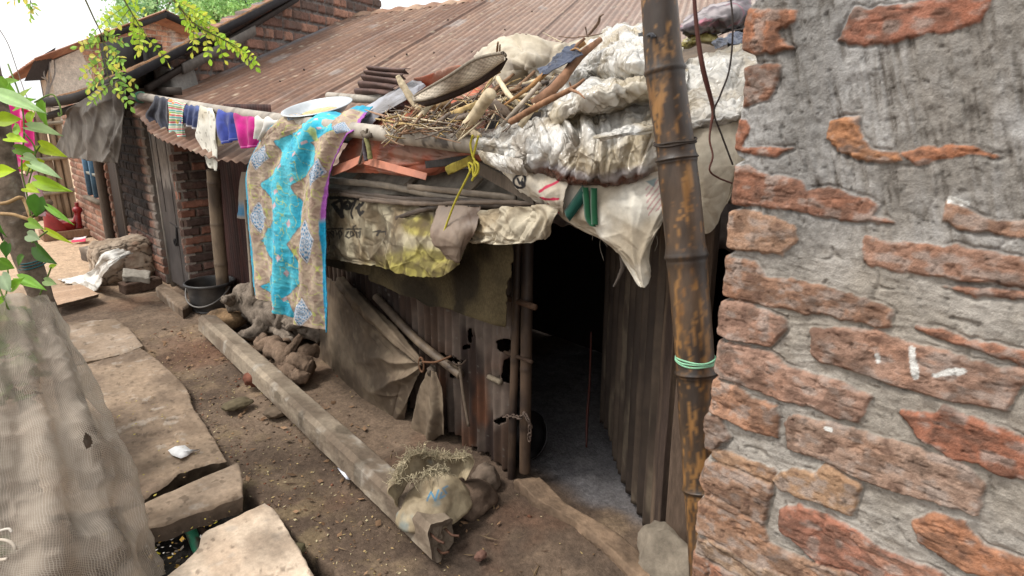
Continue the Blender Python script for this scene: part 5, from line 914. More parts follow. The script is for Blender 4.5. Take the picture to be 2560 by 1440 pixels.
# --- brown cloth tied on the wall
def brc(P, a, b): c = mixc(C(124, 108, 90), C(94, 80, 66), sst(-.25, .35, fbm(P, 5, 4, 390))); return mixc(c, C(150, 134, 112), sst(.2, .5, fbm(P, 16, 4, 391))*.4)*.74
kn = X(1056, 912, 1.85)
W_ = lambda u, v, dx=0.: X(u, v, xs(X(u, v, 1.95)[1])-.05-dx)
def fan(P, a, b):
    k = np.linalg.norm(P-kn, axis=-1); ang = np.arctan2(P[..., 2]-kn[2], P[..., 1]-kn[1]); q = (ang*2.6+.35*fbm(P, 4, 2, 392)) % 1; return .03*(1-np.abs(q*2-1))**1.6*sst(0, .16, k)*sst(.95, .3, k)+creases(393, 30, .026, 1.3, .7, (.1, .3), (.01, .035))(P, a, b)+.01*fbm(P, 6, 3, 394)
bc_ = tag(cloth('brown_cloth', [[W_(818, 690), W_(835, 700), W_(858, 712), W_(872, 724)], [W_(800, 770), W_(862, 790, .04), W_(930, 830, .05), W_(985, 850, .02)], [W_(800, 870), W_(880, 880, .08), W_(985, 900, .07), W_(1052, 905, .03)], [W_(800, 975, .02), W_(890, 980, .1), W_(980, 960, .08), W_(1054, 922, .03)], [W_(828, 1015, .03), W_(900, 1050, .1), W_(975, 1030, .07), W_(1030, 985, .02)], [W_(850, 1075, .05), W_(915, 1125, .1), W_(970, 1140, .07), W_(1000, 1100, .02)]], 150, 130, brc, M_sheet, thick=.003, disp=fan, torn=.02), 'large brown cloth tied up in a fan of folds against the tin wall', 'cloth')
mb = MB(); V, Q = tube([W_(852, 706, .02), W_(905, 762, .05), W_(985, 840, .05), W_(1056, 910, .04)], [.035, .042, .04, .014], 20, 90); d = V-Q[:, None]; V = Q[:, None]+d*(1+.3*fbm(V, (14, 14, 14), 3, 395)+.18*np.sin(np.arctan2(d[..., 2], d[..., 0])*6+Q[:, None, 1]*9))[..., None]; mb.add(V, tubefaces(90, 20), brc(V, 0, 0).reshape(-1, 3)*1.05); mb.build('rolled_edge', M_sheet, bc_)
bell = cloth('hanging_end', [[W_(1068, 930, .05), W_(1080, 926, .06), W_(1092, 932, .05)], [W_(1046, 980, .04), W_(1076, 985, .08), W_(1106, 975, .05)], [W_(1034, 1040, .03), W_(1072, 1045, .08), W_(1110, 1030, .05)], [W_(1022, 1098, .02), W_(1064, 1108, .06), W_(1112, 1084, .03)]], 90, 60, brc, M_sheet, bc_, disp=lambda P, a, b: .016*np.sin(b*13)*(.3+.7*a)+.006*fbm(P, 18, 3, 396), torn=.0)
mb = MB(); V, F = rock(W_(1080, 928, .05), (.028, .028, .03), 397, 3, .6); mb.add(V, F, C(88, 76, 64)*.65); t_ = np.linspace(0, 6.28, 16); mb.tube([W_(1054, 912, .05)+NB(.0, .022*math.cos(q), .04*math.sin(q)) for q in t_], .006, C(112, 78, 54)*.7, 6, 40); mb.tube([W_(1056, 905, .06), W_(1090, 905, .06), W_(1128, 890, .04)], .006, C(112, 78, 54)*.7, 6, 20); mb.build('knot', M_cord, bc_)
dpole = bamboo('bamboo_pole', [W_(940, 742, .0), W_(1040, 848, .0), W_(1152, 938, .0)], .023, (.25, .6, .9), bcol(C(136, 118, 98), C(96, 82, 70), 400, .66), ns=16); tag(dpole, 'short slanting bamboo pole tied across the tin wall', 'pole')
mb = MB(); mb.tube([W_(1148, 905, .01), W_(1158, 985, .02), W_(1172, 1066, .02)], .008, C(128, 112, 96)*.6, 8); mb.tube([W_(1120, 905, .02), W_(1150, 912, .03), W_(1166, 900, .02)], .005, C(90, 74, 62)*.5, 6); tag(mb.build('stick', M_wood), 'thin upright stick hanging at the lower end of the slanting pole', 'stick')
# --- rags and cords on the pole
mb = MB(); 
for k, (ps, r_, cc) in enumerate([([(918, 322), (914, 345), (905, 385), (898, 408)], .006, C(110, 98, 84)), ([(915, 345), (922, 372), (926, 398)], .011, C(150, 146, 96)), ([(912, 343), (910, 370), (916, 402)], .009, C(96, 86, 92)), ([(906, 330), (914, 340), (926, 338)], .012, C(120, 108, 94))]): mb.tube([X(u, v, 1.556) for u, v in ps], r_, cc*.66, 8, 24, rough=.25, seed=k)
tag(mb.build('rag_tie', M_cord), 'knotted rags tied round the eave pole above the orange strip', 'rag')
mb = MB(); yc = C(196, 184, 66)*.75
for ps in ([(1182, 338), (1176, 362), (1182, 392), (1186, 405), (1170, 440), (1140, 500), (1122, 545), (1106, 590)], [(1196, 340), (1190, 362), (1182, 396)], [(1186, 402), (1196, 412), (1194, 432), (1184, 440), (1182, 415), (1172, 408), (1176, 430)], [(1186, 402), (1190, 425), (1180, 452)], [(1106, 590), (1102, 612)], [(1106, 590), (1110, 614)]): mb.tube([X(u, v, 1.535) for u, v in ps], .0042, yc, 7, 50, rough=.2)
tag(mb.build('yellow_rope', M_cord), 'yellow rope knotted on the pole end and hanging down', 'rope')
# --- junk on the roof
def corr(P, a, b): return 0
tag(cloth('scrap_tin', [[L(930, 166, .22), L(980, 170, .24), L(1030, 172, .26)], [L(912, 195, .16), L(962, 200, .18), L(1012, 205, .2)], [L(890, 240, .08), L(930, 238, .1), L(972, 232, .12)]], 90, 60, lambda P, a, b: mixc(C(112, 84, 74), C(86, 62, 54), sst(-.3, .3, fbm(P, 9, 4, 410)))*.68*(1+.12*np.sin(a*31.4))[..., None], M_rust, disp=lambda P, a, b: .028*np.abs(np.sin(a*15.7))+.004*fbm(P, 9, 2, 411), torn=.02, thick=.004), 'crumpled scrap of brown corrugated tin lying on the big roof', 'tin sheet')
pgb = bamboo('bamboo_offcut', [L(822, 240, .06), L(900, 247, .07), L(972, 248, .08)], .024, (.2, .45), bcol(C(178, 168, 154), C(140, 130, 116), 412, .76), ns=14); tag(pgb, 'short grey bamboo offcut behind the metal pan', 'pole')
# woven winnowing tray
def kula():
    Bk = cr(np.array([L(1034, 242, .22), L(1060, 226, .26), L(1122, 190, .33), L(1180, 152, .37), L(1222, 138, .38), L(1258, 132, .39)]), 90); Fr = cr(np.array([L(1036, 252, .22), L(1066, 248, .235), L(1120, 230, .26), L(1180, 203, .29), L(1236, 166, .33), L(1264, 138, .37)]), 90)
    root = thing('winnowing_tray', (Bk[40]+Fr[40])/2, 'worn woven winnowing tray with dark rim tilted on the orange tarpaulin', 'tray')
    q = np.linspace(0, 1, 24)[:, None, None]; P = Bk[None]*(1-q)+Fr[None]*q; a, b = uvgrid(24, 90); P[..., 2] -= .02*np.sin(a*3.14)
    c = mixc(C(206, 194, 176), C(168, 154, 138), sst(-.2, .3, fbm(P, 9, 3, 413)))*(1+.45*np.sin(a*44)*np.sin(b*120))[..., None]; link('woven_base', P, gfaces(24, 90), (c*.75).reshape(-1, 3), M_burlap, root, thick=.004)
    mb = MB(); loop = np.concatenate([Bk, Fr[::-1], Bk[:1]]); mb.tube(loop, .006, C(160, 148, 132)*.6, 8, 200); lo = Fr-NB(.0, .0, .022)*np.minimum(1, 2*np.sin(np.linspace(.1, 3.0, 90)))[:, None]; mb.grid(np.stack([Fr, lo, lo+NB(.03, .02, -.004)]), C(70, 56, 50)*.6)
    for k in (): p = Bk[k]; mb.tube([p+NB(-.012, -.01, .012), p+NB(-.016, -.013, -.0), p+NB(-.012, -.012, -.016)], .003, C(46, 38, 34)*.6, 5, 8)
    mb.build('rim', M_wood, root)
kula()
M_stick = mat('dry_stick', rough=.8, ns=40, na=.3, bs=60, bump=.5, bd=.003, spec=.2)
pale, brn, gry, yl_ = C(214, 196, 164), C(142, 110, 84), C(134, 120, 108), C(206, 176, 122)
def stick(pts, rad, col, label, lift=.14, forks=(), group=None, name='stick', seed=[500]):
    seed[0] += 3; s = seed[0]; mb = MB()
    for ps, r_ in [(pts, rad)]+list(forks):
        P_ = [L(u, v, (l[0] if l else lift)) for u, v, *l in ps]; V, Q = tube(P_, np.array(r_)*.76, 12, max(14, len(ps)*12)); d = V-Q[:, None]; V = Q[:, None]+d*(1+.22*fbm(V, .4/np.mean(r_), 3, s)+.1*fbm(V, 1.6/np.mean(r_), 2, s+1))[..., None]
        c = mixc(col, col*.62, sst(-.05, .45, fbm(V, 22, 4, s+2))); c = mixc(c, col*1.12, sst(.1, .5, fbm(V, 40, 3, s+1))*.5); mb.add(V, tubefaces(len(V), 12), c.reshape(-1, 3)*.8)
    return tag(mb.build(name, M_stick), label, 'stick', group)
stick([(994, 190, .26), (1012, 222, .2), (1046, 276, .1)], [.014, .022, .022, .017], pale, 'thick pale bone-like stick leaning over the lower end of the winnowing tray')
stick([(986, 296, .1), (1070, 314, .12), (1165, 328, .1)], [.006, .014, .015, .01], C(196, 186, 172), 'flat pale grey strip of wood lying just above the eave pole')
stick([(1030, 322, .12), (1110, 296, .14), (1208, 256, .2)], [.02, .022, .021, .019], yl_*1.02, 'long thick straw coloured stick crossing the flat strip')
stick([(1150, 340, .11), (1190, 285, .2), (1228, 234, .28)], [.024, .028, .03, .028], pale, 'stout barked white stick standing up at the middle of the heap')
stick([(1036, 284, .14), (1060, 268, .15), (1086, 256, .17)], [.013, .025, .026], C(188, 158, 118), 'split chunk of firewood under the winnowing tray, left of the pair')
stick([(1083, 273, .14), (1102, 264, .15), (1121, 257, .16)], [.015, .027, .023], C(172, 142, 104), 'split chunk of firewood under the winnowing tray, right of the pair')
stick([(1074, 292, .1), (1145, 264, .12), (1216, 238, .14)], [.024, .028, .024], C(116, 98, 84), 'dark brown round log lying behind the pale sticks')
stick([(1087, 253, .16), (1170, 216, .2), (1250, 178, .24)], [.009, .012, .01], C(196, 156, 98), 'long thin yellow stick lying along the front rim of the tray')
stick([(1222, 254, .18), (1250, 272, .17), (1276, 291, .14)], [.026, .026, .022], C(140, 122, 106), 'short thick grey brown log end right of the stout white stick')
stick([(1245, 196, .22), (1268, 232, .2), (1290, 256, .18), (1310, 284, .14)], [.014, .014, .011, .008], pale*.92, 'curved pale root hanging down right of the log end')
stick([(1252, 316, .14), (1302, 262, .2), (1352, 208, .26)], [.009, .012, .01], C(190, 176, 158), 'split grey strip standing diagonally beside the white plastic')
stick([(1262, 262, .2), (1334, 210, .24), (1406, 143, .3), (1462, 104, .34)], [.006, .012, .016, .014], C(170, 128, 84), 'long bent brown branch reaching up to the top of the heap', forks=[([(1406, 143, .3), (1436, 122, .36), (1452, 128, .36)], [.006, .003])])
stick([(1278, 304, .2), (1350, 262, .3), (1425, 224, .36), (1462, 198, .38)], [.014, .012, .009, .004], C(150, 112, 84), 'forked brown branch lying across the left part of the white plastic', forks=[([(1425, 224, .36), (1446, 232, .37), (1462, 246, .36)], [.006, .002]), ([(1428, 222, .36), (1424, 206, .38)], [.004, .002])])
stick([(1336, 262, .2), (1398, 208, .26), (1445, 146, .32), (1502, 98, .36)], [.026, .026, .02, .012], C(142, 106, 82), 'thick reddish brown root under the top of the white plastic', forks=[([(1445, 146, .32), (1440, 118, .36), (1462, 96, .38)], [.012, .006])])
stick([(1300, 316, .16), (1320, 290, .19), (1340, 262, .22)], [.013, .014, .01], pale*.95, 'short pale stick stuck upright at the left edge of the white plastic')
stick([(912, 274, .16), (940, 284, .15), (972, 293, .14)], [.003, .006, .007], C(166, 132, 108), 'thin lone twig lying on the orange tarpaulin near the sari')
stick([(1176, 326, .13), (1186, 334, .13), (1200, 342, .12)], [.012, .018, .014], pale*.9, 'stubby pale stick end at the corner of the white plastic')
stick([(1242, 140, .3), (1243, 124, .35), (1245, 106, .4)], [.006, .006, .005], C(150, 122, 96), 'tiny twig sticking straight up behind the upper end of the tray', forks=[([(1249, 140, .3), (1250, 112, .38)], [.005, .004])])
stick([(1470, 90, .36), (1494, 60, .46), (1500, 42, .5), (1508, 36, .52)], [.006, .006, .004, .002], C(120, 96, 78), 'bare twig rising above the top of the heap against the tin roof', forks=[([(1446, 92, .38), (1475, 90, .4), (1505, 84, .4)], [.003, .002]), ([(1464, 68, .46), (1468, 92, .4)], [.003, .002])])
rs = np.random.RandomState(5)
for k in range(120):
    u = rs.uniform(985, 1470); v = np.interp(u, [985, 1100, 1200, 1300, 1400, 1470], [302, 292, 262, 235, 170, 125])+rs.normal(0, 22+.04*(u-985)); a_ = rs.uniform(-1.2, .5); l = rs.uniform(16, 62)*(1 if k % 5 else 1.5); b_ = rs.uniform(-10, 10)
    stick([(u-l*math.cos(a_), v-l*math.sin(a_), .1+.1*rs.rand()), (u+b_*math.sin(a_), v+b_*math.cos(a_), .17), (u+l*math.cos(a_), v+l*math.sin(a_), .12+.1*rs.rand())], [.002+.003*rs.rand(), .003+.004*rs.rand()**2, .0015], [pale, brn, gry, yl_, brn][k % 5]*.8, 'one of the thin dry twigs strewn through the stick heap on the shack roof', group='thin twigs in the stick heap', name='twig')
for k in range(18):
    u = rs.uniform(1010, 1440); v = np.interp(u, [1010, 1200, 1300, 1440], [290, 262, 230, 150])+rs.normal(0, 20); a_ = rs.uniform(-.95, -.1); l = rs.uniform(34, 74)
    stick([(u-l*math.cos(a_), v-l*math.sin(a_), .13), (u, v, .17), (u+l*math.cos(a_), v+l*math.sin(a_), .2)], [.006, .011+.005*rs.rand(), .008], [pale, gry, brn, C(92, 80, 72)][k % 4]*.85, 'one of the split slats lying slantwise in the stick heap on the shack roof', group='split slats in the stick heap', name='slat')
mb = MB()
for k in range(560):
    u = rs.uniform(960, 1470); v = np.interp(u, [960, 1100, 1200, 1300, 1400, 1470], [306, 298, 268, 240, 180, 130])+rs.normal(0, 20); a_ = rs.uniform(-1.5, 1.2); l = rs.uniform(6, 26); h_ = rs.uniform(.06, .17); mb.tube([L(u-l*math.cos(a_), v-l*math.sin(a_), h_), L(u, v, h_+.02), L(u+l*math.cos(a_), v+l*math.sin(a_), h_+rs.uniform(-.03, .03))], [.0016, .0022, .0008], [pale, yl_, brn, gry][k % 4]*rs.uniform(.45, .85), 4, 5)
tag(mb.build('straw', M_stick), 'dry straw and splinters strewn through the stick heap on the shack roof', 'straw', kind='stuff')
def plank_(p, q, w_, col, label, x):
    mb = MB(); a_, b_ = X(p[0], p[1], x), X(q[0], q[1], x+.05); ax_ = (b_-a_)/2; V, F = ibox((0, 0, 0), (2*np.linalg.norm(ax_), .02, w_), 0, .004, 10, .3, 7); e0 = ax_/np.linalg.norm(ax_); e1 = np.cross(NB(0, 0, 1), e0); e1 /= np.linalg.norm(e1); e2 = np.cross(e0, e1); W = (a_+b_)/2+V[:, :1]*e0+V[:, 1:2]*e1+V[:, 2:]*e2; mb.add(W, F, mixc(col, col*.6, sst(-.2, .4, fbm(W, (4, 4, 40), 4, 8)))*.75); return tag(mb.build('plank', M_wood), label, 'plank')
plank_((1066, 412), (1190, 396), .03, C(74, 70, 68), 'charred black plank end under the eave pole', 1.6); plank_((1118, 427), (1182, 398), .034, C(176, 158, 74), 'yellow painted plank end under the eave pole', 1.585)
# --- beige cloth heap, white plastic, sacks
def off(c1, c2, sd, k=.78): return lambda P, a, b: mixc(mixc(C(*c1), C(*c2), sst(-.2, .4, fbm(P, 6, 4, sd))), C(*c2)*.8, sst(.2, .55, fbm(P, 17, 4, sd+1))*.4)*k
tag(cloth('beige_cloth', [[L(1180, 140, .15), L(1290, 96, .3), L(1380, 104, .28), L(1510, 80, .25)], [L(1220, 190, .15), L(1300, 150, .25), L(1390, 165, .2), L(1500, 145, .2)], [L(1240, 240, .1), L(1310, 215, .14), L(1390, 215, .14), L(1470, 195, .14)], [L(1240, 300, .05), L(1320, 290, .08), L(1380, 265, .08), L(1440, 240, .08)]], 110, 130, off((206, 194, 172), (168, 156, 138), 420), M_cloth, thick=.003, disp=crumple(7, .05, 421, .04), torn=.03), 'heap of crumpled beige cloth behind the sticks on top of the shack roof', 'cloth')
tag(cloth('denim_cloth', [[L(1340, 170, .26), L(1390, 140, .32), L(1440, 110, .36)], [L(1352, 190, .26), L(1405, 160, .32), L(1452, 130, .36)]], 40, 60, off((84, 92, 112), (54, 58, 74), 423, .7), M_cloth, disp=crumple(12, .03, 424)), 'rolled dark blue denim cloth tucked between branches on the heap', 'cloth')
wht0 = off((240, 237, 230), (208, 194, 168), 430, .86)
def wht(P, a, b): return mixc(wht0(P, a, b), C(136, 118, 94), sst(.05, .45, fbm(P, (6, 10, 6), 5, 431))*.6)
def film(P, a, b): 
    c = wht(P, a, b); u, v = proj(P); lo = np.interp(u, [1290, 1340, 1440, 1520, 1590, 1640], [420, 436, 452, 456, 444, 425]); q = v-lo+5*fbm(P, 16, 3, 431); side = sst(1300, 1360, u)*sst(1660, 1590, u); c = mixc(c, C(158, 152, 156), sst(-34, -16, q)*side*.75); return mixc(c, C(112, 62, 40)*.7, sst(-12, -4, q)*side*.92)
def folds(seed, ang, A=.03, n=110, spread=.45, low=.026):
    g = creases(seed, int(n*1.7), A*1.25, ang, spread, (.1, .36), (.004, .02)); g2 = creases(seed+40, 240, A*.45, None, .5, (.03, .12), (.003, .008)); return lambda P, a, b: g(P, a, b)+g2(P, a, b)+low*fbm(P, 3.4, 3, seed+3)
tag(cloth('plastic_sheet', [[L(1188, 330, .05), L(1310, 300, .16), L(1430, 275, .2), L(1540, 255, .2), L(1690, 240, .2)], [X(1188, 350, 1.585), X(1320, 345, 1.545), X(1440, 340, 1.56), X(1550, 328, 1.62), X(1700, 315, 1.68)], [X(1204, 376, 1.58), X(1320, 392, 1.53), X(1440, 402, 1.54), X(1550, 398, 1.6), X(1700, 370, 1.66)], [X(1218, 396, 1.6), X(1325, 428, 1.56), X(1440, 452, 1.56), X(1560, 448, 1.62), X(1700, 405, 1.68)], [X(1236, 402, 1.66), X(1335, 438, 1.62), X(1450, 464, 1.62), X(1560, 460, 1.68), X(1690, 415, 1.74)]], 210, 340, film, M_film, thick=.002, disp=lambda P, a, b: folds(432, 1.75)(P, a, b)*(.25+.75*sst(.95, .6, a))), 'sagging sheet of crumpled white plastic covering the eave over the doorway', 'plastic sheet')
for i_, (rw_, an_, lb_) in enumerate([([[X(1190, 372, 1.56), X(1250, 385, 1.53), X(1310, 398, 1.52)], [X(1205, 395, 1.55), X(1262, 412, 1.52), X(1318, 420, 1.515)], [X(1232, 412, 1.57), X(1276, 432, 1.545), X(1322, 440, 1.54)]], 1.2, 'torn corner of white plastic wrapped round the end of the eave pole'),
    ([[L(1478, 330, .22), L(1560, 312, .2), L(1640, 300, .15)], [L(1484, 344, .23), L(1560, 328, .21), L(1640, 318, .16)], [L(1500, 352, .22), L(1560, 340, .2), L(1640, 332, .15)]], .1, 'thin folded strip of dirty plastic lying across the white sheet'),
    ([[L(1395, 190, .2), L(1440, 160, .24), L(1500, 120, .25)], [L(1380, 235, .19), L(1430, 200, .24), L(1495, 160, .25)], [L(1352, 292, .15), L(1410, 260, .2), L(1480, 210, .2)]], -.8, 'loose flap of clear white plastic beside the forked branch')]):
    tag(cloth('plastic_flap', rw_, 70, 90, wht, M_film, thick=.0015, disp=folds(490+i_*3, an_, .03, 60, .5, .02), torn=.08), lb_, 'plastic sheet')
tag(cloth('plastic_roll', [[L(1430, 215, .1), L(1520, 182, .18), L(1600, 165, .2), L(1720, 160, .16)], [L(1375, 255, .14), L(1480, 215, .26), L(1580, 195, .28), L(1720, 190, .22)], [L(1335, 310, .12), L(1450, 262, .25), L(1570, 230, .26), L(1710, 225, .2)], [L(1330, 335, .06), L(1450, 305, .14), L(1560, 275, .12), L(1690, 255, .1)]], 170, 260, wht, M_film, thick=.002, disp=folds(440, .5, .03, 90, .6)), 'bulging fold of white plastic lying across the middle of the heap', 'plastic sheet')
tag(cloth('plastic_bag', [[L(1470, 130, .15), L(1530, 84, .24), L(1600, 72, .26), L(1680, 88, .2)], [L(1432, 170, .15), L(1530, 120, .3), L(1600, 120, .32), L(1700, 130, .24)], [L(1424, 215, .13), L(1530, 170, .28), L(1600, 170, .3), L(1705, 180, .22)], [L(1450, 225, .1), L(1540, 205, .2), L(1600, 205, .2), L(1690, 210, .15)]], 170, 210, wht, M_film, thick=.002, disp=folds(450, None)), 'puffed up white plastic bag at the top of the heap behind the bamboo post', 'plastic bag')
tag(cloth('white_sack', [[L(1690, 160, .2), L(1760, 140, .22), L(1830, 120, .22), L(1900, 110, .2)], [L(1690, 230, .15), L(1770, 215, .18), L(1850, 210, .16), L(1910, 200, .14)], [X(1690, 320, 1.66), X(1770, 290, 1.72), X(1850, 275, 1.76), X(1900, 270, 1.8)], [X(1690, 355, 1.68), X(1770, 325, 1.74), X(1850, 305, 1.78), X(1900, 300, 1.82)]], 110, 130, off((232, 228, 220), (200, 188, 168), 460, .82), M_film, thick=.003, disp=folds(461, 1.3, .026, 100, .6)), 'white plastic sacking between the bamboo post and the close brick wall', 'sack')
tag(cloth('woven_sack', [[X(1680, 325, 1.7), X(1760, 320, 1.72), X(1850, 300, 1.78), X(1880, 300, 1.8)], [X(1690, 420, 1.66), X(1770, 420, 1.68), X(1840, 400, 1.73), X(1866, 395, 1.76)], [X(1705, 500, 1.66), X(1770, 505, 1.68), X(1820, 470, 1.72), X(1840, 460, 1.74)], [X(1730, 555, 1.68), X(1765, 584, 1.69), X(1795, 545, 1.71), X(1816, 510, 1.72)]], 120, 90, off((206, 194, 172), (168, 152, 128), 463, .74), M_sack, thick=.003, disp=crumple(6, .026, 464, .02, 40, 1.5, .4), torn=.03), 'beige woven sack hanging down right behind the bamboo post', 'sack')
def sackA(P, a, b):
    u, v = proj(P); c = off((222, 214, 198), (176, 162, 142), 470, .8)(P, a, b); red = np.minimum(ldist(u, v, [(1356, 476), (1400, 458)]), ldist(u, v, [(1356, 490), (1402, 493)])); red = np.minimum(red, ldist(u, v, [(1372, 508), (1400, 528)])); c = mixc(c, C(190, 44, 78)*.8, sst(3.4, 2., red+1.5*fbm(P, 40, 2, 471)))
    bl = np.hypot((u-1304)/17, (v-452)/15); rg = np.minimum(np.abs(bl-1)*12, ldist(u, v, [(1296, 446), (1304, 458), (1312, 448)])); rg = np.minimum(rg, np.hypot(u-1312, v-458)-3.5); return mixc(c, C(40, 40, 44), sst(3.2, 1.8, rg))
tag(cloth('printed_sack', [[X(1225, 395, 1.62), X(1330, 420, 1.6), X(1432, 440, 1.6)], [X(1258, 440, 1.62), X(1340, 466, 1.57), X(1424, 480, 1.57)], [X(1292, 472, 1.63), X(1358, 500, 1.59), X(1416, 520, 1.59)], [X(1330, 492, 1.66), X(1375, 514, 1.62), X(1412, 536, 1.62)]], 110, 120, sackA, M_sack, thick=.003, disp=crumple(12, .02, 472, .02), torn=.04), 'dirty white sack with black emblem and red stripes bunched above the doorway', 'sack')
def sackB(P, a, b):
    u, v = proj(P); c = off((226, 220, 206), (178, 164, 142), 474, .8)(P, a, b); k = ((u*.8+v*.6) % 11 < 4)*(pdist(u, v, [(1612, 470), (1660, 440), (1690, 500), (1620, 540)]) > 0); c = mixc(c, C(176, 96, 110)*.85, k*.6); return mixc(c, C(70, 120, 134)*.8, sst(0, 4, pdist(u, v, [(1610, 452), (1648, 440), (1636, 470)])+3*fbm(P, 40, 2, 475))*.7)
tag(cloth('torn_sack_flap', [[X(1372, 436, 1.64), X(1480, 450, 1.62), X(1580, 432, 1.66), X(1700, 410, 1.7)], [X(1396, 515, 1.64), X(1490, 525, 1.61), X(1600, 500, 1.64), X(1690, 490, 1.69)], [X(1440, 560, 1.65), X(1525, 585, 1.62), X(1602, 570, 1.64), X(1664, 545, 1.68)], [X(1530, 618, 1.65), X(1570, 640, 1.63), X(1600, 640, 1.64), X(1630, 600, 1.66)], [X(1594, 706, 1.65), X(1602, 716, 1.645), X(1609, 716, 1.65), X(1612, 680, 1.655)]], 150, 130, sackB, M_sack, thick=.003, disp=crumple(7, .026, 476, .02, 50, 1.2, .5), torn=.02), 'torn white sack flap hanging to a long point in the doorway', 'sack')
mb = MB(); gcol = C(44, 112, 74)*.45
for k, ps in enumerate([[(1462, 468), (1466, 510), (1470, 548), (1482, 566)], [(1484, 470), (1484, 520), (1486, 562)]]):
    q = cr(np.array([X(u, v, 1.575) for u, v in ps]), 30); mb.grid(np.stack([q+NB(0, .011, 0), q+NB(-.002, 0, 0), q+NB(.004, -.011, 0)], 1), gcol)
q = cr(np.array([X(u, v, 1.58) for u, v in [(1418, 540), (1440, 510), (1464, 476)]]), 20); mb.grid(np.stack([q+NB(0, .012, .016), q+NB(-.006, 0, 0), q+NB(0, -.012, -.016)], 1), C(20, 96, 80)*.42)
tag(mb.build('green_band', M_cloth, thick=.003), 'green cloth band looped round the sack over the doorway', 'band')
mb = MB()
for k in range(26):
    u = 1480+rs.uniform(-6, 190); v = 545+rs.uniform(-20, 30) if u < 1530 else 560+rs.uniform(-40, 40); l = rs.uniform(25, 80); mb.tube([X(u, v, 1.66), X(u+rs.uniform(-10, 10), v+l*.5, 1.66), X(u+rs.uniform(-14, 14), v+l, 1.66)], .0009, C(150, 140, 126)*.6, 4, 8)
tag(mb.build('loose_threads', M_cord), 'loose threads hanging from the torn sacks above the doorway', 'threads', kind='stuff')
mb = MB(); mb.tube([X(1552, 640, 1.7), X(1556, 668, 1.7), X(1546, 694, 1.7), X(1534, 716, 1.7)], [.006, .008, .005, .003], C(120, 108, 98)*.6, 8, 20, rough=.3); tag(mb.build('rag_strip', M_cloth), 'thin rag strip dangling left of the pointed sack flap', 'rag')
# --- cloths on the roof far right
def ragc(P, a, b): q = fbm(P, 9, 4, 479); c = mixc(C(176, 166, 166), C(96, 84, 92), sst(-.2, .3, q)); c = mixc(c, C(206, 120, 140), sst(.15, .3, fbm(P, 11, 4, 478))*.8); return mixc(c, C(60, 54, 56), sst(.4, .8, worley(wp(P, 14, 477), 1., 4)[0])*.8)*.75
def heapc(name, c1, c2, rows, sd, label, cat='cloth', mt=None, amp=.04, sc=10): return tag(cloth(name, [[L(*q) for q in r] for r in rows], 70, 90, ragc if name == 'mixed_rags' else off(c1, c2, sd, .76), mt or M_cloth, thick=.003, disp=crumple(sc, amp, sd+2, amp*.6), torn=.05), label, cat)
heapc('mixed_rags', (160, 150, 156), (120, 96, 104), [[(1710, 50, .3), (1780, 15, .34), (1880, -10, .34)], [(1700, 75, .3), (1780, 50, .34), (1880, 30, .3)], [(1720, 90, .22), (1800, 75, .24), (1880, 60, .22)]], 480, 'crumpled grey and pink rags on the roof near the brick wall')
heapc('grey_cloth', (176, 168, 160), (140, 128, 120), [[(1770, 70, .2), (1830, 55, .25), (1900, 30, .2)], [(1770, 95, .18), (1830, 85, .24), (1900, 75, .2)]], 484, 'flat grey cloth lying below the pink rags on the roof', amp=.02)
heapc('yellow_bag', (222, 206, 136), (204, 190, 96), [[(1704, 96, .22), (1750, 76, .25), (1792, 88, .23)], [(1704, 110, .22), (1750, 94, .26), (1798, 101, .23)], [(1710, 120, .2), (1752, 112, .22), (1795, 112, .2)]], 487, 'crumpled pale yellow plastic bag on the heap right of the bamboo post', 'plastic bag', M_film)
heapc('blue_grey_cloth', (96, 102, 118), (60, 64, 78), [[(1788, 100, .3), (1830, 88, .36), (1872, 80, .34)], [(1784, 122, .28), (1830, 112, .36), (1872, 110, .32)]], 490, 'bunched blue grey cloth on the heap beside the close brick wall')
heapc('dark_cloth', (52, 52, 58), (30, 30, 34), [[(1600, 84, .4), (1620, 76, .46), (1650, 80, .44)], [(1600, 92, .4), (1624, 90, .46), (1650, 94, .44)]], 492, 'scrap of black cloth on the heap touching the left side of the bamboo post', amp=.02)
mb = MB()
for k in range(6): t_ = np.linspace(0, 6.28, 20); c0 = L(1852, 100, .2)+NB(.0, .006*k, -.006*k+.01); mb.tube([c0+NB(.03*math.cos(q), .008*math.sin(q), .03*math.sin(q)) for q in t_], .007, C(44, 44, 50)*.6, 8, 30)
tag(mb.build('rubber_hose', M_plast), 'coiled black rubber hose at the edge of the close brick wall', 'hose')
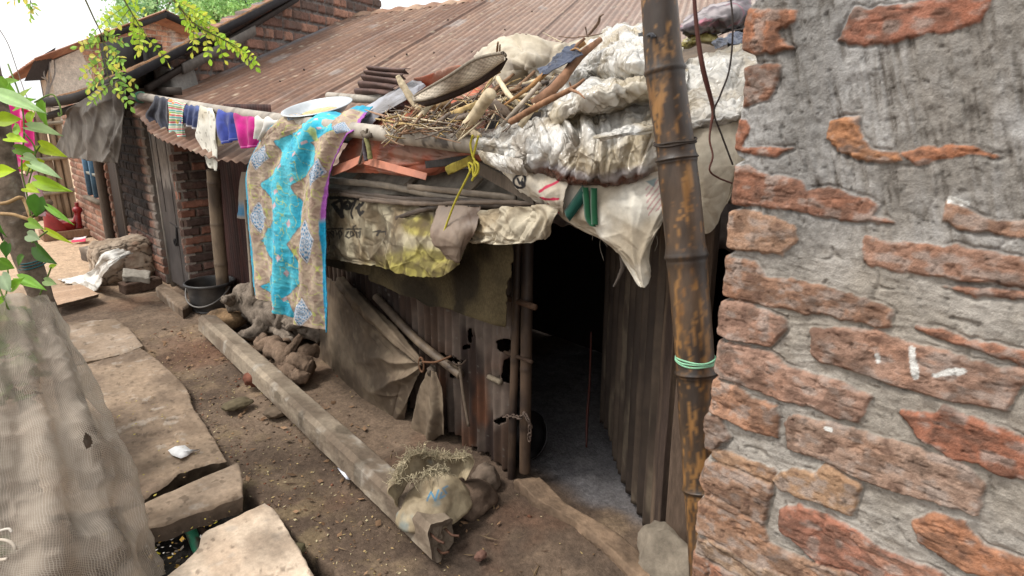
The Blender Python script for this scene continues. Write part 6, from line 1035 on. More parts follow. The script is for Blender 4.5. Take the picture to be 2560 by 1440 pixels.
# ================================================================ SARI, WASHING, PAN
M_sari = mat('quilted_cotton', rough=.9, ns=70, na=.08, bs=130, bump=.7, bd=.004, spec=.1, sheen=.15, transl=.1)
def saric(P, a, b):
    L_ = np.clip((a-.14)/.86, 0, 1)*1.15; W_ = .62
    x = b; pn = P*1.0
    zl = .31-.12*L_+.10*(np.abs(((L_*4.1+.25) % 1)*2-1)*2-1)+.012*fbm(pn, 30, 2, 600); zr = .76-.20*L_-.11*(np.abs(((L_*4.1+.75) % 1)*2-1)*2-1)+.012*fbm(pn, 30, 2, 601)
    teal = mixc(C(52, 168, 196), C(84, 194, 212), sst(-.3, .3, fbm(pn, 9, 3, 602))); bord = mixc(C(184, 162, 142), C(158, 134, 118), sst(-.2, .3, fbm(pn, 24, 3, 603)))
    qx = (x*W_*9) % 1; ql = (L_*9) % 1; leafp = np.abs(((x*W_*11+L_*11) % 1)-.5)*np.abs(((x*W_*11-L_*11) % 1)-.5); bord = mixc(bord, C(196, 176, 150), sst(.04, .012, leafp)*.7)
    inn = sst(-.004, .004, x-zl)*sst(-.004, .004, zr-x); c = mixc(bord, teal, inn)*(1+.14*ridge(pn, 30, 3, 611))[..., None]
    ed = np.exp(-((x-zl)/.007)**2)+np.exp(-((x-zr)/.007)**2); c = mixc(c, C(112, 80, 70), np.clip(ed, 0, 1)*.7)
    sc_ = sst(.05, .012, np.abs(fbm(pn, 17, 2, 604)))*.75; c = mixc(c, C(196, 206, 96), sc_)
    for (cx, cl, s_) in [(.17, .06, .85), (.10, .40, .8), (.11, .70, .75), (.88, .16, .85), (.83, .48, .95), (.80, .78, 1.), (.76, 1.08, .9)]:
        dx = (x-cx)/.115/s_; dl = (L_-cl)/.085/s_; dm = np.abs(dx)+np.abs(dl); m = sst(1.02, .98, dm); h_ = np.hypot(dx, dl); an = np.arctan2(dl, dx); pt = np.clip(.5+.5*np.cos(an*8)*np.cos(h_*26), 0, 1)
        cc = mixc(C(204, 206, 212), C(96, 146, 184), sst(.45, .7, pt)*sst(.92, .8, dm)); cc = mixc(cc, C(40, 48, 74), sst(.82, .85, dm)*sst(.93, .9, dm)*(np.sin((dx-dl)*26) > 0)*.9); c = mixc(c, cc, m); c = mixc(c, C(110, 84, 80), np.exp(-((dm-1.02)/.03)**2)*.6)
    for i in range(16):
        cl = .1+i*.068; cx = .535-.16*cl+.1*math.sin(i*2.3); dx = (x-cx)/.024; dl = (L_-cl)/.018; dm = np.abs(dx+.3*dl)+np.abs(dl); c = mixc(c, mixc(C(216, 190, 194), C(190, 140, 148), sst(.3, .8, np.abs(dx))), sst(1.05, .9, dm)*inn)
    pur = sst(.955, .965, x)*sst(.73, .70, L_); c = mixc(c, C(168, 92, 176), pur); blu = sst(.945, .955, x)*sst(.70, .73, L_); c = mixc(c, C(24, 150, 190), blu); c = mixc(c, C(40, 164, 196), sst(.022, .016, x)); c = mixc(c, C(40, 160, 190), sst(.08, .05, a))
    return c*.8
def sarid(P, a, b): return (.010+.016*a)*np.sin(b*17+1.8*fbm(P, 2.5, 2, 610)+1.2*a)+.010*np.sin(b*37+3*fbm(P, 3, 2, 612))*a+.004*ridge(P, 30, 3, 611)+creases(613, 60, .010, 1.5, .6, (.03, .12), (.004, .012))(P, a, b)
tag(cloth('sari', [[X(742, 292, 1.72), X(800, 288, 1.72), X(860, 280, 1.72), X(930, 262, 1.74)], [X(712, 292, 1.63), X(775, 292, 1.63), X(838, 290, 1.63), X(905, 290, 1.63)], [X(690, 306, 1.555), X(752, 310, 1.555), X(815, 316, 1.555), X(880, 322, 1.555)], [X(653, 351, 1.55), X(720, 360, 1.54), X(790, 358, 1.54), X(856, 352, 1.55)], [X(623, 430, 1.55), X(690, 435, 1.54), X(760, 435, 1.54), X(823, 430, 1.55)], [X(625, 510, 1.55), X(685, 515, 1.53), X(748, 520, 1.54), X(806, 510, 1.55)], [X(630, 612, 1.56), X(690, 622, 1.53), X(750, 628, 1.54), X(804, 620, 1.55)], [X(638, 690, 1.56), X(695, 712, 1.53), X(750, 728, 1.54), X(807, 735, 1.55)], [X(645, 738, 1.56), X(692, 776, 1.53), X(740, 804, 1.54), X(814, 832, 1.55)]], 420, 170, saric, M_sari, thick=.004, disp=sarid), 'blue and beige patterned sari hung over the eave pole', 'sari')
def garment(name, rows, n, m, col, label, cat, seed, fold=.02, fq=14, mt=None, thick=.003):
    return tag(cloth(name, [[X(u, v, x) for u, v, x in r] for r in rows], n, m, col, mt or M_cloth, thick=thick, disp=lambda P, a, b: fold*a*np.sin(b*fq+1.5*fbm(P, 5, 2, seed))+creases(seed, 22, .014, 1.5, .5, (.04, .14), (.004, .014))(P, a, b)*(.4+.6*a)+.014*fbm(P, 9, 2, seed+2)*a), label, cat)
f_, p_ = 1.545, 1.56
cdk = lambda P, a, b: mixc(C(62, 64, 78), C(42, 44, 56), sst(.0, .6, np.sin(b*70)))*.75
garment('dark_trousers', [[(392, 238, 1.66), (428, 246, 1.66)], [(386, 243, p_), (422, 250, p_)], [(378, 268, f_), (423, 280, f_)], [(369, 292, f_), (398, 300, f_), (425, 304, f_)][0::2], [(396, 326, f_), (426, 328, f_)]], 60, 40, cdk, 'dark navy ribbed trousers, first of the washing at the far end of the pole', 'trousers', 620)
def strp(P, a, b):
    t = (a*7.5) % 1; c = np.tile(C(234, 228, 216), a.shape+(1,)); c = mixc(c, C(214, 60, 70), (t < .2)*1.); c = mixc(c, C(70, 178, 166), ((t > .35) & (t < .55))*1.); c = mixc(c, C(120, 176, 84), ((t > .7) & (t < .85))*1.); w_ = fbm(P, 30, 3, 622); c = mixc(c, C(236, 150, 50), sst(.25, .4, w_)*(np.abs(a-.3) < .16)); return mixc(c, C(236, 200, 70), sst(.3, .4, fbm(P, 40, 2, 623))*(a > .5)*(a < .7))*.82
garment('striped_shirt', [[(430, 246, 1.66), (476, 258, 1.66)], [(422, 251, p_), (466, 261, p_)], [(423, 280, f_), (462, 285, f_)], [(425, 315, f_), (463, 315, f_)], [(427, 344, f_), (465, 341, f_)]], 80, 44, strp, 'small shirt with rainbow stripes on the washing pole', 'shirt', 624)
def blu(P, a, b): c = mixc(C(84, 100, 152), C(62, 76, 124), sst(-.3, .3, fbm(P, 12, 3, 626))); return mixc(c, C(226, 226, 232), sst(.94, .96, a))*.8
garment('blue_shorts', [[(470, 258, 1.66), (510, 264, 1.66)], [(462, 263, p_), (503, 269, p_)], [(458, 285, f_), (498, 292, f_)], [(453, 309, f_), (493, 326, f_)]], 50, 44, blu, 'faded blue shorts with white hem beside the striped shirt', 'shorts', 627, .014, 18)
def crm(P, a, b): c = mixc(C(232, 228, 214), C(210, 200, 178), sst(.0, .5, fbm(P, 9, 3, 629))); return mixc(c, C(120, 108, 90), sst(.6, .68, vn(P*46, 630))*.6)*.84
garment('cream_shirt', [[(508, 264, 1.66), (540, 270, 1.66)], [(500, 268, p_), (532, 274, p_)], [(494, 310, f_), (540, 300, f_)], [(492, 347, f_), (541, 345, f_)], [(508, 385, f_), (544, 385, f_)], [(524, 418, f_), (546, 427, f_)]], 90, 44, crm, 'long cream shirt hanging lowest of the washing on the pole', 'shirt', 631, .012, 9)
garment('pale_yellow_cloth', [[(534, 273, 1.66), (556, 278, 1.66)], [(528, 276, 1.58), (548, 280, 1.58)], [(530, 320, 1.57), (550, 322, 1.57)], [(540, 352, 1.57), (553, 366, 1.57)]], 50, 24, off((226, 214, 176), (206, 190, 150), 633, .8), 'strip of pale yellow cloth tucked behind the long cream shirt', 'cloth', 634)
ind = lambda P, a, b: mixc(mixc(C(64, 80, 168), C(46, 58, 134), sst(-.3, .3, fbm(P, 12, 3, 636))), C(150, 156, 206), ((np.abs(a-.93) < .012))*.8)*.8
garment('indigo_shorts', [[(552, 272, 1.66), (600, 282, 1.66)], [(546, 277, p_), (592, 288, p_)], [(544, 305, f_), (588, 312, f_)], [(548, 340, f_), (592, 330, f_)], [(556, 362, f_), (594, 350, f_)]], 60, 44, ind, 'bright indigo blue shorts hanging between cream shirt and magenta shirt', 'shorts', 637, .02, 11)
mag = lambda P, a, b: mixc(mixc(C(206, 30, 138), C(164, 20, 108), sst(-.3, .3, fbm(P, 10, 3, 639))), C(236, 120, 190), (np.abs(a-.95) < .012)*.7)*.8
garment('magenta_shirt', [[(594, 281, 1.66), (650, 290, 1.66)], [(585, 286, p_), (642, 296, p_)], [(590, 315, f_), (643, 320, f_)], [(596, 350, f_), (643, 345, f_)], [(604, 372, f_), (642, 368, f_)]], 70, 50, mag, 'bright magenta shirt on the washing pole', 'shirt', 640, .02, 10)
garment('white_cloth', [[(644, 288, 1.66), (700, 296, 1.66)], [(634, 294, p_), (694, 300, p_)], [(640, 320, f_), (686, 322, f_)], [(644, 346, f_), (664, 352, f_)]], 60, 60, off((240, 238, 234), (214, 208, 198), 642, .86), 'small crumpled white cloth between the magenta shirt and the sari', 'cloth', 643, .03, 12)
tag(cloth('blue_sack', [[X(604, 430, 1.95), X(640, 430, 1.9)], [X(598, 500, 1.93), X(640, 500, 1.88)], [X(594, 545, 1.93), X(640, 550, 1.88)]], 50, 30, lambda P, a, b: mixc(C(156, 144, 128), C(70, 130, 166), sst(.45, .75, a)*sst(1., .86, a))*.72, M_sack, disp=lambda P, a, b: .02*np.sin(b*6)+.02*fbm(P, 6, 3, 3)), 'beige and blue sack hanging behind the left edge of the sari', 'sack')
t_ = np.linspace(0, 6.28*2, 40); mb = MB(); c0 = X(352, 243, 1.6); mb.tube([c0+NB(.04*math.cos(q), .004*q-.02, .04*math.sin(q)) for q in t_], .006, C(110, 168, 140)*.7, 6, 60); tag(mb.build('green_twine', M_cord), 'green twine wound round the far end of the washing pole', 'cord')
# pan with grain
pc = D(795, 275, 3.5); up = NB(-.15, -.17, 1.); ex = (D(882, 256, 3.5)-D(708, 283, 3.5)); ex /= np.linalg.norm(ex); up = up-ex*np.dot(up, ex); up /= np.linalg.norm(up); ey = np.cross(up, ex)
pr = [(0, -.028), (.1, -.026), (.14, -.018), (.172, .012), (.186, .016), (.188, .021), (.172, .02), (.14, -.008), (.1, -.016), (0, -.018)]; V = lathe(cr(np.array(pr), 60), (0, 0, 0), 64); W = pc+V[..., :1]*ex+V[..., 1:2]*ey+V[..., 2:]*up
pn_ = thing('metal_pan', pc-NB(0, 0, .03), 'wide shallow aluminium pan balanced on the pole above the sari', 'pan'); mb = MB(); mb.grid(W, C(176, 180, 182), wrap=True)
M_pan = mat('pale_aluminium', rough=.45, ns=14, na=.12, bs=24, bump=.1, metal=.75, spec=.5); mb.build('dish', M_pan, pn_)
mb = MB(); q = lathe([(0, -.008), (.07, -.009), (.1, -.012), (.112, -.0165)], (0, 0, 0), 60); q[..., 2] += .004*fbm(q*1., 60, 3, 4); W = pc+q[..., :1]*ex+q[..., 1:2]*ey+q[..., 2:]*up; mb.grid(W, mixc(C(222, 202, 160), C(190, 160, 116), sst(-.2, .2, fbm(W, 120, 2, 5)))*.85, wrap=True); tag(mb.build('rice_grain', M_dirt), 'layer of pale rice grain drying in the metal pan', 'grain', kind='stuff')
# torn feed sack on the concrete post
sk = thing('torn_sack', Z(1080, 1230, .1), 'torn woven sack with frayed rim slumped over the near end of the concrete post', 'sack')
cS = Z(1082, 1210, .2)
def skc(V):
    c = mixc(C(186, 170, 140), C(150, 134, 108), sst(-.2, .35, fbm(V, 12, 4, 650))); u, v = proj(V); c = mixc(c, C(126, 160, 168), .7*sst(.12, .4, fbm(V, 11, 3, 651)-.25+.5*np.exp(-((u-1098)/26)**2-((v-1232)/26)**2)+.4*np.exp(-((u-1060)/20)**2-((v-1165)/30)**2)))
    for ln in ([(1068, 1252), (1078, 1230), (1088, 1252), (1097, 1226)], [(1104, 1232), (1100, 1246), (1112, 1240)], [(1118, 1216), (1108, 1222), (1116, 1234)]): c = mixc(c, C(70, 140, 176), sst(3.2, 1.5, ldist(u, v, np.array(ln)))*.9)
    return mixc(c, C(104, 88, 68), sst(.15, .5, ridge(V, 8, 3, 652))*.45)*.78
r_ = np.linspace(0, 1, 46)[:, None]; t_ = np.linspace(0, 2*math.pi, 140)[None]; gx_, gy_ = .17*r_*np.cos(t_), .135*r_*np.sin(t_)
zz0 = .1*np.sqrt(np.clip(1-(r_*.97)**2, 0, 1))*(1+.25*np.cos(t_-.4))-.055*r_**4+0*t_; P = np.stack([cS[0]+gx_-.0, cS[1]+gy_, cS[2]-.09+zz0], -1)
dp = np.exp(-((gx_+.03)**2+(gy_-.03)**2)/.0022); P[..., 2] -= .05*dp
P[..., 2] += .014*(worley(wp(P, 7, 650), 1., 3)[0]-.5)+.9*creases(652, 40, .02, None, .5, (.05, .16), (.005, .02))(np.stack([P[..., 0]*0+.34*(gx_/.34+.5), .27*(gy_/.27+.5), P[..., 2]], -1), (gy_/.27+.5), (gx_/.34+.5)); P[..., :2] += (.02*np.stack([fbm(P, 9, 3, 657), fbm(P, 9, 3, 658)], -1))*r_[..., None]
link('body', P, gfaces(46, 140), skc(P).reshape(-1, 3), M_sack, sk, thick=.004)
ar = np.linspace(.15, math.pi+.1, 90); rw = []
for f, hz in ((.95, -.06), (1.12, .0), (1.2, .05), (1.05, .085), (.86, .08)): rw.append(np.stack([cS[0]+.16*f*np.cos(ar-.55), cS[1]+.13*f*np.sin(ar-.55), cS[2]+hz*.8+.025*np.sin(ar*3+f)+0*ar], 1))
P = cr(np.array(rw), 30); Nn = normals(P); P = P+Nn*(.03*(worley(wp(P, 9, 655), 1., 6)[0]-.5)+.008*fbm(P, 24, 2, 656))[..., None]; link('rim_fold', P, gfaces(30, 90), skc(P).reshape(-1, 3), M_sack, sk, thick=.004)
mb = MB(); rim = P[-6:, :]
for k in range(480):
    i, j = rs.randint(6), rs.randint(90); p = rim[i, j]; d = NB(*rs.normal(0, 1, 3)); d = d/np.linalg.norm(d)+NB(0, 0, .25)+(p-cS)/np.linalg.norm(p-cS)*.5; l = rs.uniform(.015, .05); mb.tube([p, p+d*l*.5+rs.normal(0, .006, 3), p+d*l*.75+NB(0, 0, -.012)+rs.normal(0, .008, 3)], [.0011, .0011, .0006], C(190, 176, 144)*rs.uniform(.4, .8), 4, 7)
mb.build('frayed_rim', M_cord, sk); mb = MB()
for k in range(140):
    q = rs.uniform(0, 1); p = cS+NB(-.13+.16*q, -.02-.05*q, .095-.02*abs(q-.5)); d = rs.normal(0, 1, 3); l = rs.uniform(.012, .035); mb.tube([p+rs.normal(0, .012, 3), p+d*l*.5, p+d*l*.8+NB(0, 0, -.01)], [.0015, .0008], C(196, 182, 150)*rs.uniform(.4, .8), 4, 5)
mb.build('frayed_fringe', M_cord, sk)
# grey tarp under the far eave
tag(cloth('grey_tarp', [[X(312, 192, 1.33), X(262, 212, 1.3), X(212, 246, 1.28), X(172, 276, 1.26)], [X(310, 270, 1.33), X(250, 270, 1.29), X(196, 290, 1.28), X(160, 310, 1.26)], [X(308, 340, 1.33), X(250, 340, 1.3), X(190, 345, 1.28), X(146, 352, 1.26)], [X(298, 410, 1.34), X(246, 406, 1.31), X(190, 398, 1.29), X(140, 392, 1.27)]], 90, 100, lambda P, a, b: mixc(mixc(C(118, 112, 104), C(86, 80, 74), sst(-.3, .35, fbm(P, 3, 4, 660))), C(150, 146, 138), sst(.3, .6, fbm(P, 9, 3, 661))*.4)*.68, M_sheet, disp=lambda P, a, b: creases(662, 26, .06, None, .5, (.15, .5), (.02, .08))(P, a, b)+.02*fbm(P, 3, 3, 663), torn=.02, thick=.004), 'dark grey tarpaulin sheet hanging under the far house eave', 'tarpaulin')
# ================================================================ TREE, VINE, NET, BRANCHES ON THE LEFT
M_bark = mat('grey_bark', rough=.93, ns=40, na=.35, bs=60, bump=.8, bd=.006, spec=.12)
M_leaf = mat('green_leaf', rough=.55, ns=30, na=.12, bs=60, bump=.15, bd=.002, spec=.35, transl=.45, rv=.05)
M_leaf2 = mat('far_foliage', rough=.7, ns=3, na=.2, bs=0, bump=0, spec=.2, transl=.3)
tr = thing('leaning_tree', D(230, 1180, 2.9)*NB(1, 1, 0), 'slender grey tree trunk leaning left at the edge of the lane', 'tree')
tp_ = [D(-60, 60, 2.9), D(-22, 230, 2.85), D(8, 400, 2.85), D(38, 545, 2.88), D(80, 680, 2.92), D(104, 750, 2.95), D(150, 900, 3.0), D(235, 1190, 3.05)]; tp_[-1][2] = -.02
V, Q = tube(tp_, [.05, .052, .05, .056, .05, .046, .05, .06], 36, 260); d = V-Q[:, None]; kn_ = np.zeros(V.shape[:2])
for u, v in [(48, 555), (22, 470), (92, 700)]: k = D(u, v, 2.85); kn_ += .35*np.exp(-np.sum((V-k)**2, -1)/.0009)
V = Q[:, None]+d*(1+.16*fbm(V, (9, 9, 6), 3, 700)+.05*ridge(V, (50, 50, 18), 2, 701)+kn_)[..., None]
tcx = mixc(C(124, 108, 94), C(82, 70, 60), sst(-.2, .35, fbm(V, (14, 14, 9), 4, 702))); tcx = mixc(tcx, C(166, 156, 144), sst(.3, .55, fbm(V, 24, 3, 703))*.5)
link('trunk', V, tubefaces(260, 36), (tcx*.7).reshape(-1, 3), M_bark, tr)
mb = MB(); mb.tube([D(66, 540, 2.86), D(98, 526, 2.84), D(124, 506, 2.8)], [.02, .016, .015], C(120, 100, 84)*.66, 14, 20, rough=.12); mb.build('cut_branch', M_bark, tr)
mb = MB(); mb.tube([D(-40, 470, 2.9), D(-8, 540, 2.88), D(20, 600, 2.9)], [.03, .03, .02], C(84, 70, 60)*.6, 14, 24, rough=.15); mb.build('side_stem', M_bark, tr)
def loop(name, pts, r, col, label, n=80): mb = MB(); mb.tube([D(*p) for p in pts], r, col, 6, n, rough=.15); return tag(mb.build(name, M_cord), label, 'rope')
loop('jute_rope', [(-10, 510, 2.78), (20, 506, 2.77), (48, 494, 2.77), (60, 500, 2.78), (72, 530, 2.77), (76, 548, 2.77), (58, 544, 2.76), (30, 536, 2.76), (-10, 534, 2.8)], .008, C(176, 142, 100)*.7, 'brown jute rope tied round the leaning tree trunk at the cut branch')
t_ = np.linspace(0, 6.283*3, 60); c0 = D(82, 658, 2.92); mb = MB(); mb.tube([c0+NB(.056*math.cos(q), .056*math.sin(q), .004*q/2-.012+.012*math.cos(q-.6)) for q in t_], .003, C(50, 104, 110)*.6, 6, 140); tag(mb.build('teal_twine', M_cord), 'teal twine wound low round the leaning tree trunk', 'cord')
cu = (np.array([1, 0, 0])*CY+np.array([0, -SY, 0])); cu = NB(CY, -SY, 0); cf_ = NB(SY*math.cos(TH), CY*math.cos(TH), -math.sin(TH)); cv_ = np.cross(cu, cf_)
def leafmesh(mb, base, tip, nrm, wid, col, heart=True, curl=.12):
    ax_ = tip-base; l = np.linalg.norm(ax_); ax_ = ax_/l; s_ = np.cross(nrm, ax_); s_ /= np.linalg.norm(s_)+1e-9; nr = np.cross(ax_, s_)
    t = np.linspace(0, 1, 9); w = (np.array([.42, .86, 1.0, .96, .84, .66, .44, .22, .02]) if heart else np.sin(np.linspace(.12, 3.02, 9)))*wid/2; bk = np.array([-.16, -.12, 0, 0, 0, 0, 0, 0, 0]) if heart else np.zeros(9)
    rows = []
    for k, q in enumerate(np.linspace(-1, 1, 7)):
        tt = t+bk*abs(q)**.7; h = .22*wid*abs(q)**1.4*w/max(w)-curl*l*t**2+.03*l*math.sin(k*1.9)*t; rows.append(base+ax_*l*tt[:, None]+s_*(w*q)[:, None]+nr*h[:, None])
    P = np.stack(rows, 1); c = np.tile(col, P.shape[:2]+(1,)); c[:, 3] = c[:, 3]*1.25; mb.grid(P, c)
LB, LG, LP, LD = C(196, 224, 50), C(140, 184, 60), C(186, 214, 160), C(84, 126, 48)
vn_ = thing('climbing_vine', D(10, 760, 2.7)*NB(1, 1, 0), 'climbing vine with bright heart shaped leaves round the leaning tree trunk', 'vine')
LV = [((0, 236), (122, 282), 46, LP), ((72, 318), (168, 336), 34, LP), ((102, 364), (170, 394), 40, LB), ((112, 258), (112, 330), 52, LG), ((80, 412), (164, 446), 38, LP), ((94, 452), (181, 482), 42, LB), ((104, 412), (28, 420), 44, LB), ((122, 518), (187, 566), 20, LG), ((98, 494), (86, 552), 46, LD), ((118, 576), (186, 614), 18, LB), ((72, 556), (108, 572), 30, LG), ((70, 588), (104, 600), 34, LP), ((92, 618), (140, 668), 50, LD), ((0, 652), (40, 676), 42, LG), ((4, 690), (26, 736), 46, LP), ((48, 696), (120, 724), 36, LG), ((112, 702), (146, 712), 26, LP), ((126, 670), (142, 660), 16, LB), ((0, 752), (38, 758), 36, LG), ((0, 792), (40, 796), 36, LG),
      ((40, 268), (88, 240), 40, LG), ((0, 300), (60, 296), 40, LB), ((30, 250), (20, 200), 36, LG), ((60, 240), (78, 212), 30, LB), ((10, 212), (50, 196), 30, LG), ((20, 345), (70, 352), 38, LB), ((40, 372), (96, 384), 34, LG), ((0, 430), (40, 424), 34, LB), ((48, 330), (30, 300), 30, LG), ((60, 392), (100, 402), 30, LP), ((66, 470), (100, 480), 30, LB), ((20, 610), (10, 650), 36, LD), ((30, 720), (60, 690), 30, LG), ((0, 560), (14, 600), 34, LD), ((58, 640), (40, 668), 30, LD), ((10, 830), (36, 850), 34, LD), ((0, 200), (30, 240), 34, LG), ((84, 282), (70, 318), 34, LB)]
mb = MB()
for i, (b_, t_, w_, cc) in enumerate(LV):
    t0 = 2.62+.12*((i*37) % 7)/7; B_p, T_p = D(b_[0], b_[1], t0), D(t_[0], t_[1], t0-.05+.1*((i*53) % 5)/5); nr = -cf_+cu*RS.uniform(-.5, .5)+cv_*RS.uniform(-.1, .8); T_p = B_p+(T_p-B_p)*.86; leafmesh(mb, B_p, T_p, nr, w_*RS.uniform(.75, 1.)*t0/F_PX, cc*RS.uniform(.45, .95)*np.array((RS.uniform(.85, 1.1), 1, RS.uniform(.8, 1.2))))
mb.build('leaves', M_leaf, vn_)
mb = MB()
for ps in ([(20, 160, 2.75), (52, 250, 2.7), (60, 330, 2.68), (54, 420, 2.7), (66, 480, 2.72), (76, 540, 2.72)], [(60, 330, 2.68), (88, 380, 2.66), (66, 480, 2.72)], [(100, 364, 2.64), (84, 392, 2.68), (66, 440, 2.7)], [(122, 518, 2.66), (80, 540, 2.72)], [(118, 578, 2.66), (80, 606, 2.75)], [(128, 668, 2.66), (116, 700, 2.7), (100, 736, 2.75)], [(86, 256, 2.6), (128, 236, 2.6), (146, 256, 2.6), (154, 284, 2.6), (148, 290, 2.6), (146, 282, 2.6)], [(10, 600, 2.8), (20, 700, 2.75), (0, 800, 2.7)], [(-10, 700, 2.5), (20, 770, 2.5), (44, 800, 2.52), (60, 790, 2.6)]): mb.tube([D(*p) for p in ps], .0032, C(140, 168, 84)*.66, 6, 40)
mb.build('stems', M_leaf, vn_)
# feathery branches overhanging from above
def feathery(name, stem, pin, label, dens, cols, sd):
    r = np.random.RandomState(sd); root = thing(name, D(*stem[0]), label, 'branch'); S = cr(np.array([D(*p) for p in stem]), 60); mb = MB(); mb.tube(S, [.0035, .001], C(112, 110, 60)*.7, 6, 60); lf = MB()
    for f, dx, dy, ln in pin:
        p0 = S[int(f*59)]; l = ln*stem[0][2]/F_PX; dr = cu*dx-NB(0, 0, 1)*dy+cf_*r.uniform(-.4, .4); dr /= np.linalg.norm(dr); Q = np.stack([p0+dr*l*t-NB(0, 0, .12*l*t*t) for t in np.linspace(0, 1, 12)]); mb.tube(Q, [.0013, .0006], C(150, 164, 70)*.7, 5, 24)
        n_ = max(4, int(ln/dens)); Qs = cr(Q, n_+1); e = np.cross(dr, -cf_+cv_*r.uniform(-.6, .6)); e /= np.linalg.norm(e)
        for k in range(1, n_+1):
            for sg in ((-1, 1) if k < n_ else (0,)):
                b_ = Qs[k]; dd = dr*.55+e*sg+NB(0, 0, -.25)+r.normal(0, .22, 3); dd /= np.linalg.norm(dd); ll = (12+6*r.rand())*stem[0][2]/F_PX; nr = -cf_+r.normal(0, .55, 3); leafmesh(lf, b_, b_+dd*ll, nr, ll*(.55+.12*r.rand()), cols[r.randint(len(cols))]*r.uniform(.8, 1.1), False, .05)
    mb.build('stem', M_leaf, root); lf.build('leaflets', M_leaf, root); return root
GB = [C(186, 216, 70), C(164, 204, 66), C(204, 224, 90), C(220, 220, 90)]; GD = [C(130, 172, 80), C(150, 190, 84), C(180, 204, 84), C(220, 208, 100)]
rp = np.random.RandomState(9)
feathery('drooping_branch', [(200, -30, 2.3), (232, 40, 2.3), (257, 96, 2.3), (264, 160, 2.3), (278, 226, 2.3)], [(f, s*rp.uniform(.5, 1.2), rp.uniform(.1, .9), rp.uniform(44, 70)) for f in np.linspace(.38, .95, 8) for s in (-1, 1)], 'drooping leafy branch with round leaflets hanging lowest before the orange brick gable', 11, GD, 1)
feathery('drooping_branch', [(288, -40, 2.25), (316, 10, 2.25), (340, 50, 2.25), (372, 100, 2.25)], [(f, rp.uniform(-.6, .9), rp.uniform(.4, 1.1), rp.uniform(46, 80)) for f in np.linspace(.2, .95, 10)], 'bright green leafy branch hanging in the middle of the three against the sky', 12, GB, 2)
feathery('drooping_branch', [(404, -40, 2.15), (450, 20, 2.15), (496, 66, 2.15), (570, 104, 2.15), (652, 146, 2.15)], [(f, rp.uniform(.9, 1.3), rp.uniform(.4, .8), rp.uniform(60, 110)) for f in np.linspace(.1, .8, 11)]+[(f, rp.uniform(-.2, .5), rp.uniform(.7, 1), rp.uniform(36, 70)) for f in np.linspace(.2, .65, 6)], 'longest yellow green leafy branch reaching right over the tin roof edge', 12, GB, 3)
feathery('drooping_branch', [(72, -30, 2.3), (76, 5, 2.3)], [(.95, -.4, .6, 40), (.9, .3, .8, 24), (.6, -1, .3, 44)], 'few round yellow leaves hanging at the top left corner', 12, GD+[C(226, 206, 110)], 4)
mb = MB(); mb.tube([D(-10, 60, 3.2), D(20, 110, 3.2), D(44, 178, 3.2), D(66, 240, 3.1), D(90, 275, 3.0)], .002, C(120, 104, 90)*.6, 6, 40); tag(mb.build('thin_cord', M_cord), 'thin dark cord slanting across the white sky at the far left', 'cord')
# pink washing behind the vine
pk_ = lambda P, a, b: mixc(mixc(C(230, 60, 140), C(240, 150, 190), sst(.0, .25, fbm(P, 14, 3, 720))), C(190, 20, 70), sst(.2, .4, fbm(P, 9, 3, 721)))*.85
tag(cloth('pink_cloth', [[D(14, 262, 5.2), D(50, 268, 5.2), D(80, 280, 5.2)], [D(16, 350, 5.2), D(52, 350, 5.2), D(84, 352, 5.2)], [D(20, 430, 5.2), D(56, 428, 5.2), D(88, 424, 5.2)]], 60, 40, pk_, M_cloth, disp=lambda P, a, b: .02*np.sin(b*12)), 'pink patterned cloth hanging behind the vine leaves', 'cloth')
tag(cloth('pale_cloth', [[D(20, 436, 5.3), D(100, 430, 5.3)], [D(22, 480, 5.3), D(106, 478, 5.3)], [D(30, 540, 5.3), D(108, 540, 5.3)]], 50, 40, off((236, 214, 208), (206, 160, 166), 723, .8), M_cloth, disp=lambda P, a, b: .03*np.sin(b*8+a*3)), 'pale pink white cloth hanging below the pink one behind the vine', 'cloth')
mb = MB(); mb.tube([NB(.1, 5.0, 2.0)*0+D(-80, 250, 5.25), D(60, 262, 5.22), D(150, 270, 5.6)], .004, C(120, 100, 90)*.6, 6, 10); tag(mb.build('washing_line', M_cord), 'washing line behind the vine carrying the pink cloths', 'washing line')
# --- net
nm = bpy.data.materials.new('garden_net'); nm.use_nodes = True; nt_ = nm.node_tree; N_ = nt_.nodes; K_ = nt_.links; bsd = N_['Principled BSDF']; bsd.inputs['Roughness'].default_value = .85; bsd.inputs['Specular IOR Level'].default_value = .1
at = N_.new('ShaderNodeAttribute'); at.attribute_name = 'Col'; pass
uvn = N_.new('ShaderNodeAttribute'); uvn.attribute_name = 'Weave'; sp_ = N_.new('ShaderNodeSeparateXYZ'); K_.new(uvn.outputs['Vector'], sp_.inputs[0])
def mth(op, a_, b_=None):
    m = N_.new('ShaderNodeMath'); m.operation = op
    for i_, q in enumerate((a_, b_)):
        if q is None: continue
        if isinstance(q, (int, float)): m.inputs[i_].default_value = q
        else: K_.new(q, m.inputs[i_])
    return m.outputs[0]
tcn = N_.new('ShaderNodeTexCoord'); nz_ = N_.new('ShaderNodeTexNoise'); nz_.inputs['Scale'].default_value = 9; nz_.inputs['Detail'].default_value = 4; K_.new(tcn.outputs['Object'], nz_.inputs['Vector'])
def thread(o, fq): return mth('LESS_THAN', mth('FRACT', mth('ADD', mth('MULTIPLY', o, fq), mth('MULTIPLY', nz_.outputs[0], 5.))), .22)
ln2 = mth('MAXIMUM', thread(sp_.outputs[0], 260.), thread(sp_.outputs[1], 131.))
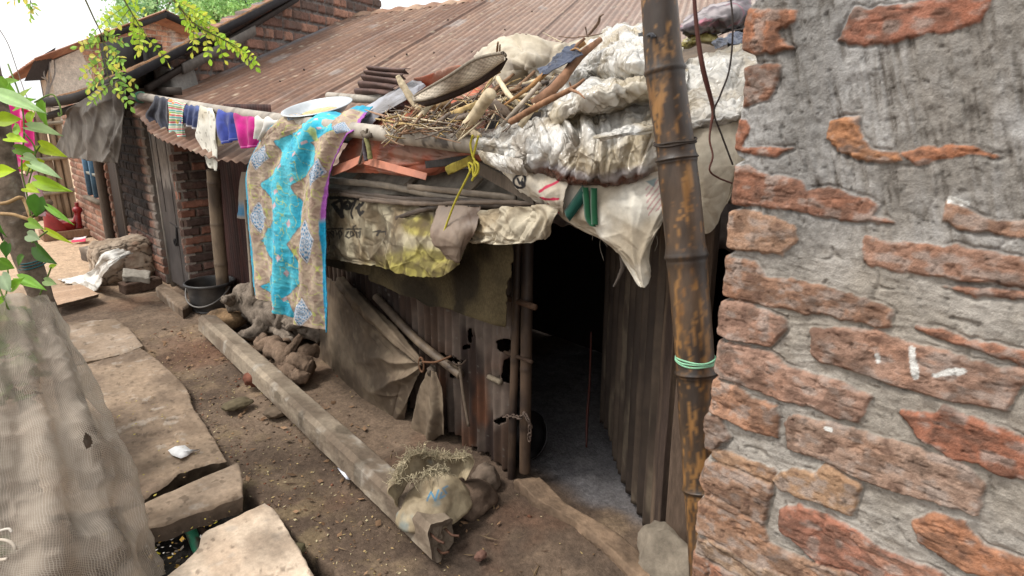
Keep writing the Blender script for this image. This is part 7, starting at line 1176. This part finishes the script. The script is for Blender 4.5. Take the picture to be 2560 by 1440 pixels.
cm_ = N_.new('ShaderNodeMix'); cm_.data_type = 'RGBA'; K_.new(ln2, cm_.inputs['Factor']); K_.new(at.outputs['Color'], cm_.inputs['A']); cm_.inputs['B'].default_value = (.5, .44, .37, 1); K_.new(cm_.outputs['Result'], bsd.inputs['Base Color'])
alp = mth('ADD', mth('MULTIPLY', ln2, .24), mth('MULTIPLY', nz_.outputs[0], 1.32)); alp = mth('MINIMUM', alp, .97)
tb = N_.new('ShaderNodeBsdfTransparent'); tl_ = N_.new('ShaderNodeBsdfTranslucent'); K_.new(at.outputs['Color'], tl_.inputs['Color']); m1 = N_.new('ShaderNodeMixShader'); m1.inputs[0].default_value = .35; K_.new(bsd.outputs[0], m1.inputs[1]); K_.new(tl_.outputs[0], m1.inputs[2])
m2 = N_.new('ShaderNodeMixShader'); K_.new(alp, m2.inputs[0]); K_.new(tb.outputs[0], m2.inputs[1]); K_.new(m1.outputs[0], m2.inputs[2]); K_.new(m2.outputs[0], N_['Material Output'].inputs['Surface'])
nrows = [[D(-620, 850, 2.3), D(-90, 790, 2.35), D(10, 742, 2.55), D(60, 752, 2.62), D(100, 748, 2.74), D(122, 760, 2.9)], [D(-620, 960, 2.25), D(-100, 900, 2.3), D(30, 860, 2.4), D(90, 850, 2.5), D(140, 840, 2.62), D(152, 836, 2.85)], [D(-620, 1070, 2.15), D(-110, 1010, 2.2), D(50, 1000, 2.3), D(130, 980, 2.42), D(192, 930, 2.56), D(205, 925, 2.8)], [D(-620, 1240, 2.07), D(-110, 1180, 2.12), D(80, 1180, 2.18), D(180, 1170, 2.3), D(280, 1130, 2.48), D(292, 1125, 2.7)], [D(-620, 1390, 2.01), D(-110, 1330, 2.06), D(100, 1340, 2.1), D(240, 1345, 2.22), D(336, 1306, 2.42), D(350, 1300, 2.62)], [D(-620, 1620, 1.95), D(-110, 1560, 2.0), D(120, 1560, 2.05), D(270, 1530, 2.2), D(386, 1450, 2.44), D(402, 1440, 2.6)]]
def netd(P, a, b): return .018*np.sin(b*27+2*fbm(P, 3, 2, 730)+a*2.5)*(.35+.8*a)+.03*ridge(P, 3.2, 3, 731)+.008*ridge(P, 13, 2, 732)
net = cloth('garden_net', nrows, 220, 220, lambda P, a, b: mixc(C(200, 184, 166), C(158, 140, 122), sst(-.2, .4, fbm(P, 5, 4, 733)))*.7, nm, disp=netd, thick=0, keep=lambda P, a, b: (np.hypot((proj(P)[0]-205)/8, (proj(P)[1]-1115)/17) > 1), torn=0)
wv_ = net.data.attributes.new('Weave', 'FLOAT_VECTOR', 'POINT'); a, b = uvgrid(220, 220); wv_.data.foreach_set('vector', np.stack([a, b, 0*a], -1).astype(np.float32).ravel())
tag(net, 'sheer dusty garden net draped round the plants at the left edge', 'net')
mb = MB(); t_ = np.linspace(0, 5.2, 20); c0 = D(14, 1368, 2.0); mb.tube([c0+cu*.045*math.cos(q)+cv_*.03*math.sin(q)-cf_*.02 for q in t_], .005, C(210, 196, 178)*.75, 8, 40); mb.tube([D(-10, 1330, 2.0), D(20, 1322, 2.0), D(30, 1330, 2.0)], .004, C(220, 210, 196)*.8, 8, 12); mb.build('tie_cord', M_cord, net)
# low dark plants behind the net
mb = MB(); rq = np.random.RandomState(12)
for k in range(620):
    p = D(rq.uniform(-60, 90), rq.uniform(770, 1010), rq.uniform(2.95, 3.4)) if k < 150 else NB(rq.uniform(-1.3, .05), rq.uniform(2.5, 4.2), rq.uniform(.05, 1.15)); dd = rq.normal(0, 1, 3); dd[2] = -abs(dd[2])*.3; dd /= np.linalg.norm(dd); leafmesh(mb, p, p+dd*rq.uniform(.05, .11), NB(rq.normal(0, .5), rq.normal(0, .5), 1), rq.uniform(.04, .08), [LG, LD, LD, C(120, 96, 70)][rq.randint(4)]*.6)
pz_ = thing('garden_bush', (-.1, 2.9, 0), 'leafy bush kept inside the dusty garden net', 'bush'); mb.build('leaves', M_leaf, pz_)
for k in range(5): mb = MB(); x_, y_ = rq.uniform(-.3, .2), rq.uniform(3., 3.6); mb.tube([(x_, y_, 0), (x_+rq.uniform(-.05, .05), y_, .4), (x_+rq.uniform(-.1, .1), y_, .8)], [.012, .005], C(110, 90, 70)*.6, 6, 10); mb.build('stem', M_bark, pz_)
# trees over the roofs
def tree(u, v, t, R, label, seed, cols, N=5200):
    r = np.random.RandomState(seed); c0 = D(u, v, t); base = NB(c0[0], c0[1], 0); root = thing('leafy_tree', base, label, 'tree')
    mb = MB(); mb.tube([base, base*.5+NB(c0[0], c0[1], c0[2])*.5+r.normal(0, .1, 3), c0], [R*.1, R*.07, R*.03], C(104, 90, 76)*.6, 10, 20)
    for k in range(7): e = c0+r.normal(0, .5, 3)*R; mb.tube([NB(c0[0], c0[1], c0[2]-R*.6), (c0+e)/2, e], [R*.04, R*.01], C(104, 90, 76)*.6, 7, 14)
    mb.build('trunk', M_bark, root)
    cl = r.normal(0, .42, (46, 3))*R*np.array((1, 1, .8)); cl[:, 2] = np.maximum(cl[:, 2], -R*.6); k = r.randint(46, size=N); p = c0+cl[k]+r.normal(0, .11, (N, 3))*R
    s_ = r.uniform(.05, .1, N)*R*.55; e1 = r.normal(0, 1, (N, 3)); e1 /= np.linalg.norm(e1, axis=1, keepdims=True); e2 = np.cross(e1, r.normal(0, 1, (N, 3))); e2 /= np.linalg.norm(e2, axis=1, keepdims=True)
    V = np.stack([p-e1*s_[:, None], p+e2*s_[:, None]*.5, p+e1*s_[:, None], p-e2*s_[:, None]*.5], 1).reshape(-1, 3); cc = np.array(cols)[(k*7) % len(cols)]*r.uniform(.7, 1.15, N)[:, None]
    link('crown', V, np.arange(4*N).reshape(-1, 4), np.repeat(cc, 4, 0), M_leaf2, root, smooth=False)
TG = [C(150, 190, 130), C(166, 204, 144), C(130, 172, 124), C(184, 214, 160)]
tree(360, 40, 21, 1.5, 'leafy green tree over the orange brick gable, half behind the drooping branches', 41, TG)
tree(540, 20, 20, 1.35, 'bright green leafy tree between the two brick gables', 42, [C(166, 206, 130), C(180, 216, 150), C(146, 190, 116)])
tree(610, -10, 26, 1.7, 'darker blue green tree farthest back behind the middle gable', 43, [C(140, 176, 150), C(124, 160, 136)])
tree(460, -40, 24, 1.6, 'tall green tree crown rising out of the top edge of the picture', 44, TG)
